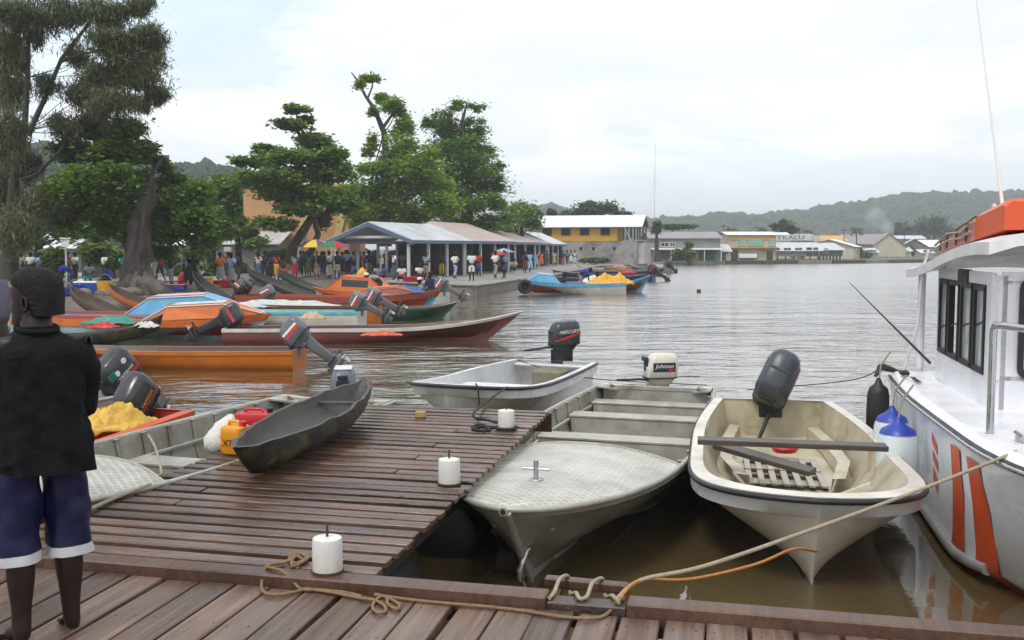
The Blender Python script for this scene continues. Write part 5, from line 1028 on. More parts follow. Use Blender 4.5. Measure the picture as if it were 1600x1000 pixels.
# ---- the man in the foreground
def foreground_man():
    foot = W(75, 1003, NZ); t = thing('person', 'man in black shirt and navy shorts standing on the near deck, back turned', 'person', foot, R(90+38)); t.scale = (.92, .92, .97)
    k = 1.0; J = dict(pel=(0, 0, .93), bel=(.0, 0, 1.08), che=(0, 0, 1.28), nb=(-.015, 0, 1.41), nk=(.0, 0, 1.46), hd=(.03, .0, 1.56),
        shl=(0, .175, 1.35), ell=(.04, .205, 1.08), wrl=(.22, .13, 1.0), hal=(.30, .12, 1.0), shr=(0, -.175, 1.35), elr=(.06, -.2, 1.08), wrr=(.25, -.12, 1.04), har=(.32, -.1, 1.05),
        hil=(0, .095, .88), knl=(.01, .105, .49), cal=(-.02, .11, .36), anl=(-.02, .115, .09), hel=(-.05, .115, .035), tol=(.16, .14, .025), hir=(0, -.095, .88), knr=(.03, -.105, .49), car=(.0, -.108, .36), anr=(.01, -.11, .09), her=(-.02, -.11, .035), tor=(.19, -.14, .025))
    d = {a: Vector(v) for a, v in J.items()}; ns = list(J); ii = {n: i for i, n in enumerate(ns)}
    rad = dict(pel=.13, bel=.125, che=.14, nb=.09, nk=.074, hd=.07, shl=.065, ell=.046, wrl=.035, hal=.03, shr=.065, elr=.046, wrr=.035, har=.03, hil=.095, knl=.057, cal=.073, anl=.033, hel=.034, tol=.03, hir=.095, knr=.057, car=.073, anr=.033, her=.034, tor=.03)
    ed = 'pel-bel bel-che che-nb nb-nk nk-hd che-shl shl-ell ell-wrl wrl-hal che-shr shr-elr elr-wrr wrr-har pel-hil hil-knl knl-cal cal-anl anl-hel anl-tol pel-hir hir-knr knr-car car-anr anr-her anr-tor'.split()
    body = skin([d[n] for n in ns], [(ii[a], ii[b]) for a, b in (e.split('-') for e in ed)], [rad[n] for n in ns], 2, 0)
    yaw = R(48); add_head(body, d['hd']+Vector((0, 0, .0)), yaw, 1.06)
    # fingers closed round each other in front, toes
    bm = bmesh.new(); bm.from_mesh(body)
    for sg, hp in ((1, d['hal']), (-1, d['har'])):
        for q in range(5):
            off = Vector((.02+.006*q, -.03*sg, .035-.018*q)) if q < 4 else Vector((-.01, -.03*sg, .05)); ln = (.05, .058, .055, .045, .04)[q]
            f_ = MB().tube([hp+off*.4, hp+off, hp+off+Vector((ln*.6, -.02*sg, -.008)), hp+off+Vector((ln*.7, -.05*sg, -.018))], [.011, .011, .010, .008], 8).mesh('f', 60); bm.from_mesh(f_); bpy.data.meshes.remove(f_)
    for sg, tp in ((1, d['tol']), (-1, d['tor'])):
        for q in range(5):
            f_ = MB().tube([tp+Vector((-.02, (q-2)*.019*sg, -.004)), tp+Vector((.035-.008*abs(q-1), (q-2)*.021*sg, -.008))], [.013, .010], 8).mesh('f', 60); bm.from_mesh(f_); bpy.data.meshes.remove(f_)
    bm.to_mesh(body); bm.free(); body.polygons.foreach_set('use_smooth', [True]*len(body.polygons)); link('body', body, M_skin, t)
    def wrinkle(me, amp, seed, sc=(5, 5, 2.2)):
        co = np.empty(len(me.vertices)*3); me.vertices.foreach_get('co', co); co = co.reshape(-1, 3); no = np.empty(len(me.vertices)*3); me.vertices.foreach_get('normal', no); no = no.reshape(-1, 3)
        w = vnoise(co[:, 0]*sc[0]+co[:, 2]*sc[2], co[:, 1]*sc[1]-co[:, 2]*sc[2]*.6, .35, seed)+.6*vnoise(co[:, 0]*9+co[:, 1]*9, co[:, 2]*4, .3, seed+1); co += no*(w*amp)[:, None]; me.vertices.foreach_set('co', co.ravel()); me.update()
    def cut(me, z, keep_up=True, tilt=(0, 0)):
        bm = bmesh.new(); bm.from_mesh(me); bmesh.ops.bisect_plane(bm, geom=bm.verts[:]+bm.edges[:]+bm.faces[:], plane_co=(0, 0, z), plane_no=(tilt[0], tilt[1], 1), clear_inner=keep_up, clear_outer=not keep_up); bm.to_mesh(me); bm.free(); return me
    # shirt: a loose tube with sloping shoulders and deep drape folds, sleeves set in
    nr, ns_ = 54, 72; prof = [(.80, .165, .222), (.9, .16, .215), (1.08, .152, .205), (1.2, .152, .21), (1.28, .148, .214), (1.335, .135, .2), (1.375, .12, .175), (1.405, .1, .125), (1.43, .084, .09), (1.45, .08, .082)]
    zz = [p[0] for p in prof]; rows = []
    for i in range(nr):
        z = lerp(prof[0][0], prof[-1][0], (i/(nr-1))**.9); rx, ry = np.interp(z, zz, [p[1] for p in prof]), np.interp(z, zz, [p[2] for p in prof]); q = []
        fold = max(0, 1-(z-.79)/.6)
        for j in range(ns_):
            a_ = 2*math.pi*j/ns_; ca, sa = math.cos(a_), math.sin(a_); k_ = 1+fold*(.05*math.sin(a_*7+z*3)+.045*math.sin(a_*11-z*5+1.3)+.02*math.sin(a_*17+z*9))+.026*math.sin(z*26+3*math.sin(a_*2))*sstep(.1, .5, fold+.25)
            q.append(Vector((rx*math.copysign(abs(ca)**.85, ca)*k_-.015*(1-sstep(1.2, 1.4, z))*0, ry*math.copysign(abs(sa)**.85, sa)*k_, z+.02*sa*(i < 3))))
        rows.append(q)
    mb = MB().loft(rows, True)
    for sg, S_, E_, W_ in ((1, d['shl'], d['ell'], d['wrl']), (-1, d['shr'], d['elr'], d['wrr'])):
        p_ = [Vector((0, sg*.12, 1.325)), Vector((0, sg*.17, 1.30)), Vector((.0, sg*.2, 1.22)), (S_+E_)/2+Vector((0, sg*.015, -.03)), E_+Vector((-.02, 0, 0)), E_.lerp(W_, .45), E_.lerp(W_, .8)]; r_ = [.08, .09, .084, .078, .075, .068, .062]; q_ = []; rr = []
        for i in range(37):
            u = i/36*6; a0 = min(5, int(u)); f_ = u-a0; q_.append(p_[a0].lerp(p_[a0+1], f_)); rr.append(lerp(r_[a0], r_[a0+1], f_)*(1+.05*math.sin(i*1.35)*(i > 8)))
        mb.tube(q_, rr, 18)
    sh = mb.mesh('shirt', 80); wrinkle(sh, .018, 4, (9, 9, 7)); M_blk = pm('black_cotton', (.010, .010, .0115), .85, 0, .2, 6, None, 0, 1, .35, 60, spec=.12)
    o = link('shirt', sh, M_blk, t)
    MB().tube([(-.135, y, 1.318+.012*math.cos(y*9)) for y in (-.2, -.1, 0, .1, .2)], .004, 5).build('yoke_seam', M_blk, t)
    MB().tube([d['nk']+Vector((math.cos(a)*.088-.012, math.sin(a)*.088, -.022+.012*math.cos(a))) for a in [q*math.pi/8 for q in range(17)]], .014, 8).build('collar', M_blk, t, 60)
    def legs(r0, r1, r2): 
        q = [Vector((0, 0, .97)), d['pel'], d['hil'], Vector((.01, .115, .58)), Vector((.01, .12, .30)), d['hir'], Vector((.02, -.115, .58)), Vector((.02, -.12, .30))]
        return skin(q, [(0, 1), (1, 2), (2, 3), (3, 4), (1, 5), (5, 6), (6, 7)], [.15, .16, r0, r1, r2, r0, r1, r2], 3, 1)
    s1 = legs(.122, .112, .118); wrinkle(s1, .024, 12); s2 = s1.copy(); cut(s1, .445, True); cut(s2, .445, False); cut(s2, .40, True)
    M_short = pm('navy_satin', (.006, .008, .042), .4, 0, .2, 5, (.015, .018, .07), .3, 3, .15, 50, spec=.3); link('shorts', s1, M_short, t); link('hem_band', s2, pm('white_satin', (.55, .55, .58), .5, 0, .1, 6), t)
    MB().tube([(-.02, .215, .86), (-.01, .235, .7), (.0, .243, .56), (.0, .245, .43)], .006, 6).build('side_piping', M_yellow, t); 
    hm = hair_mesh(d['hd'], yaw, 1.06, .017, -.06, 48, .0016, 5); link('hair', hm, M_hair, t)
    return t
foreground_man()
p2_ = person('person in a grey purple shirt cut off by the left edge', Vector((-2.93, 5.6, FZ)), 20, 'dusk', 'dark', 'lean', h=1.04); p2_.rotation_euler = (Matrix.Rotation(R(-10), 3, 'Y') @ Matrix.Rotation(R(70), 3, 'Z')).to_euler()
# ------------------------------------------------------------------ vegetation
def leaf_mat(name, c, c2, trans=.35, rough=.5):
    m = bpy.data.materials.new(name); m.use_nodes = True; nt = m.node_tree; N = nt.nodes.new; L = nt.links.new
    b = nt.nodes['Principled BSDF']; out = nt.nodes['Material Output']; g = N('ShaderNodeNewGeometry')
    mx = N('ShaderNodeMixRGB'); mx.inputs[1].default_value = (*c, 1); mx.inputs[2].default_value = (*c2, 1); L(g.outputs['Random Per Island'], mx.inputs['Fac'])
    n = N('ShaderNodeTexNoise'); n.inputs['Scale'].default_value = .5; n.inputs['Detail'].default_value = 3; L(g.outputs['Position'], n.inputs['Vector'])
    hv = N('ShaderNodeHueSaturation'); mr = N('ShaderNodeMapRange'); mr.inputs['From Min'].default_value = .3; mr.inputs['From Max'].default_value = .7; mr.inputs['To Min'].default_value = .65; mr.inputs['To Max'].default_value = 1.35; L(n.outputs['Fac'], mr.inputs['Value']); L(mr.outputs[0], hv.inputs['Value']); L(mx.outputs[0], hv.inputs['Color'])
    L(hv.outputs[0], b.inputs['Base Color']); b.inputs['Roughness'].default_value = rough; b.inputs['Specular IOR Level'].default_value = .2
    tr = N('ShaderNodeBsdfTranslucent'); L(hv.outputs[0], tr.inputs['Color']); ms = N('ShaderNodeMixShader'); ms.inputs['Fac'].default_value = trans; L(b.outputs[0], ms.inputs[1]); L(tr.outputs[0], ms.inputs[2]); L(ms.outputs[0], out.inputs['Surface']); MATS[name] = m; return m
L_cas = leaf_mat('casuarina_needles', (0.090, 0.120, 0.054), (0.192, 0.216, 0.108), .3, .6)
L_dark = leaf_mat('dark_tropical_leaves', (0.054, 0.126, 0.017), (0.216, 0.324, 0.048), .45)
L_almond = leaf_mat('sea_almond_leaves', (0.063, 0.138, 0.018), (0.230, 0.333, 0.052), .45)
L_vine = leaf_mat('fresh_vine_leaves', (0.098, 0.207, 0.016), (0.310, 0.437, 0.052), .5)
L_mid = leaf_mat('mid_green_leaves', (0.069, 0.156, 0.020), (0.237, 0.350, 0.062), .35)
L_lime = leaf_mat('lime_shrub_leaves', (0.084, 0.156, 0.024), (0.204, 0.276, 0.060), .4)
L_far = leaf_mat('far_tree_leaves', (0.045, 0.083, 0.030), (0.112, 0.150, 0.060), .2)
M_bark = pm('grey_brown_bark', (.05, .04, .032), .85, 0, .35, 3, (.11, .095, .08), .4, 2, .9, 14, (1, 1, .35))
M_barkpale = pm('pale_split_bark', (.17, .14, .115), .85, 0, .3, 3, (.07, .06, .05), .5, 2, .9, 14, (1, 1, .35))
M_barkold = pm('dark_ridged_bark', (.055, .045, .037), .9, 0, .45, 2.5, (.20, .175, .15), .5, 1.1, 1.0, 9, (1, 1, .3))
def clump_points(clumps, per, seed, sub=9):
    g_ = np.random.default_rng(seed); P = []
    for c, r_, dens in clumps:
        r_ = np.array(r_, float); n = int(per*dens*1.15); k = max(3, int(sub*max(1.0, dens)))
        d = g_.normal(size=(k, 3)); d /= np.linalg.norm(d, axis=1, keepdims=True); rad = g_.random((k, 1))**.45
        cen = np.array(c)+d*rad*r_*.82; idx = g_.integers(0, k, n)
        q = np.clip(g_.normal(size=(n, 3))*np.where(g_.random((n, 1)) < .18, 1.0, .58), -2.0, 2.0)
        P.append(cen[idx]+q*r_*(.26+.26*g_.random((k, 1)))[idx]*np.array([1, 1, 1.1]))
    return np.concatenate(P)
def leaf_mesh(name, P, size, seed, aspect=.5, droop=0.0, flat=.5, jit=.4):
    g_ = np.random.default_rng(seed+99); n = len(P)
    a = g_.random(n)*2*math.pi; el = (g_.random(n)-.5)*math.pi*(1-flat)
    d = np.stack([np.cos(a)*np.cos(el), np.sin(a)*np.cos(el), np.sin(el)-droop], 1); d /= np.linalg.norm(d, axis=1, keepdims=True)
    up = np.array([0, 0, 1.0])+g_.normal(size=(n, 3))*.42; s = np.cross(d, up); s /= np.linalg.norm(s, axis=1, keepdims=True)+1e-9
    nrm = np.cross(s, d)
    L = size*(1-jit+2*jit*g_.random((n, 1))); w = L*aspect*.5
    V = np.stack([P-d*L*.5, P+s*w-nrm*L*.05, P+d*L*.5-nrm*L*.12, P-s*w-nrm*L*.05], 1).reshape(-1, 3)
    F = np.arange(4*n).reshape(n, 4); return fastmesh(name, V, F)
def lump_it(me, k):
    bm = bmesh.new(); bm.from_mesh(me); bmesh.ops.subdivide_edges(bm, edges=bm.edges[:], cuts=3, use_grid_fill=True); bm.to_mesh(me); bm.free(); n = len(me.vertices); co = np.empty(n*3); me.vertices.foreach_get('co', co); co = co.reshape(-1, 3); no = np.empty(n*3); me.vertices.foreach_get('normal', no); no = no.reshape(-1, 3); a = np.arctan2(co[:, 1], co[:, 0])
    w = vnoise(a*3+9, co[:, 2]*.5, .5, 3)+.5*vnoise(a*8, co[:, 2]*2, .5, 4)+.5*vnoise(co[:, 0]*3, co[:, 2]*3+co[:, 1], .6, 8); co += no*(w*k)[:, None]; me.vertices.foreach_set('co', co.ravel()); me.update(); me.polygons.foreach_set('use_smooth', [True]*len(me.polygons))
def tree(name, label, base, trunk, clumps, per, leaf, size, bark=None, seed=1, limbs=True, aspect=.5, droop=0.0, flat=.62, cat='tree', group=None, extra=(), sub=9, jit=.4, limb_r=.35, limb_from=.3, lumpy=0):
    """trunk: list of (point, radius) in the world; clumps: (centre, radii, density)"""
    t = thing(name, label, cat, base, 0, group); B = Vector(base)
    r2 = random.Random(seed)
    if trunk:
        mb = MB(); pts = [Vector(p)-B for p, r_ in trunk]; rr = [r_ for p, r_ in trunk]; mb.tube(pts, rr, 10)
        if limbs:
            for c, r_, dn in clumps:
                c = Vector(c)-B; lo = [(p, q) for p, q in zip(pts, rr) if p.z < c.z-.3*Vector(r_).z and p.z > pts[-1].z*limb_from] or [(pts[len(pts)//2], rr[len(pts)//2])]
                p, q = min(lo, key=lambda k: (k[0]-c).length*(1+.0*k[1])); m_ = p.lerp(c, .5)+Vector((r2.uniform(-.3, .3), r2.uniform(-.3, .3), r2.uniform(-.5, .1)))*min(1, (c-p).length/4)
                mb.tube([p, p.lerp(m_, .5)+Vector((0, 0, -.05)), m_, c], [q*limb_r*1.3, q*limb_r, q*limb_r*.75, q*limb_r*.3], 6)
        for e in extra: mb.tube([Vector(p)-B for p, r_ in e], [r_ for p, r_ in e], 7)
        tro = mb.build('trunk', bark or M_bark, t, 60)
        if lumpy: lump_it(tro.data, lumpy)
    P = clump_points(clumps, per, seed, sub)-np.array(base)
    o = link('crown', leaf_mesh('crown', P, size, seed, aspect, droop, flat, jit), leaf, t); o['kind'] = 'stuff'
    return t
def pxc(px, py, d, w, h, depth=None, dens=1.0, dy=0.0):   # a clump seen at px,py, w and h its half size in photo pixels
    k = d/FPX; return (tuple(D(px, py, d+dy)), (w*k, (depth if depth else w*k*.9), h*k), dens)
# casuarina, left
dC = 44.0; b_ = W(14, 436, LANDZ)*1.0; b_ = Vector((D(14, 400, dC).x, dC, .45))
rr_ = random.Random(3); cas = []
for px, py, w, h, dn in ((20, 20, 45, 30, 1.2), (60, 45, 30, 30, .7), (110, 15, 40, 25, 1.0), (170, 20, 40, 22, .8), (215, 8, 30, 18, .5), (175, 70, 45, 28, 1.3), (225, 62, 32, 22, 1.0), (235, 95, 30, 18, .9), (205, 120, 45, 22, 1.3), (160, 120, 35, 24, .9), (120, 85, 25, 22, .4), (20, 80, 30, 35, 1.0), (15, 140, 30, 35, 1.1), (75, 130, 22, 25, .3), (130, 155, 35, 24, .9), (170, 165, 38, 22, 1.0), (245, 150, 26, 14, .45), (215, 165, 22, 14, .45), (100, 200, 30, 22, .7), (145, 195, 35, 22, .9), (195, 205, 28, 18, .7), (10, 210, 28, 40, 1.1), (45, 260, 28, 30, .8), (5, 300, 28, 40, 1.2), (60, 320, 40, 30, .7), (25, 360, 36, 28, .8), (-40, 60, 60, 60, 1.5), (-50, 180, 60, 70, 1.5), (-40, 300, 50, 60, 1.2), (40, -50, 80, 40, 1.5), (150, -40, 60, 30, 1.0)):
    cas.append(pxc(px, py, dC, w, h, None, dn, rr_.uniform(-2.5, 2.5)))
tree('casuarina_tree', 'tall feathery casuarina tree at the left edge', b_, [(D(14, 436, dC), .45), (D(18, 360, dC), .3), (D(22, 280, dC), .24), (D(38, 205, dC), .15), (D(43, 120, dC), .12), (D(45, 30, dC), .09), (D(46, -80, dC), .05)], cas, 3000, L_cas, .34, seed=21, aspect=.13, droop=.7, flat=.2, sub=14, limb_r=.12,
     extra=[[(D(44, 212, dC), .12), (D(72, 150, dC), .1), (D(96, 92, dC), .085), (D(150, 22, dC), .06), (D(172, -30, dC), .03)], [(D(96, 95, dC), .09), (D(130, 84, dC), .06), (D(165, 78, dC), .03)], [(D(20, 285, dC), .1), (D(58, 272, dC), .08), (D(94, 236, dC), .06), (D(110, 205, dC), .03)], [(D(30, 240, dC), .11), (D(12, 150, dC), .08), (D(5, 40, dC), .05)]])
# the old tree with the broken trunk on the bank
dT = 43.7; bt = Vector(W(215, 456, LANDZ)); bt.z = .42
def T_(px, py, dd=0.0): return D(px, py, dT+dd)
old = []
for px, py, w, h, dn in ((150, 205, 40, 20, .8), (195, 200, 28, 16, .6), (120, 235, 40, 26, 1.1), (170, 240, 42, 24, 1.2), (215, 235, 30, 20, .9), (252, 258, 18, 14, .5), (110, 285, 45, 30, 1.2), (165, 285, 40, 28, 1.3), (205, 285, 24, 26, .9), (265, 290, 34, 20, 1.0), (300, 305, 34, 24, 1.1), (265, 325, 34, 22, 1.0), (310, 345, 30, 22, 1.0), (110, 335, 45, 28, 1.0), (160, 335, 34, 26, 1.0), (195, 330, 16, 36, .7), (262, 365, 30, 18, .8), (320, 375, 26, 16, .7), (205, 375, 14, 20, .5), (245, 392, 24, 14, .5), (200, 345, 14, 24, .4), (236, 330, 14, 30, .5), (196, 300, 14, 20, .5)):
    old.append(pxc(px, py, dT+.5, w, h, None, dn, rr_.uniform(-1.8, 3.0)))
old_t = tree('old_broken_tree', 'old tree with a thick flared trunk and snapped top on the bank', bt, [(T_(216, 470), 1.2), (T_(216, 455), 1.0), (T_(216, 443), .85), (T_(214, 425), .7), (T_(216, 400), .6), (T_(219, 360), .48), (T_(224, 320), .38), (T_(231, 290), .33), (T_(238, 262), .22)], old, 2200, L_dark, .27, M_barkold, 33, False, .55, limb_r=.16, limb_from=.55, lumpy=.3,
     extra=[[(T_(236, 275), .12), (T_(246, 258), .08), (T_(256, 246), .04)], [(T_(228, 300), .14), (T_(212, 280), .09), (T_(200, 262), .05)], [(T_(216, 440, -.6), .5), (T_(190, 455, -1.2), .35), (T_(165, 462, -1.5), .12)], [(T_(225, 442, -.6), .45), (T_(245, 458, -1.2), .28), (T_(268, 463, -1.0), .1)], [(T_(212, 440, -.7), .4), (T_(208, 462, -1.6), .25), (T_(200, 470, -2.0), .1)], [(T_(222, 442, -.8), .35), (T_(230, 464, -1.7), .2), (T_(236, 470, -2), .08)]])
# sea almond in flat layers
dA_ = 66.0; ba = Vector((D(456, 400, dA_).x, dA_, LANDZ)); alm = []
for px, py, w, h, dn in ((463, 172, 21, 7, .5), (452, 194, 28, 8, .7), (478, 188, 12, 6, .25), (415, 232, 24, 8, .6), (497, 220, 34, 13, 1.2), (389, 253, 22, 8, .6), (420, 252, 28, 10, .8), (455, 247, 34, 11, 1.1), (490, 244, 34, 12, 1.1), (528, 243, 20, 12, .7), (398, 277, 36, 10, 1.0), (438, 275, 44, 14, 1.4), (495, 272, 44, 14, 1.4), (535, 270, 30, 14, .9), (424, 300, 32, 14, 1.0), (470, 302, 45, 14, 1.4), (515, 306, 36, 16, 1.2), (422, 345, 22, 9, .6), (470, 325, 34, 12, .9), (535, 318, 30, 16, 1.0), (500, 340, 20, 14, .5), (440, 352, 24, 10, .5)):
    alm.append(pxc(px, py, dA_, w, h, w*dA_/FPX*1.15, dn, rr_.uniform(-2, 2)))
tree('sea_almond_tree', 'layered sea almond tree leaning beside the first market roof', ba, [(D(452, 412, dA_), .42), (D(458, 385, dA_), .34), (D(474, 360, dA_), .29), (D(490, 335, dA_), .26), (D(492, 300, dA_), .2), (D(482, 255, dA_), .2), (D(466, 205, dA_), .1), (D(463, 172, dA_), .04)], alm, 2200, L_almond, .34, seed=44, aspect=.6, flat=.6, limb_r=.3, limb_from=.35, extra=[[(D(470, 408, dA_), .26), (D(486, 392, dA_), .24), (D(497, 366, dA_), .21), (D(490, 340, dA_), .18)]])
# vine-hung tree with the bare leader
dV = 80.0; bv = Vector((D(602, 380, dV).x, dV, LANDZ)); vin = []
for px, py, w, h, dn in ((577, 125, 20, 9, .35), (562, 132, 10, 8, .15), (594, 153, 13, 9, .3), (585, 175, 10, 8, .15), (580, 222, 12, 14, .35), (575, 240, 10, 8, .2), (622, 168, 20, 14, .7), (628, 198, 24, 20, 1.0), (634, 228, 28, 20, 1.1), (645, 262, 40, 24, 1.4), (605, 262, 22, 20, .8), (580, 268, 26, 14, .7), (590, 296, 36, 20, 1.2), (636, 296, 46, 26, 1.6), (683, 285, 32, 26, 1.1), (668, 250, 26, 20, .8), (690, 318, 34, 24, 1.1), (560, 305, 26, 20, .9), (600, 330, 46, 22, 1.4), (650, 335, 44, 22, 1.4), (560, 338, 28, 18, .8), (545, 300, 20, 14, .5)):
    vin.append(pxc(px, py, dV, w, h, None, dn, rr_.uniform(-2.5, 2.5)))
tree('vine_covered_tree', 'tall vine covered tree with a bare leaning top', bv, [(D(602, 385, dV), .55), (D(601, 320, dV), .45), (D(603, 280, dV), .38), (D(604, 245, dV), .34), (D(600, 207, dV), .24), (D(585, 170, dV), .17), (D(571, 150, dV), .12), (D(560, 128, dV), .1), (D(549, 113, dV), .04)], vin, 1900, L_vine, .34, seed=55, limb_r=.22, extra=[[(D(598, 200, dV), .16), (D(612, 180, dV), .1), (D(620, 160, dV), .05)], [(D(574, 155, dV), .1), (D(582, 135, dV), .06), (D(584, 112, dV), .03)]])
dR = 90.0; br = Vector((D(730, 380, dR).x, dR, LANDZ)); cr_ = []
for px, py, w, h, dn in ((690, 186, 22, 14, .6), (668, 190, 14, 12, .3), (722, 166, 22, 12, .25), (745, 168, 16, 10, .2), (742, 190, 20, 10, .3), (700, 205, 28, 16, .9), (735, 208, 26, 16, .8), (722, 224, 40, 18, 1.3), (695, 236, 34, 18, 1.0), (755, 236, 26, 14, .8), (728, 248, 46, 18, 1.4), (740, 270, 46, 16, 1.5), (742, 295, 50, 16, 1.6), (772, 288, 20, 12, .5), (780, 262, 12, 8, .25), (750, 318, 46, 18, 1.5), (705, 300, 40, 24, 1.3), (705, 335, 44, 22, 1.3), (760, 342, 40, 20, 1.2), (776, 318, 18, 14, .5), (695, 262, 30, 22, .9)):
    cr_.append(pxc(px, py, dR, w, h, None, dn, rr_.uniform(-2.5, 2.5)))
tree('broad_cone_tree', 'dense cone shaped dark tree right of the vine covered tree', br, [(D(730, 385, dR), .7), (D(730, 300, dR), .5), (D(728, 240, dR), .35), (D(722, 190, dR), .18), (D(730, 160, dR), .06)], cr_, 1900, L_mid, .34, seed=66, flat=.7, limb_r=.25)
BT = [('leafy_tree', 'rounded green tree between the market roofs and the yellow building', 815, 105, L_mid, [(815, 332, 26, 16, 1.2), (800, 345, 18, 14, .7), (828, 348, 20, 14, .7), (808, 322, 14, 8, .4)], .4), ('leafy_tree', 'dark tree behind the old broken trunk on its right', 330, 68, L_mid, [(300, 300, 30, 22, 1.1), (330, 320, 28, 22, 1.1), (350, 300, 26, 24, 1.1), (300, 345, 36, 22, 1.2), (345, 350, 28, 24, 1.0), (365, 320, 20, 22, .8)], .42), ('leafy_tree', 'bright leafy tree against the tan building', 372, 72, L_lime, [(372, 345, 18, 14, .7), (360, 362, 20, 12, .7), (388, 362, 16, 10, .5)], .4), ('leafy_tree', 'dark tree standing far left under the casuarina', 60, 62, L_dark, [(20, 340, 40, 26, 1.1), (70, 330, 40, 28, 1.2), (110, 360, 40, 24, 1.0), (40, 375, 40, 20, 1.0)], .42), ('leafy_tree', 'dark tree filling the gap left of the broken trunk', 150, 64, L_dark, [(130, 300, 40, 26, 1.2), (180, 310, 36, 28, 1.2), (150, 350, 46, 26, 1.3), (200, 355, 30, 24, .9), (235, 345, 26, 26, .9)], .42), ('leafy_tree', 'green tree behind the sea almond at the tan building corner', 400, 95, L_mid, [(365, 300, 24, 20, .9), (385, 320, 22, 18, .8), (350, 330, 20, 16, .7)], .45), ('leafy_tree', 'broad tree filling the back of the market between sea almond and vines', 545, 92, L_dark, [(530, 330, 34, 24, 1.1), (560, 350, 36, 20, 1.0), (500, 360, 34, 18, .9), (600, 355, 40, 18, 1.0)], .45),
      ('leafy_tree', 'low tree hedge behind the right half of the market roofs', 700, 108, L_dark, [(660, 362, 40, 14, 1.0), (720, 362, 46, 14, 1.1), (780, 365, 40, 12, 1.0)], .45), ('leafy_tree', 'wide spreading tree behind the yellow building', 930, 165, L_far, [(905, 330, 18, 10, .7), (930, 324, 26, 10, 1.0), (952, 328, 22, 10, .9), (925, 318, 10, 4, .3), (975, 336, 14, 5, .4), (890, 338, 14, 8, .5)], .7), ('leafy_tree', 'small dark tree just right of the yellow building gable', 1026, 140, L_mid, [(1026, 350, 8, 7, .7), (1026, 358, 9, 6, .7)], .5), ('leafy_tree', 'bush growing in front of the green shop front', 1076, 146, L_mid, [(1076, 382, 7, 6, .6), (1074, 392, 9, 8, .7), (1056, 394, 8, 5, .5), (1080, 398, 8, 6, .5)], .4),
      ('leafy_tree', 'broad dark tree on the right below the far hill', 1460, 330, L_far, [(1462, 352, 26, 13, 1.4), (1435, 358, 20, 10, 1.0), (1405, 356, 18, 8, .8), (1485, 362, 22, 10, 1.0), (1420, 365, 26, 7, .9)], 1.2), ('leafy_tree', 'pale green trees behind the stilt house', 1225, 200, L_far, [(1215, 355, 12, 6, .6), (1235, 357, 12, 7, .7), (1224, 350, 8, 6, .5)], .8), ('leafy_tree', 'small bush hiding the grey shed past the stilt house', 1347, 190, L_mid, [(1344, 393, 10, 8, .7), (1352, 400, 10, 6, .6), (1338, 385, 5, 4, .3)], .6), ('leafy_tree', 'low green bush by the far wooden gable house', 1420, 250, L_mid, [(1422, 390, 7, 6, .6), (1416, 396, 6, 4, .4)], .7), ('leafy_tree', 'dark trees between the market end and the yellow building', 858, 150, L_far, [(850, 350, 14, 10, .8), (868, 345, 12, 10, .8), (840, 338, 8, 8, .5), (862, 332, 7, 6, .4)], .7)]
for nm, lb, px, d, lf, cl, sz in BT:
    b = Vector((D(px, 400, d).x, d, .46)); cls = [pxc(q[0], q[1], d, q[2], q[3], None, q[4], rr_.uniform(-1.5, 1.5)) for q in cl]; top = D(px, min(q[1] for q in cl)+4, d)
    tree(nm, lb, b, [(b, .35*sz/.4), (b.lerp(top, .5), .25*sz/.4), (top, .06)], cls, 1150, lf, sz, seed=int(px)+int(d), limb_r=.3)
SH = [('shrub', 'lime green shrub behind the people by the green fence', 70, 405, 56, 22, 22, L_lime), ('shrub', 'tall lime shrub left of the white sign', 88, 408, 55, 16, 24, L_lime), ('shrub', 'loose lime shrub behind the white sign', 140, 395, 58, 34, 22, L_lime), ('shrub', 'green shrub between the sign and the broken trunk', 178, 400, 60, 24, 22, L_mid), ('shrub', 'grassy clump behind the woman in lilac', 290, 425, 66, 30, 12, L_lime), ('shrub', 'grassy verge clump behind the man in orange', 330, 424, 66, 24, 14, L_lime), ('shrub', 'green verge clump left of the silver car', 372, 420, 74, 18, 12, L_lime), ('shrub', 'big dome shaped bush behind the silver car', 405, 378, 84, 44, 14, L_mid), ('shrub', 'dark bush under the bright leafy tree', 310, 398, 76, 26, 18, L_dark), ('shrub', 'dark bush beside the grey fence right of the trunk', 262, 400, 70, 22, 18, L_dark), ('shrub', 'dark shrub by the sea almond foot', 435, 396, 70, 18, 14, L_dark), ('shrub', 'scrubby bush at the foot of the concrete wall', 930, 405, 118, 26, 5, L_far), ('shrub', 'yellow green palm shrubs behind the grey warehouse', 1062, 355, 175, 26, 6, L_far)]
for nm, lb, px, py, d, w, h, lf in SH:
    b = Vector((D(px, 400, d).x, d, .45)); c = D(px, py, d); tree(nm, lb, b, [(b, .08), (b.lerp(c, .6), .05), (c, .02)], [pxc(px+rr_.uniform(-.5, .5)*w, py+rr_.uniform(-.3, .5)*h, d, w*.55, h*.6, None, .8) for k in range(5)], 420, lf, .38 if d < 100 else .6, seed=px, cat='shrub', limb_r=.5)
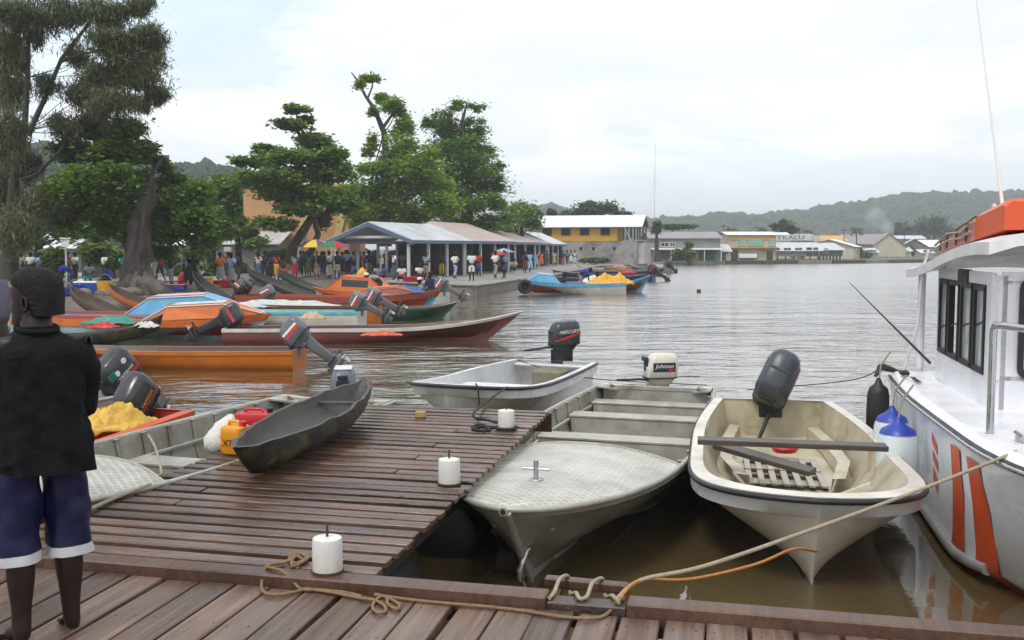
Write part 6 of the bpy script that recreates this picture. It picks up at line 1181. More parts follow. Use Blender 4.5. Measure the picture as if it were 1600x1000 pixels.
def palm(label, px, py, d, r_, lean=0.0, seed=1):
    base = Vector((D(px, 400, d).x, d, .46)); top = D(px+lean, py, d); t = thing('palm_tree', label, 'palm tree', base); r2 = random.Random(seed); tp = top-base
    MB().tube([(0, 0, 0), tp*.5+Vector((.2, 0, 0)), tp], [.2, .15, .12], 7).build('trunk', M_bark, t, 60); R_ = r_*d/FPX; mb = MB()
    for k in range(15):
        a = 2*math.pi*k/15+r2.uniform(-.2, .2); el = r2.uniform(.1, 1.0); pts = []
        for i in range(7):
            u = i/6; pts.append(tp+Vector((math.cos(a)*R_*u, math.sin(a)*R_*u, R_*(el*u-.95*u*u))))
        sd = Vector((-math.sin(a), math.cos(a), 0))
        for i in range(1, 7):
            for sg in (1, -1):
                w = R_*.24*(1-.5*abs(i/6-.4)); p, q = pts[i-1], pts[i]; mb.add([p, q, q+sd*sg*w*.8+Vector((0, 0, -w*.55)), p.lerp(q, .2)+sd*sg*w*.8+Vector((0, 0, -w*.6))], [(0, 1, 2, 3)])
    o = mb.build('crown', L_far, t); o['kind'] = 'stuff'
for k, (lb, px, py, d, r_) in enumerate((('palm rising behind the stilt house roof', 1226, 346, 210, 13), ('short palm left of the stilt house palms', 1187, 357, 205, 12), ('palm behind the grey warehouse roof end', 1140, 358, 210, 12), ('palm behind the stilt house sign', 1259, 360, 215, 10), ('palm behind the long purple roof', 1336, 358, 230, 12), ('palm at the left of the warehouse shrubs', 1050, 352, 190, 9))): palm(lb, px, py, d, r_, 2, k+3)

# ------------------------------------------------------------------ quay wall, road, fences
M_conc = pm('stained_concrete', (.24, .215, .18), .85, 0, .25, .7, (.09, .085, .065), .6, .5, .5, 8, world=True); M_pave = pm('worn_paving', (.25, .235, .215), .85, 0, .2, .6, (.13, .11, .09), .5, .35, .3, 6, world=True)
def quay():
    t = thing('quay_wall', 'stained concrete quay wall in front of the market', 'quay wall', (0, 0, 0)); pts = [Vector((x, y, 0)) for x, y in SHORE[7:13]]
    for i, (a, b) in enumerate(zip(pts[:-1], pts[1:])):
        d = (b-a); n_ = max(1, round(d.length/5.5)); ang = math.atan2(d.y, d.x); nr = Vector((d.y, -d.x, 0)).normalized()
        for k in range(n_):
            p0, p1 = a.lerp(b, k/n_), a.lerp(b, (k+1)/n_); c = (p0+p1)/2-nr*.12; l = (p1-p0).length-.03
            o = link('wall_block', MB().box((0, 0, 0), (l, .5, 1.35), b=.02).mesh('wall_block'), M_conc, t, c+Vector((0, 0, -.2)), (0, 0, ang)); link('coping', MB().box((0, 0, 0), (l+.01, .62, .09), b=.015).mesh('coping'), M_pave, t, c+nr*.02+Vector((0, 0, .522+.004*(k % 2))), (0, 0, ang))
quay()
o = MB().add([Vector((x, y, LANDZ+.022)) for x, y in ((-8.4, 57.5), (-2.1, 51.2), (2.2, 69.8), (5.0, 86), (8.7, 106), (14, 119), (6, 124), (-3, 108), (-7, 92), (-13, 66))], [tuple(range(10))]).build('market_paving', M_pave); tag(o, 'worn grey paving along the quay beside the market', 'pavement', kind='structure')
o = MB().add([Vector((x, y, LANDZ+.05)) for x, y in ((-55, 60), (-24, 55), (-14, 58.5), (-14, 70), (-28, 84), (-40, 82), (-60, 74))], [tuple(range(7))]).build('road', pm('pale_gravel_road', (.30, .285, .265), .9, 0, .2, .6, (.16, .14, .12), .5, .3, world=True)); tag(o, 'pale gravel road behind the bank', 'road', kind='structure')
def fence(label, a, b, h, m, n, slat, group=None):
    t = thing('fence', label, 'fence', a, math.atan2((b-a).y, (b-a).x)); L = (b-a).length; me = MB().box((0, 0, 0), (L/n*.96, .03, h*.94), b=.004).mesh('panel')
    for i in range(n): link('panel', me, m, t, (L*(i+.5)/n, 0, h*.5))
    for i in range(0, n+1, max(1, n//6)): link('post', MB().box((0, 0, 0), (.09, .09, h*1.05)).mesh('post'), M_bark, t, (L*i/n, .06, h*.52))
    for z in (h*.2, h*.85): link('rail', MB().box((0, 0, 0), (L, .05, .06)).mesh('rail'), M_bark, t, (L/2, .045, z))
G = lambda px, py: W(px, py, LANDZ)
fence('dark green sheet fence at the far left behind the people', G(-60, 440), G(29, 440), 1.5, pm('dark_green_sheet', (.012, .055, .028), .6, 0, .2, 2), 9, 1); fence('grey board fence left of the broken trunk', D(128, 425, 64)*1.0 if False else Vector((D(128, 400, 62).x, 62, LANDZ)), Vector((D(205, 400, 62).x, 62, LANDZ)), 1.55, pm('grey_boards', (.10, .10, .098), .8, 0, .25, 3), 16, 1); fence('low grey block fence right of the broken trunk', Vector((D(238, 400, 72).x, 72, LANDZ)), Vector((D(300, 400, 72).x, 72, LANDZ)), 1.1, pm('grey_blocks', (.17, .165, .155), .85, 0, .2, 2), 10, 1)
# ------------------------------------------------------------------ buildings behind the bank
def gable(name, label, cx, y, w, dp, eave, ridge, rz, m_wall, m_roof, windows=(), door=None, over=.5, wall=True, cat='house', group=None, axis='x', ground=.46, sheets=0, hip=0.0, stilts=False):
    """local x along the ridge (width w), y depth dp; windows: (x, z, width, height) on the front (-y)"""
    t = thing(name, label, cat, (cx, y, ground), rz, group); ev, rd = eave-ground, ridge-ground; fl = .9 if stilts else 0
    if wall:
        mb = MB(); mb.box((0, 0, (ev+fl)/2), (w, dp, ev-fl))
        for sx in (-1, 1): mb.prism([(sx*w/2, -dp/2, ev), (sx*w/2, dp/2, ev), (sx*w/2, 0, rd-.08)], (-sx*.12, 0, 0))
        mb.build('wall', m_wall, t)
    if stilts:
        for i in range(7): link('stilt', MB().box((0, 0, 0), (.22, .22, 1.7)).mesh('stilt'), M_plank_dark, t, (-w/2+.3+i*(w-.6)/6, -dp/2+.3, .1))
    for sy in (-1, 1):
        e, r_ = Vector((0, sy*(dp/2+over), ev-over*(rd-ev)/(dp/2))), Vector((0, 0, rd)); hx = w/2+over
        n = sheets or 1
        for k in range(n):
            x0, x1 = -hx+2*hx*k/n, -hx+2*hx*(k+1)/n; f0 = hip*abs(2*k/n-1)*0
            p = [Vector((x0+.004, e.y, e.z)), Vector((x1-.004, e.y, e.z)), Vector((x1-.004, 0, rd)), Vector((x0+.004, 0, rd))]
            if hip:
                p = [Vector((-hx, e.y, e.z)), Vector((hx, e.y, e.z)), Vector((hx-hip, 0, rd)), Vector((-hx+hip, 0, rd))]
            MB().prism(p, (0, 0, .07)).build('roof_sheet' if n > 1 else 'roof_slope', m_roof, t)
    if hip:
        for sx in (-1, 1): e = ev-over*(rd-ev)/(dp/2); MB().prism([(sx*(w/2+over), -dp/2-over, e), (sx*(w/2+over), dp/2+over, e), (sx*(w/2+over-hip), 0, rd)], (0, 0, .07)).build('roof_slope', m_roof, t)
    for x, z, ww, hh in windows:
        f = MB(); f.box((x, -dp/2-.03, z), (ww, .1, hh)); f = f.build('window', M_white, t); MB().box((x, -dp/2-.085, z), (ww-.14, .02, hh-.14)).build('pane', M_glass, f); MB().box((x, -dp/2-.1, z), (.05, .02, hh-.14)).build('mullion', M_white, f)
    for x, ww, hh, m_ in (door or ()): d_ = MB().box((x, -dp/2-.03, hh/2+fl), (ww, .1, hh), b=.01).build('door', m_, t); MB().box((x+ww*.35, -dp/2-.1, hh*.48+fl), (.06, .06, .12)).build('handle', M_chrome, d_)
    return t
C_tan = pm('tan_render', (.50, .27, .13), .85, 0, .08, .6, (.36, .2, .1), .3, .5); M_tin = pm('pale_tin_roof', (.56, .58, .60), .45, .3, .12, .6, (.3, .27, .24), .4, .5); M_tinw = pm('white_tin_roof', (.70, .71, .73), .45, .1, .08, .5, (.5, .48, .45), .35, .5); M_tinp = pm('pinkish_tin_roof', (.44, .35, .33), .6, .1, .14, .8, (.30, .22, .19), .4, .6); M_tinb = pm('blue_fascia', (.10, .145, .23), .5, 0, .12, 2)
def tan_building():
    d = 88.0; x0, x1 = D(382, 400, d).x, D(545, 400, d).x; zt = D(400, 296, d).z; t = thing('tan_building', 'large tan rendered building half hidden behind the sea almond', 'building', ((x0+x1)/2, d+5, .46)); w = x1-x0
    MB().box((0, 0, zt/2+.3), (w, 10, zt-.9)).build('wall', C_tan, t); MB().box((0, 0, .55), (w+.1, 10.1, 1.2)).build('plinth', pm('yellow_render', (.55, .42, .16), .8), t)
    MB().box((0, 0, zt-.1), (w+.4, 10.4, .25), b=.03).build('parapet', C_tan, t)
    for x in (-w*.05, w*.3): MB().prism([(x, -5.2, .5), (x+.6, -5.2, .5), (x+2.0, -5.2, zt-1.5), (x+1.4, -5.2, zt-1.5)], (0, .5, 0)).build('buttress', pm('yellow_render', (.55, .42, .16), .8), t)
    for x in (-w*.36, -w*.22): f = MB().box((x, -5.02, 3.2), (1.4, .1, .55)).build('window', M_white, t); MB().box((x, -5.08, 3.2), (1.2, .03, .4)).build('pane', M_glass, f)
tan_building()
M_wallg = pm('grey_weathered_wall', (.24, .24, .235), .85, 0, .18, .5, (.12, .115, .11), .5, .4); M_wallc = pm('cream_wall', (.50, .45, .34), .8, 0, .12, .6, (.3, .26, .2), .4, .5)
gable('low_house', 'low white roofed house glimpsed behind the trees right of the trunk', D(300, 400, 92).x, 95, 5.2, 6, 2.9, 4.0, 0, M_wallg, M_tinw, [(0, 1.5, 1.2, .8)], sheets=5); gable('low_house', 'long grey tin roofed shed left of the tan building', D(386, 400, 84).x, 88, 5.0, 8, 2.9, 3.9, 0, M_wallg, M_tin, sheets=6); gable('low_house', 'small white roofed house behind the casuarina', D(66, 400, 75).x, 78, 4.2, 5, 2.6, 3.5, 0, M_wallg, M_tinw, [(-.8, 1.3, .9, .8), (.9, 1.3, .9, .8)], sheets=5)
# ------------------------------------------------------------------ market pavilions
M_postw = pm('white_post', (.55, .57, .58), .6, 0, .12, 3)
def pavilion(label, px, d, ridge, eave, w, dp, rz, m_roof, hip):
    c = D(px, 388, d); t = thing('market_pavilion', label, 'pavilion', (c.x, d, LANDZ), rz, 'market pavilions along the quay'); ev, rd = eave-LANDZ, ridge-LANDZ
    # gable towards the camera: ridge along local y
    for sx in (-1, 1):
        n = 6
        for k in range(n):
            y0, y1 = dp*k/n, dp*(k+1)/n; r0 = y0 if not hip else min(max(y0, hip), dp-hip); r1 = y1 if not hip else min(max(y1, hip), dp-hip)
            MB().prism([(sx*w/2, y0+.005, ev), (sx*w/2, y1-.005, ev), (0, r1-.005, rd), (0, r0+.005, rd)], (0, 0, .06)).build('roof_sheet', m_roof, t)
        MB().box((sx*(w/2-.02), dp/2, ev-.07), (.06, dp, .2)).build('eave_fascia', M_tinb, t)
        if not hip:
            a, b = Vector((sx*w/2, -.06, ev+.0)), Vector((0, -.06, rd+.0)); MB().prism([a, b, b+Vector((0, 0, -.26)), a+Vector((0, 0, -.26))], (0, .07, 0)).build('barge_board', M_tinb, t)
    if hip:
        for y0, yr in ((0, hip), (dp, dp-hip)): MB().prism([(-w/2, y0, ev), (w/2, y0, ev), (0, yr, rd)], (0, 0, .06)).build('roof_slope', m_roof, t)
        MB().box((0, .03, ev-.07), (w, .06, .2)).build('eave_fascia', M_tinb, t)
    else: MB().box((0, .25, ev+.25), (w*.72, .06, .16)).build('tie_beam', M_postw, t)
    for sx in (-1, 1):
        for k in range(4): link('post', MB().box((0, 0, 0), (.16, .16, ev)).mesh('post'), M_postw, t, (sx*(w/2-.55), .35+k*(dp-.7)/3, ev/2))
    for k in range(8): link('shade_back_board', MB().box((0, 0, 0), ((w-1)/8*.97, .05, ev-.1)).mesh('shade_back_board'), M_plank_dark, t, (-w/2+.5+(w-1)*(k+.5)/8, dp-.1, ev/2))  # added dark boards closing the back, so the shade under the roof deepens
    for y in (.3, dp/2, dp-.3): MB().box((0, y, ev-.12), (w-.9, .1, .14)).build('cross_beam', M_plank_dark, t)
    return t
for a in (('front market pavilion with a pale metal gable and blue fascia', 576, 62, 4.12, 2.93, 6.6, 8.5, R(-24), M_tin, 0), ('second market pavilion with a pink tin roof, the tallest', 661, 71, 4.4, 2.95, 7.6, 9, R(-22), M_tinp, 1.2), ('third market pavilion with a low pink roof', 731, 84, 4.1, 2.95, 7.6, 9, R(-20), M_tinp, 1.6), ('fourth market pavilion small and pink in the row', 778, 100, 4.05, 2.95, 6.6, 9, R(-18), M_tinp, 1.6), ('last market pavilion with a pale gable and dark blue edge', 819, 110, 4.3, 2.9, 6.6, 9, R(-14), M_tin, 0)): pavilion(*a)
# ------------------------------------------------------------------ people on the bank and in the market
Gp = 'people on the bank and in the market'
def G2(px, py):                   # where feet seen at px, py stand on the ground
    p = W(px, py, LANDZ); z = zl(p); p = W(px, py, z+.0); return Vector((p.x, p.y, max(zl(p), .05)+.02))
PEOPLE = [ # px, feet y, facing, shirt, lower, pose, garment, scale, hat, label
 (34, 442, 20, 'grey', 'denim', 'stand', 'trousers', 1, None, 'man in a grey shirt and jeans beside the green fence'), (49, 441, 350, 'white', 'dark', 'stand', 'trousers', 1, None, 'person in a white shirt just right of the man in grey'), (61, 442, 250, 'sky', 'brown', 'lean', 'skirt', 1, None, 'person in a sky blue top between white shirt and dark robe'), (75, 440, 10, 'navy', 'navy', 'stand', 'skirt', 1.03, None, 'figure in a long dark robe left of the white sign'),
 (96, 440, 200, 'white', 'dark', 'stand', 'trousers', .85, None, 'youth in white left of the sign post'), (107, 438, 180, 'red', 'black', 'stand', 'trousers', 1, None, 'person in a red shirt at the sign post'), (118, 441, 30, 'white', 'dark', 'stand', 'trousers', 1, None, 'person in a white shirt right of the sign post'), (110, 456, 270, 'royal', 'denim', 'bend', 'trousers', 1, None, 'person in royal blue bending over the coolers'),
 (141, 446, 170, 'grey', 'teal', 'perch', 'skirt', 1, None, 'woman in grey seated behind the blue cooler'), (164, 441, 40, 'white', 'dark', 'stand', 'trousers', 1, None, 'person in a long white shirt left of the trunk'), (172, 452, 280, 'blue', 'royal', 'perch', 'skirt', 1, None, 'woman in a blue dress sitting at the trunk foot'), (190, 440, 90, 'teal', 'dark', 'stand', 'trousers', .95, None, 'person in teal half hidden by the trunk'),
 (251, 442, 300, 'red', 'navy', 'walk', 'shorts', 1, None, 'person in a red shirt striding just right of the trunk'), (268, 447, 270, 'dark', 'grey', 'carry', 'trousers', 1.02, None, 'person in dark shirt carrying a white bag'), (294, 449, 190, 'lilac', 'black', 'stand', 'skirt', 1, None, 'woman in a lilac blouse and black skirt'), (303, 451, 170, 'black', 'black', 'lean', 'skirt', 1, None, 'woman in black beside the lilac blouse'), (315, 450, 150, 'white', 'royal', 'stand', 'shorts', .62, None, 'small child in white with blue shorts'),
 (345, 447, 350, 'orange', 'grey', 'stand', 'skirt', 1, None, 'person in a bright orange shirt beside the red basins'), (362, 449, 20, 'sky', 'grey', 'lean', 'skirt', 1, None, 'person in sky blue right of the orange shirt'), (357, 436, 200, 'maroon', 'dark', 'raise_', 'trousers', 1, None, 'person carrying a pale box on the head'), (373, 441, 60, 'dark', 'brown', 'stand', 'trousers', 1, None, 'person in dark clothes left of the beached long dugout'),
 (404, 441, 200, 'cream', 'denim', 'stand', 'skirt', 1, None, 'woman in a blue skirt nearest the silver car'), (414, 438, 170, 'black', 'dark', 'stand', 'trousers', 1.05, None, 'tall person in black in front of the silver car'), (424, 441, 220, 'navy', 'black', 'lean', 'skirt', 1, None, 'person in navy next to the tall one in black'), (432, 439, 180, 'red', 'gold', 'stand', 'skirt', 1, None, 'person in red top and gold skirt by the sea almond'), (444, 440, 190, 'red', 'brown', 'sit', 'skirt', 1.05, None, 'person in red sitting at the sea almond foot'),
 (461, 437, 160, 'grey', 'crimson', 'stand', 'skirt', 1, None, 'person in grey with a crimson skirt under the umbrellas'), (475, 432, 180, 'white', 'dark', 'stand', 'trousers', 1, None, 'person in white behind the crimson skirt'), (483, 434, 200, 'green', 'olive', 'stand', 'skirt', 1, None, 'person in dull green under the navy and yellow umbrella'), (495, 433, 10, 'black', 'khaki', 'stand', 'trousers', 1.02, None, 'man in black with khaki trousers under the umbrella'), (504, 432, 10, 'maroon', 'blue', 'stand', 'shorts', 1, None, 'person in maroon with bright blue shorts'), (515, 436, 300, 'white', 'white', 'stand', 'trousers', 1.02, None, 'person all in white with a dark bag before the front pavilion'), (527, 436, 350, 'black', 'cream', 'lean', 'shorts', 1.02, None, 'man in black with cream shorts before the front pavilion'),
 (543, 432, 10, 'sky', 'navy', 'stand', 'trousers', 1.06, None, 'man in pale blue behind the left pavilion post'), (551, 434, 60, 'denim', 'denim', 'sit', 'trousers', 1.1, None, 'person in denim sitting beside the left pavilion post'), (559, 428, 200, 'maroon', 'dark', 'stand', 'skirt', 1, None, 'woman in maroon inside the front pavilion'), (577, 430, 180, 'dark', 'grey', 'stand', 'trousers', 1, None, 'person in dark clothes left of the crimson dress'), (587, 428, 180, 'crimson', 'maroon', 'stand', 'skirt', 1, 'white', 'woman in crimson with a white hat'), (600, 437, 200, 'blue', 'crimson', 'sit', 'skirt', .95, None, 'child in bright blue sitting on the market edge'), (590, 438, 160, 'grey', 'purple', 'sit', 'skirt', 1, None, 'woman in grey sitting left of the blue child'), (606, 428, 190, 'orange', 'brown', 'stand', 'trousers', 1, None, 'person in burnt orange deep in the front pavilion'),
 (616, 438, 250, 'white', 'denim', 'stand', 'trousers', 1.05, None, 'man in white shirt and jeans at the right pavilion post'), (629, 432, 10, 'grey', 'olive', 'stand', 'trousers', 1, None, 'person in grey right of the white shirt and jeans'), (628, 440, 180, 'white', 'crimson', 'sit', 'skirt', 1.05, None, 'woman in white and crimson sitting behind red goods'), (640, 431, 170, 'navy', 'denim', 'stand', 'skirt', 1, None, 'woman in navy beyond the sitting crimson skirt'), (655, 438, 150, 'white', 'maroon', 'sit', 'skirt', 1.05, None, 'woman in white sitting by the red basin'), (666, 438, 200, 'grey', 'khaki', 'lean', 'trousers', 1, None, 'man in grey with a gold bag at his side'), (676, 429, 10, 'sky', 'cream', 'stand', 'trousers', 1, None, 'person in pale sky blue shirt and cream trousers'), (685, 427, 190, 'white', 'maroon', 'stand', 'skirt', 1, None, 'woman in white blouse and maroon skirt'), (690, 433, 350, 'dark', 'gold', 'stand', 'trousers', 1, None, 'person with bright gold trousers'), (702, 430, 170, 'lilac', 'khaki', 'stand', 'trousers', 1, None, 'person in lilac shirt with khaki trousers'), (711, 437, 30, 'white', 'lilac', 'walk', 'trousers', 1, None, 'person in white shirt and lilac trousers walking'), (722, 427, 200, 'white', 'black', 'stand', 'trousers', 1.02, None, 'person in white and black left of the aqua shirt'), (728, 428, 10, 'aqua', 'brown', 'stand', 'skirt', 1, None, 'woman in an aqua blouse'), (737, 440, 350, 'white', 'white', 'stand', 'shorts', 1.05, None, 'woman in white top and white shorts near the quay corner'), (748, 433, 10, 'red', 'denim', 'stand', 'shorts', 1, None, 'person in red shirt and denim shorts near the quay corner'),
 (762, 424, 190, 'purple', 'dark', 'stand', 'trousers', 1, None, 'person in purple left of the red umbrella'), (774, 436, 30, 'white', 'grey', 'walk', 'trousers', 1.04, None, 'person in grey trousers under the red umbrella'), (788, 435, 300, 'sky', 'denim', 'raise_', 'shorts', 1.04, None, 'person in sky blue holding the red umbrella'), (804, 425, 200, 'cream', 'olive', 'sit', 'skirt', 1.1, None, 'woman in cream sitting right of the umbrellas'), (797, 424, 160, 'cream', 'lime', 'sit', 'skirt', 1.1, None, 'woman in cream and lime sitting under the umbrellas'), (820, 428, 40, 'navy', 'maroon', 'walk', 'skirt', 1, None, 'woman in navy walking on the quay'), (828, 427, 20, 'sky', 'sky', 'walk', 'skirt', 1, None, 'woman in a pale blue dress walking on the quay'), (838, 419, 190, 'sky', 'sky', 'stand', 'skirt', 1, None, 'woman in blue by the last pavilion'), (846, 418, 180, 'orange', 'orange', 'stand', 'skirt', 1, None, 'figure all in orange by the last pavilion'), (855, 417, 200, 'green', 'dark', 'stand', 'trousers', 1, None, 'person in green by the last pavilion'), (866, 416, 170, 'cream', 'gold', 'stand', 'skirt', 1, None, 'person in cream and gold near the far quay steps'), (886, 413, 160, 'aqua', 'dark', 'stand', 'trousers', 1, None, 'person in aqua beyond the market'), (892, 413, 200, 'pink', 'white', 'stand', 'skirt', 1, None, 'person in pink beyond the market'), (898, 413, 180, 'white', 'white', 'stand', 'trousers', 1, None, 'person in white at the concrete wall'), (879, 415, 180, 'dark', 'red', 'stand', 'trousers', 1, None, 'person in dark top and red trousers beyond the market'),
 (738, 452, 20, 'black', 'black', 'stand', 'trousers', .8, None, 'dark figure climbing the quay edge below the white shorts')]
for px, py, fc, sh, lo, ps, lw, sc_, hat, lb in PEOPLE: person(lb, G2(px, py), fc, sh, lo, ps, lw, sc_, Gp, hat)
r3 = random.Random(17)
for i in range(78):               # the crowd in the shade under the roofs
    px = r3.uniform(465, 640) if i % 2 else r3.uniform(560, 850); py = lerp(430, 416, max(0, (px-560)/300))-r3.uniform(0, 5)
    sh, lo, lw = r3.choice(['dark', 'navy', 'maroon', 'olive', 'grey', 'brown', 'purple', 'denim', 'crimson', 'teal', 'khaki']), r3.choice(['black', 'navy', 'brown', 'olive', 'maroon', 'grey']), r3.choice(['trousers', 'skirt'])
    roof = 'front' if px < 600 else 'second' if px < 690 else 'third' if px < 750 else 'fourth' if px < 800 else 'last'
    person('shaded person in a %s top and %s %s under the %s market roof' % (sh, lo, lw, roof), G2(px, py), r3.uniform(0, 360), sh, lo, r3.choice(['stand', 'lean', 'carry']), lw, r3.uniform(.94, 1.05), 'shaded crowd under the market roofs')
for lb, px, py, d, sh, lo, ps, fc, hat in (('person in grey with a white cap bending in the orange cabin boat', 592, 466, 41.5, 'grey', 'dark', 'bend', 270, 'white'), ('man in navy sitting in the white boat under the quay wall', 674, 470, 42.5, 'navy', 'dark', 'perch', 200, None), ('person with a white cap crouching in the white boat', 660, 472, 42.5, 'grey', 'dark', 'sit', 250, 'white'), ('person in black crouching in the sky blue cabin boat', 880, 447, 53, 'black', 'dark', 'sit', 100, None), ('person in royal blue bending in the sky blue cabin boat', 908, 449, 53.5, 'royal', 'grey', 'bend', 90, None), ('child in yellow sitting in the sky blue cabin boat', 934, 449, 53, 'yellow', 'dark', 'sit', 200, None)):
    p = D(px, py, d); p.z = .14; person(lb, p, fc, sh, lo, ps, 'trousers', 1.0, 'people aboard the moored boats', hat)
# ------------------------------------------------------------------ goods and small things on the bank
def cooler(label, p, s, m, lid, rz=0.0):
    t = thing('cooler_box', label, 'cooler', p, rz); MB().box((0, 0, s[2]*.42), (s[0], s[1], s[2]*.84), b=.04).build('box', m, t); MB().box((0, 0, s[2]*.92), (s[0]*1.04, s[1]*1.06, s[2]*.16), b=.03).build('lid', lid, t); MB().tube([(-s[0]*.53, -s[1]*.3, s[2]*.6), (-s[0]*.6, 0, s[2]*.5), (-s[0]*.53, s[1]*.3, s[2]*.6)], .02, 6).build('handle', lid, t)
def bucket(label, p, r_, h, m, cat='bucket'):
    t = thing('bucket' if cat == 'bucket' else 'basin', label, cat, p); MB().lathe([(r_*.8, 0), (r_*.82, .02), (r_, h-.03), (r_*1.06, h-.02), (r_*1.06, h), (r_*.96, h), (r_*.8, .06), (0, .05)], 16).build('pail', m, t, 40)
    if cat == 'bucket': MB().tube([(r_*1.0*math.cos(a), 0, h+r_*.9*math.sin(a)) for a in [math.pi*k/8 for k in range(9)]], .012, 6).build('bail', M_chrome, t)
K_blue = pm('blue_plastic', (.02, .05, .32), .4); K_yel = pm('yellow_plastic', (.68, .36, .01), .4)
cooler('blue cooler with white lid left of the trunk', G2(140, 459), (1.1, .6, .5), K_blue, M_white, .1); cooler('small blue and white cooler behind the man in black', G2(54, 471), (.6, .45, .55), K_blue, M_white); cooler('red box on the bank at the far left', G2(6, 466), (.7, .5, .4), M_canred, M_canred); cooler('dark crate beside the blue cooler', G2(124, 458), (.6, .5, .45), M_plank_dark, M_plank_dark); cooler('blue fish crate heaped with red goods', G2(276, 455), (.85, .5, .28), K_blue, M_redpaint); cooler('cardboard parcels stacked under the front pavilion', G2(572, 441), (1.2, .8, .4), pm('cardboard', (.25, .13, .07), .8), pm('cardboard', (.25, .13, .07), .8))
bucket('bright yellow bucket at the trunk foot', G2(164, 463), .32, .55, K_yel); bucket('bright yellow bucket beside the small child', G2(324, 452), .3, .5, K_yel); bucket('small blue bucket under the bending person', G2(104, 461), .24, .32, K_blue); bucket('tall blue bucket behind the man in black hair', G2(116, 463), .24, .4, K_blue)
for lb, px, py, m_, r_ in (('wide red basin in front of the orange shirt', 345, 451, M_canred, .5), ('dark red basin right of the wide red one', 357, 451, pm('dark_red_plastic', (.3, .01, .03), .4), .4), ('red basin under the front pavilion', 557, 440, M_canred, .5), ('red basin of goods near the sitting woman in white', 645, 442, M_canred, .55), ('white bowl on the roots right of the trunk', 243, 447, M_white, .35)): bucket(lb, G2(px, py), r_, .32, m_, 'basin')
sack('market_bag', 'yellow bag standing in front of the pavilion', 'bag', G2(566, 440), (.7, .5, .8), K_yel, 0, 6); sack('market_bag', 'white bag on the mud below the trunk', 'bag', G2(128, 478), (.5, .4, .35), M_white, 0, 8); sack('market_bag', 'red bag on the road behind the crate', 'bag', G2(285, 444), (.5, .4, .65), M_canred, 0, 9); sack('market_bag', 'heap of green vegetables on the quay edge', 'vegetables', G2(652, 446), (1.3, .9, .4), L_lime if False else pm('green_vegetables', (.16, .25, .06), .7, 0, .4, 12), 0, 10)
o = MB().box((0, 0, 0), (.42, .36, .3), b=.02).build('carried_box', pm('cardboard_pale', (.5, .42, .28), .8)); o.location = G2(357, 436)+Vector((0, 0, 1.86)); tag(o, 'pale box carried on a head near the silver car', 'box')
t = thing('sign_post', 'white sign with two small boards on a pole', 'sign', Vector((D(103, 400, 54).x, 54, LANDZ)))
MB().tube([(0, 0, 0), (0, 0, 2.55)], .05, 8).build('pole', M_postw, t); MB().box((0, -.06, 2.5), (.62, .04, .1), b=.005).build('top_board', M_white, t); MB().box((0, -.06, 2.18), (.46, .04, .3), b=.005).build('sign_board', M_white, t)
def rock_mesh(seed):
    bm = bmesh.new(); bmesh.ops.create_icosphere(bm, subdivisions=2, radius=1); r2 = random.Random(seed); k = [Vector((r2.gauss(0, 1), r2.gauss(0, 1), r2.gauss(0, 1))).normalized() for _ in range(9)]
    for v in bm.verts: v.co *= 1+sum(.12*max(0, v.co.normalized().dot(q))**3*(1 if i % 2 else -1.3) for i, q in enumerate(k))+r2.uniform(-.05, .05); v.co.z *= .62
    me = bpy.data.meshes.new('rock'); bm.to_mesh(me); bm.free(); return me
RK = [rock_mesh(i) for i in range(5)]; M_rock = pm('bank_rock', (.16, .14, .115), .9, 0, .3, 3, (.28, .25, .21), .4, 2, .6, 9, rand=.35)
for i in range(70):
    px = r3.uniform(130, 420); py = 455+r3.gauss(6, 6)+abs(px-230)*.015; p = G2(px, py); s_ = r3.uniform(.14, .42)
    if zl(p) < .05: continue
    o = link('rock', RK[i % 5], M_rock, None, p+Vector((0, 0, s_*.15)), (r3.uniform(-.3, .3), r3.uniform(-.3, .3), r3.uniform(0, 6))); o.scale = (s_, s_*r3.uniform(.7, 1.1), s_); tag(o, 'weathered stone lying on the muddy bank', 'rock', 'stones scattered on the bank')
# umbrellas
def umbrella(name, label, top, r_, h, cols, pole, cat='umbrella', group=None):
    t = thing(name, label, cat, top-Vector((0, 0, pole)), .3, group); n = 8
    for k in range(n):
        mb = MB(); rows = []
        for i in range(5):
            u = i/4; rows.append([Vector((r_*u*math.cos(a)*(1-.03*(j == 1)), r_*u*math.sin(a)*(1-.03*(j == 1)), pole-h*u**1.7)) for j, a in enumerate((2*math.pi*k/n, 2*math.pi*(k+.5)/n, 2*math.pi*(k+1)/n))])
        mb.loft(rows).build('canopy_panel', cols[k % len(cols)], t)
    MB().tube([(0, 0, 0), (0, 0, pole+.06)], .02, 6).build('pole', M_chrome, t)
cl = cloth
umbrella('beach_umbrella', 'navy and yellow beach umbrella left of the front pavilion', D(493, 374, 61), 1.25, .5, [cl('navy'), cl('yellow'), cl('purple'), cl('yellow')], 2.4); umbrella('beach_umbrella', 'green beach umbrella beside the navy and yellow one', D(521, 376, 60), 1.05, .42, [cl('green'), cl('green'), cl('red'), cl('blue')], 2.4)
umbrella('hand_umbrella', 'red hand umbrella over two walkers on the quay', D(780, 393, 62.0), .62, .22, [cl('crimson'), cl('red')], .95); umbrella('hand_umbrella', 'grey blue umbrella behind the red one', D(787, 388, 70), .85, .28, [cl('grey'), cl('sky')], 2.2)
o = MB().prism([(0, 0, 0), (2.6, 0, 0), (2.5, 0, 1.2), (.2, 0, 1.25)], (0, .02, 0)).build('hung_cloth', cl('green')); o.location = D(650, 393, 80); tag(o, 'green cloth hung at the back of the market', 'cloth')
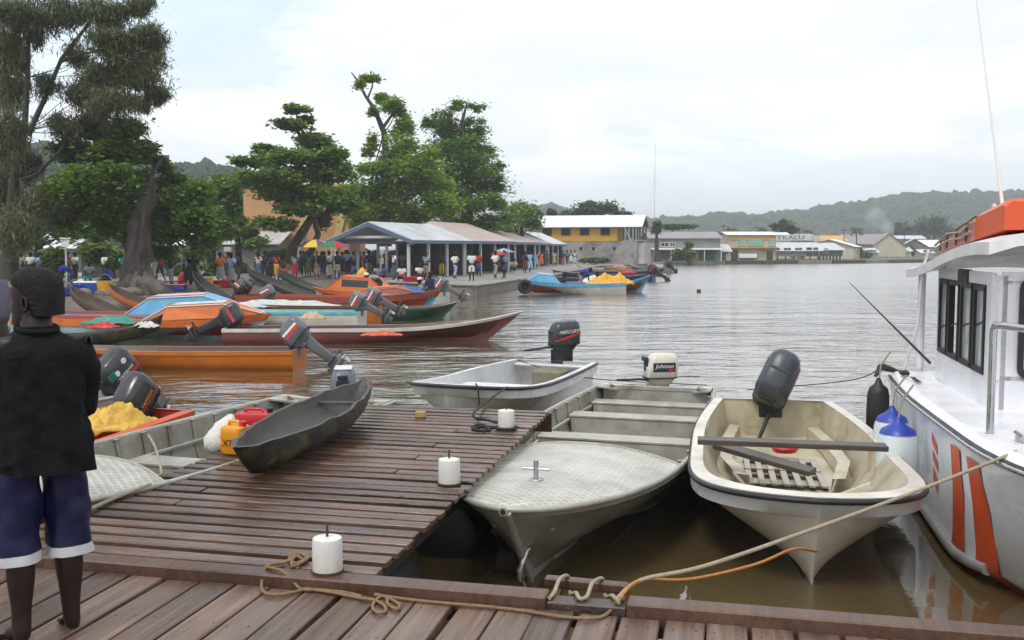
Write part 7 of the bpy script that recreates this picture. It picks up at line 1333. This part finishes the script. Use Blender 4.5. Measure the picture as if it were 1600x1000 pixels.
# silver car
def car():
    d = 92.0; c = Vector((D(418, 400, d).x, d, LANDZ+.05)); t = thing('parked_car', 'silver four wheel drive parked by the dome shaped bush', 'car', c, R(188)); M_sil = pm('silver_car_paint', (.36, .37, .38), .3, .5, .06, 2)
    def prof(x0): return [(-2.2, .45), (-2.2, .95), (-2.1, 1.15), (-1.95, 1.72), (-.9, 1.8), (.35, 1.74), (1.05, 1.15), (2.1, 1.0), (2.25, .8), (2.25, .42)]
    rows = [[Vector((x*(1-.02*(abs(y) > .8)), y*(1 if z < 1.16 else .86), z)) for x, z in prof(0)] for y in (-.92, -.86, .86, .92)]; mb = MB(); mb.loft(rows, True, True); mb.build('body', M_sil, t, 30)
    for sy in (-1, 1):
        for x0, x1 in ((-1.8, -.75), (-.65, .25)): MB().prism([(x0, sy*.80, 1.2), (x1+.25*(x1 > 0), sy*.80, 1.2), (x1-.05, sy*.80, 1.66), (x0+.06, sy*.80, 1.68)], (0, sy*.03, 0)).build('side_window', M_glass, t)
        for x in (-1.35, 1.4): w_ = MB().lathe([(.26, -.11), (.36, -.1), (.38, 0), (.36, .1), (.26, .11)], 18, M=Matrix.Translation((x, sy*.84, .38)) @ Matrix.Rotation(math.pi/2, 4, 'X')).build('wheel', M_black, t, 40); MB().lathe([(.22, -.115), (.24, .0), (.22, .115)], 12, M=Matrix.Translation((x, sy*.84, .38)) @ Matrix.Rotation(math.pi/2, 4, 'X')).build('rim', M_chrome, w_, 40)
        MB().box((2.25, sy*.68, .82), (.06, .32, .18), b=.02).build('headlight', M_white, t); MB().box((-2.2, sy*.78, .95), (.05, .2, .3), b=.02).build('tail_light', M_red, t)
    MB().prism([(.45, -.7, 1.68), (1.0, -.78, 1.2), (1.0, .78, 1.2), (.45, .7, 1.68)], (.04, 0, .02)).build('windscreen', M_glass, t); MB().box((2.26, 0, .5), (.14, 1.8, .22), b=.05).build('bumper', M_black, t); MB().box((2.26, 0, .82), (.05, .9, .2), b=.02).build('grille', M_black, t)
car()
o = MB().lathe([(0, -.12), (.09, -.1), (.14, 0), (.1, .1), (0, .13)], 12).build('mooring_buoy', pm('dark_red_buoy', (.10, .03, .025), .6), None, 60); o.location = W(1092, 455, .06); tag(o, 'small dark buoy floating alone on open water', 'buoy')
# ------------------------------------------------------------------ far waterfront
M_ochre = pm('ochre_boards', (.56, .32, .04), .75, 0, .12, .8, (.38, .22, .05), .4, .6, .3, 3, (1, 1, 6)); M_conc2 = pm('streaked_concrete', (.30, .295, .285), .85, 0, .15, .5, (.09, .09, .085), .7, .35); M_greenw = pm('green_shop_wall', (.02, .13, .075), .7, 0, .2, 1); M_aqua = pm('faded_aqua_board', (.22, .42, .38), .7, 0, .15, 1); M_purp = pm('purple_grey_roof', (.27, .25, .26), .6, .1, .14, .4, (.16, .13, .12), .4, .3); M_oroof = pm('orange_tin_roof', (.55, .3, .1), .6, 0, .1, .5)
def yellow_building():
    d = 124.0; a, b = D(852, 400, d+3), D(992, 400, d); c = (a+b)/2; w = (b-a).length; t = thing('yellow_building', 'two storey building, ochre boards over grey concrete under a white roof', 'building', (c.x, c.y+3.5, .46), math.atan2(b.y-a.y, b.x-a.x)); z1 = 2.9; ze = 4.85; zr = 6.3; dp = 7.0
    MB().box((.6, 0, z1/2), (w+1.2, dp, z1)).build('concrete_storey', M_conc2, t); MB().box((w/2+1.6, .4, z1/2-.1), (.9, dp, z1-.2)).build('pale_end_wall', pm('pale_concrete', (.45, .44, .42), .8, 0, .1, .5, (.25, .24, .22), .4, .4), t)
    n = 9; hh = (ze-z1)/n
    for k in range(n): MB().box((-.7, -dp/2+.02*(k % 2), z1+hh*(k+.5)), (w-1.4, .12, hh*.94)).build('board', M_ochre, t)
    MB().box((-.7, .2, (z1+ze)/2), (w-1.5, dp-.5, ze-z1-.02)).build('upper_wall', M_ochre, t)
    for x in (-w*.40, -w*.19, w*.02, w*.25): f = MB().box((x, -dp/2-.06, z1+1.25), (1.25, .12, .95)).build('window', M_plank_dark, t); MB().box((x, -dp/2-.13, z1+1.25), (1.05, .03, .78)).build('pane', M_glass, f)
    for sy in (-1, 1):
        for k in range(8): x0, x1 = -w/2-.7+(w+2.6)*k/8, -w/2-.7+(w+2.6)*(k+1)/8; MB().prism([(x0+.01, sy*(dp/2+.7), ze-.15), (x1-.01, sy*(dp/2+.7), ze-.15), (x1-.01, 0, zr), (x0+.01, 0, zr)], (0, 0, .08)).build('roof_sheet', M_tinw, t)
    for x in (w/2-.6, w/2+.4, w/2+1.5):   # the open framed end
        for y in (-dp/2+.2, 0, dp/2-.2): MB().box((x, y, (z1+ze)/2), (.16, .16, ze-z1)).build('frame_post', M_beam, t)
    for y0, y1, z0, z9 in ((-dp/2, 0, ze-.1, zr-.1), (dp/2, 0, ze-.1, zr-.1), (-dp/2, dp/2, ze-.1, ze-.1), (0, 0, ze, zr-.1), (-dp/4, 0, ze, zr-.7), (dp/4, 0, ze, zr-.7)): MB().tube([(w/2+1.6, y0, z0), (w/2+1.6, y1, z9)], .09, 6).build('truss_member', M_beam, t)
    MB().tube([(w/2-.6, -dp/2, ze-.1), (w/2+.5, -dp/2, z1)], .07, 6).build('brace', M_postw, t); MB().box((w/2+.5, 0, z1+.1), (2.2, dp, .15)).build('floor_slab', M_conc2, t)
    for x in (-w*.3, -w*.02, w*.12, w*.35): MB().box((x, -dp/2-.03, 1.95), (.35, .08, .4)).build('vent_hole', M_glass, t)
yellow_building()
def block(name, label, px0, px1, d, eave_y, ridge_y, m_wall, m_roof, wins=(), doors=(), dp=8, rz=0.0, cat='house', awn=None, stilts=False, sheets=0, hip=0.0, ground=.46):
    a, b = D(px0, 400, d), D(px1, 400, d); ev, rd = D(px0, eave_y, d).z, D(px0, ridge_y, d).z
    t = gable(name, label, (a.x+b.x)/2, d+dp/2, (b-a).length, dp, ev, max(rd, ev+.3), rz, m_wall, m_roof, wins, doors, .4, cat=cat, group='houses along the far waterfront', stilts=stilts, sheets=sheets, hip=hip, ground=ground)
    if awn: w = (b-a).length; MB().prism([(-w/2, -dp/2, awn[0]), (w/2, -dp/2, awn[0]), (w/2, -dp/2-awn[2], awn[1]), (-w/2, -dp/2-awn[2], awn[1])], (0, 0, .1)).build('awning', awn[3], t); [link('awning_post', MB().box((0, 0, 0), (.14, .14, awn[1])).mesh('awning_post'), M_postw, t, (-w/2+.3+k*(w-.6)/4, -dp/2-awn[2]+.15, awn[1]/2)) for k in range(5)]
    return t
Wn = lambda n, w, z, ww, hh: [(-w/2+w*(k+.5)/n, z, ww, hh) for k in range(n)]
gw = block('warehouse', 'long grey warehouse with a green shop front and white awning', 1016, 1125, 150, 372, 362, M_wallg, M_purp, [(-3.2, 2.6, 1.3, .7), (-2.0, 2.6, .8, .7)], [(1.6, .9, 1.9, M_oroof)], 9, 0, 'warehouse', (1.95, 1.75, 2.4, M_tinw), sheets=8)
for x, ww in ((-.8, 2.2), (3.5, 2.4)): MB().box((x, -4.56, .85), (ww, .1, 1.6), b=.01).build('shop_panel', M_greenw, gw)
oc = block('balcony_house', 'ochre two storey house with faded aqua boards', 1138, 1212, 158, 367, 362, M_wallc, M_tinw, [], [(-2.9, 1.1, 1.7, M_glass), (2.9, 1.0, 1.6, M_plank_dark)], 8, 0, 'house', sheets=6)
for x, ww in ((-1.7, 1.2), (.6, 2.6), (3.2, 1.0)): MB().box((x, -4.1, 2.85), (ww, .14, 1.1), b=.02).build('aqua_board', M_aqua, oc)
MB().box((0, -4.5, 2.1), (7.9, 1.0, .22), b=.02).build('balcony_floor', M_ochre, oc); MB().box((0, -4.08, 3.55), (7.8, .1, .3)).build('top_band', M_ochre, oc); MB().box((-.9, -4.6, .75), (3.0, .7, .7), b=.05).build('white_counter', M_white, oc)
stl = block('stilt_house', 'long grey stilt house with a sign band over its verandah', 1200, 1282, 163, 391, 379, M_wallg, M_tin, [(-3.1, 2.0, 1.3, .75), (-1.2, 2.0, 1.3, .75), (.7, 2.0, 1.3, .75)], [(2.5, .9, 1.5, M_glass), (3.6, .8, 1.5, M_greenw)], 7, 0, 'house', stilts=True, ground=.2)
sb = MB().box((.3, 1.0, 4.1), (8.2, .12, 1.0)).build('sign_band', pm('grey_sign_board', (.5, .52, .53), .6, 0, .15, 1), stl); oo = link('sign_lettering', text_mesh('NITKALU', 1.0, 0, .01), M_darkgrey, sb); oo.location = (-.2, .93, 4.1); oo.rotation_euler = (math.pi/2, 0, 0); oo.scale = (1.55, 1, 1)
MB().box((5.0, 1.0, 4.0), (1.3, .12, .95)).build('cream_board', M_wallc, stl)
block('stilt_house', 'dark teal boarded shack beside the stilt house', 1272, 1312, 165, 390, 380, pm('teal_boards', (.06, .13, .14), .75, 0, .25, 1.5), M_tin, [(-1.0, 1.9, .8, .8)], [], 7, R(12), stilts=True, ground=.2); block('white_roof_house', 'white roofed house with an orange edged gable past the stilt house', 1296, 1330, 178, 385, 374, M_wallc, M_tinw, [(0, 1.4, .8, .9)], [(1.2, .8, 1.7, M_oroof)], 9, R(55), sheets=4); block('orange_roof_house', 'low house with an orange roof behind the stilt house', 1283, 1322, 215, 376, 368, M_wallc, M_oroof, [], [], 8, 0); block('long_roof_house', 'big house with a long purple grey roof', 1322, 1392, 235, 381, 366, M_wallg, M_purp, Wn(4, 10.5, 1.6, 1.2, .9), [(2.5, 1, 1.9, M_rust)], 10, R(6), sheets=9)
block('cream_gable_house', 'tall cream gable house right of the long purple roof', 1382, 1408, 232, 385, 364, M_wallc, M_purp, [(0, 1.5, 1.1, 1.0)], [], 8, R(82)); block('small_white_house', 'small white house on the far waterfront', 1400, 1424, 236, 392, 386, M_wallc, M_tin, [(0, 1.4, 1.4, .7)], [], 5, 0); block('grey_roof_house', 'pale grey roofed house behind the wooden gable', 1398, 1446, 262, 373, 368, M_wallg, M_tin, [(0, 1.7, 1.2, 1)], [], 8, R(-6), sheets=6); block('wooden_gable_house', 'brown wooden gable house on the far right waterfront', 1424, 1444, 248, 384, 373, pm('brown_boards', (.17, .10, .08), .8, 0, .2, 1.5), M_tin, [(0, 1.5, .9, .9)], [], 6, R(75)); block('tin_roof_house', 'house with a broad pale tin roof at the far right', 1444, 1482, 250, 385, 375, pm('grey_green_boards', (.16, .19, .17), .8), M_tinw, [(-1.5, 1.4, 1, .8), (1, 1.4, 1, .8)], [(2.4, .9, 1.8, M_oroof)], 7, 0, sheets=5); block('last_gable_house', 'pale gable house nearest the cabin boat roof', 1478, 1506, 270, 380, 370, M_wallc, M_purp, [(0, 1.5, 1, .9)], [], 8, R(60)); block('hidden_house', 'low roof peeping above the warehouse end', 1108, 1148, 180, 371, 366, M_wallg, M_purp, [], [], 8, 0); block('back_roof_house', 'white roofed house behind the balcony house', 1172, 1235, 190, 372, 363, M_wallc, M_tinw, [], [], 8, 0, sheets=6)
for lb, p0, p1, d, e, r_, mw, mr, rz in (('grey roofed shed between the stilt house and the palms', 1236, 1272, 205, 373, 366, M_wallg, M_tin, 0), ('low brown roofed shed left of the long purple roof', 1312, 1340, 205, 390, 383, M_wallc, M_rust, 0), ('small blue walled shack below the long purple roof', 1350, 1372, 222, 394, 388, M_aqua, M_tin, 0), ('rust roofed shed behind the pale grey roofed house', 1410, 1440, 285, 377, 371, M_wallg, M_rust, R(10)), ('low white shack beside the wooden gable house', 1440, 1458, 244, 395, 390, M_wallc, M_tinw, 0), ('grey shed at the foot of the broad dark tree', 1466, 1496, 262, 392, 384, M_wallg, M_purp, R(-8)), ('pale shed between warehouse and balcony house', 1120, 1140, 152, 392, 382, M_wallc, M_tin, 0), ('tall shed behind the balcony house left end', 1128, 1160, 200, 368, 361, M_wallg, M_rust, 0)):
    w_ = (D(p1, 400, d)-D(p0, 400, d)).length; block('waterfront_shed', lb, p0, p1, d, e, r_, mw, mr, Wn(2, w_, 1.3, .8, .7), [(0, .8, 1.6, M_plank_dark)], 6, rz, 'shed', sheets=5)
for k, (lb, px, d) in enumerate((('utility pole left of the balcony house', 1130, 168), ('utility pole by the stilt house palms', 1248, 190), ('utility pole behind the long purple roof', 1318, 205), ('utility pole right of the cream gable house', 1412, 240), ('utility pole among the far right roofs', 1452, 256))):
    t = thing('utility_pole', lb, 'utility pole', (D(px, 400, d).x, d, .46), .2*k, 'utility poles along the far waterfront'); MB().tube([(0, 0, 0), (0, 0, 6.2)], [.11, .08], 7).build('pole', M_bark, t); MB().box((0, 0, 5.8), (1.5, .1, .1)).build('crossarm', M_bark, t)
# dark quay edge under the far houses
fq = thing('far_quay', 'dark timber and stone edge under the far houses', 'quay wall')
for (x0, y0), (x1, y1) in zip(SHORE[12:19], SHORE[13:20]):
    d_ = Vector((x1-x0, y1-y0, 0)); n = max(2, int(d_.length/6))
    for k in range(n): p = Vector((x0, y0, 0))+d_*((k+.5)/n); link('edge_block', MB().box((0, 0, 0), (d_.length/n*.97, .7, 1.0), b=.05).mesh('edge_block'), M_plank_dark if k % 3 else M_conc, fq, p+Vector((0, 0, .05)), (0, 0, math.atan2(d_.y, d_.x)))
t = thing('radio_mast', 'thin radio mast rising behind the yellow building', 'mast', (D(1022, 400, 320).x, 320, .46)); zt = D(1022, 228, 320).z
MB().tube([(0, 0, 0), (0, 0, zt)], [.12, .06], 6).build('mast_pole', pm('pale_mast_steel', (.5, .52, .55), .5, .3), t)
for k in range(3):
    a = 2*math.pi*k/3; MB().tube([(0, 0, zt*.7), (9*math.cos(a), 9*math.sin(a), 0)], .02, 4).build('guy_wire', M_chrome, t)
# ------------------------------------------------------------------ hills, forest on them, smoke and haze
def hill(label, ridge, d, depth, seed, nblob, br, mat_):
    """ridge: photo points of the skyline at distance d; the hill falls towards the camera and behind"""
    P = [D(px, py, d) for px, py in ridge]; xs = np.array([p.x for p in P]); zs = np.array([max(.3, p.z-br*.8) for p in P]); g_ = np.random.default_rng(seed)
    nx, ny = 90, 16; X = np.linspace(xs[0], xs[-1], nx); V = []
    def hz(x, v): f = np.interp(x, xs, zs); s = np.clip(1-abs(v), 0, 1); s = s*s*(3-2*s); return np.maximum(.2, f*s+vnoise(x*1.0, v*depth+0*x, depth*.3, seed)*f*.25*(1-s))
    vs = np.linspace(-1, 1, ny); GX, GV = np.meshgrid(X, vs, indexing='ij'); Z = hz(GX, GV); V = np.stack([GX, d+GV*depth, Z], -1).reshape(-1, 3); I = np.arange(nx*ny).reshape(nx, ny); F = np.stack([I[:-1, :-1], I[1:, :-1], I[1:, 1:], I[:-1, 1:]], -1).reshape(-1, 4)
    me = fastmesh('hill', V, F); o = link('hill', me, mat_); tag(o, label, 'hill', kind='structure')
    bm = bmesh.new(); bmesh.ops.create_icosphere(bm, subdivisions=2, radius=1); bv = np.array([v.co[:] for v in bm.verts]); bf = np.array([[v.index for v in f.verts] for f in bm.faces]); bm.free()
    n = nblob; x = g_.uniform(xs[0], xs[-1], n); v = np.concatenate([g_.uniform(-.95, .1, n*3//4), g_.normal(0, .03, n-n*3//4)]); z = hz(x, v); s = br*g_.uniform(.45, 1.25, n)*np.where(g_.random(n) < .05, 1.5, 1)
    # each crown: a lumpy ball
    lump = 1+.22*g_.normal(size=(n, len(bv), 1)); VV = bv[None]*lump*s[:, None, None]*np.array([1, 1, .85])+np.stack([x, d+v*depth, z+s*.35], -1)[:, None, :]; FF = bf[None]+(np.arange(n)*len(bv))[:, None, None]
    fo = link('hill_forest', fastmesh('hill_forest', VV.reshape(-1, 3), FF.reshape(-1, 3)), L_for); tag(fo, label.replace('hill', 'hill forest canopy'), 'forest', kind='stuff')
L_for = leaf_mat('forest_canopy', (.012, .026, .010), (.040, .058, .022), .0, .9); M_hill = pm('hill_undergrowth', (.04, .06, .025), .95, 0, .3, .02, world=True)
hill('hazy wooded hill rising on the right', [(940, 352), (985, 345), (1040, 346), (1100, 341), (1128, 334), (1160, 344), (1200, 338), (1250, 333), (1300, 325), (1350, 318), (1400, 309), (1450, 305), (1520, 304), (1600, 303), (1760, 300), (2000, 315)], 820, 260, 5, 9000, 3.3, M_hill); hill('dark wooded hill behind the left trees', [(-500, 200), (-200, 215), (-50, 225), (60, 232), (130, 240), (200, 255), (270, 262), (330, 261), (372, 268), (420, 300), (470, 330), (520, 350)], 300, 110, 9, 3000, 2.0, M_hill); hill('faint distant hill between the market and yellow building', [(760, 350), (800, 336), (840, 326), (860, 321), (885, 330), (940, 340), (990, 352)], 760, 160, 13, 1500, 3.2, M_hill)
def smoke():
    m = bpy.data.materials.new('smoke_volume'); m.use_nodes = True; nt = m.node_tree; nt.nodes.remove(nt.nodes['Principled BSDF']); N = nt.nodes.new; L = nt.links.new
    pv = N('ShaderNodeVolumePrincipled'); pv.inputs['Color'].default_value = (.85, .88, .92, 1); tc = N('ShaderNodeTexCoord'); n = N('ShaderNodeTexNoise'); n.inputs['Scale'].default_value = .16; n.inputs['Detail'].default_value = 3; L(tc.outputs['Object'], n.inputs['Vector']); mr = N('ShaderNodeMapRange'); mr.inputs['From Min'].default_value = .42; mr.inputs['From Max'].default_value = .75; mr.inputs['To Max'].default_value = .4; L(n.outputs['Fac'], mr.inputs['Value']); L(mr.outputs[0], pv.inputs['Density']); L(pv.outputs[0], nt.nodes['Material Output'].inputs['Volume'])
    mb = MB(); mb.tube([D(1392, 374, 262), D(1390, 362, 263), D(1386, 352, 265), D(1378, 344, 266), D(1365, 338, 268), D(1350, 336, 270)], [.6, 1.4, 2.2, 2.8, 3.0, 1.5], 10); o = mb.build('smoke_plume', m, None); tag(o, 'pale smoke drifting up behind the cream gable house', 'smoke', kind='stuff')
smoke()
def haze():
    m = bpy.data.materials.new('harbour_haze'); m.use_nodes = True; nt = m.node_tree; nt.nodes.remove(nt.nodes['Principled BSDF']); pv = nt.nodes.new('ShaderNodeVolumePrincipled'); pv.inputs['Color'].default_value = (.90, .95, 1.0, 1); pv.inputs['Density'].default_value = HAZE; nt.links.new(pv.outputs[0], nt.nodes['Material Output'].inputs['Volume'])
    o = MB().box((0, 1400, 36), (5100, 3240, 76)).build('haze', m); tag(o, 'thin damp haze over the harbour', 'haze', kind='stuff')
HAZE = .0007
haze()
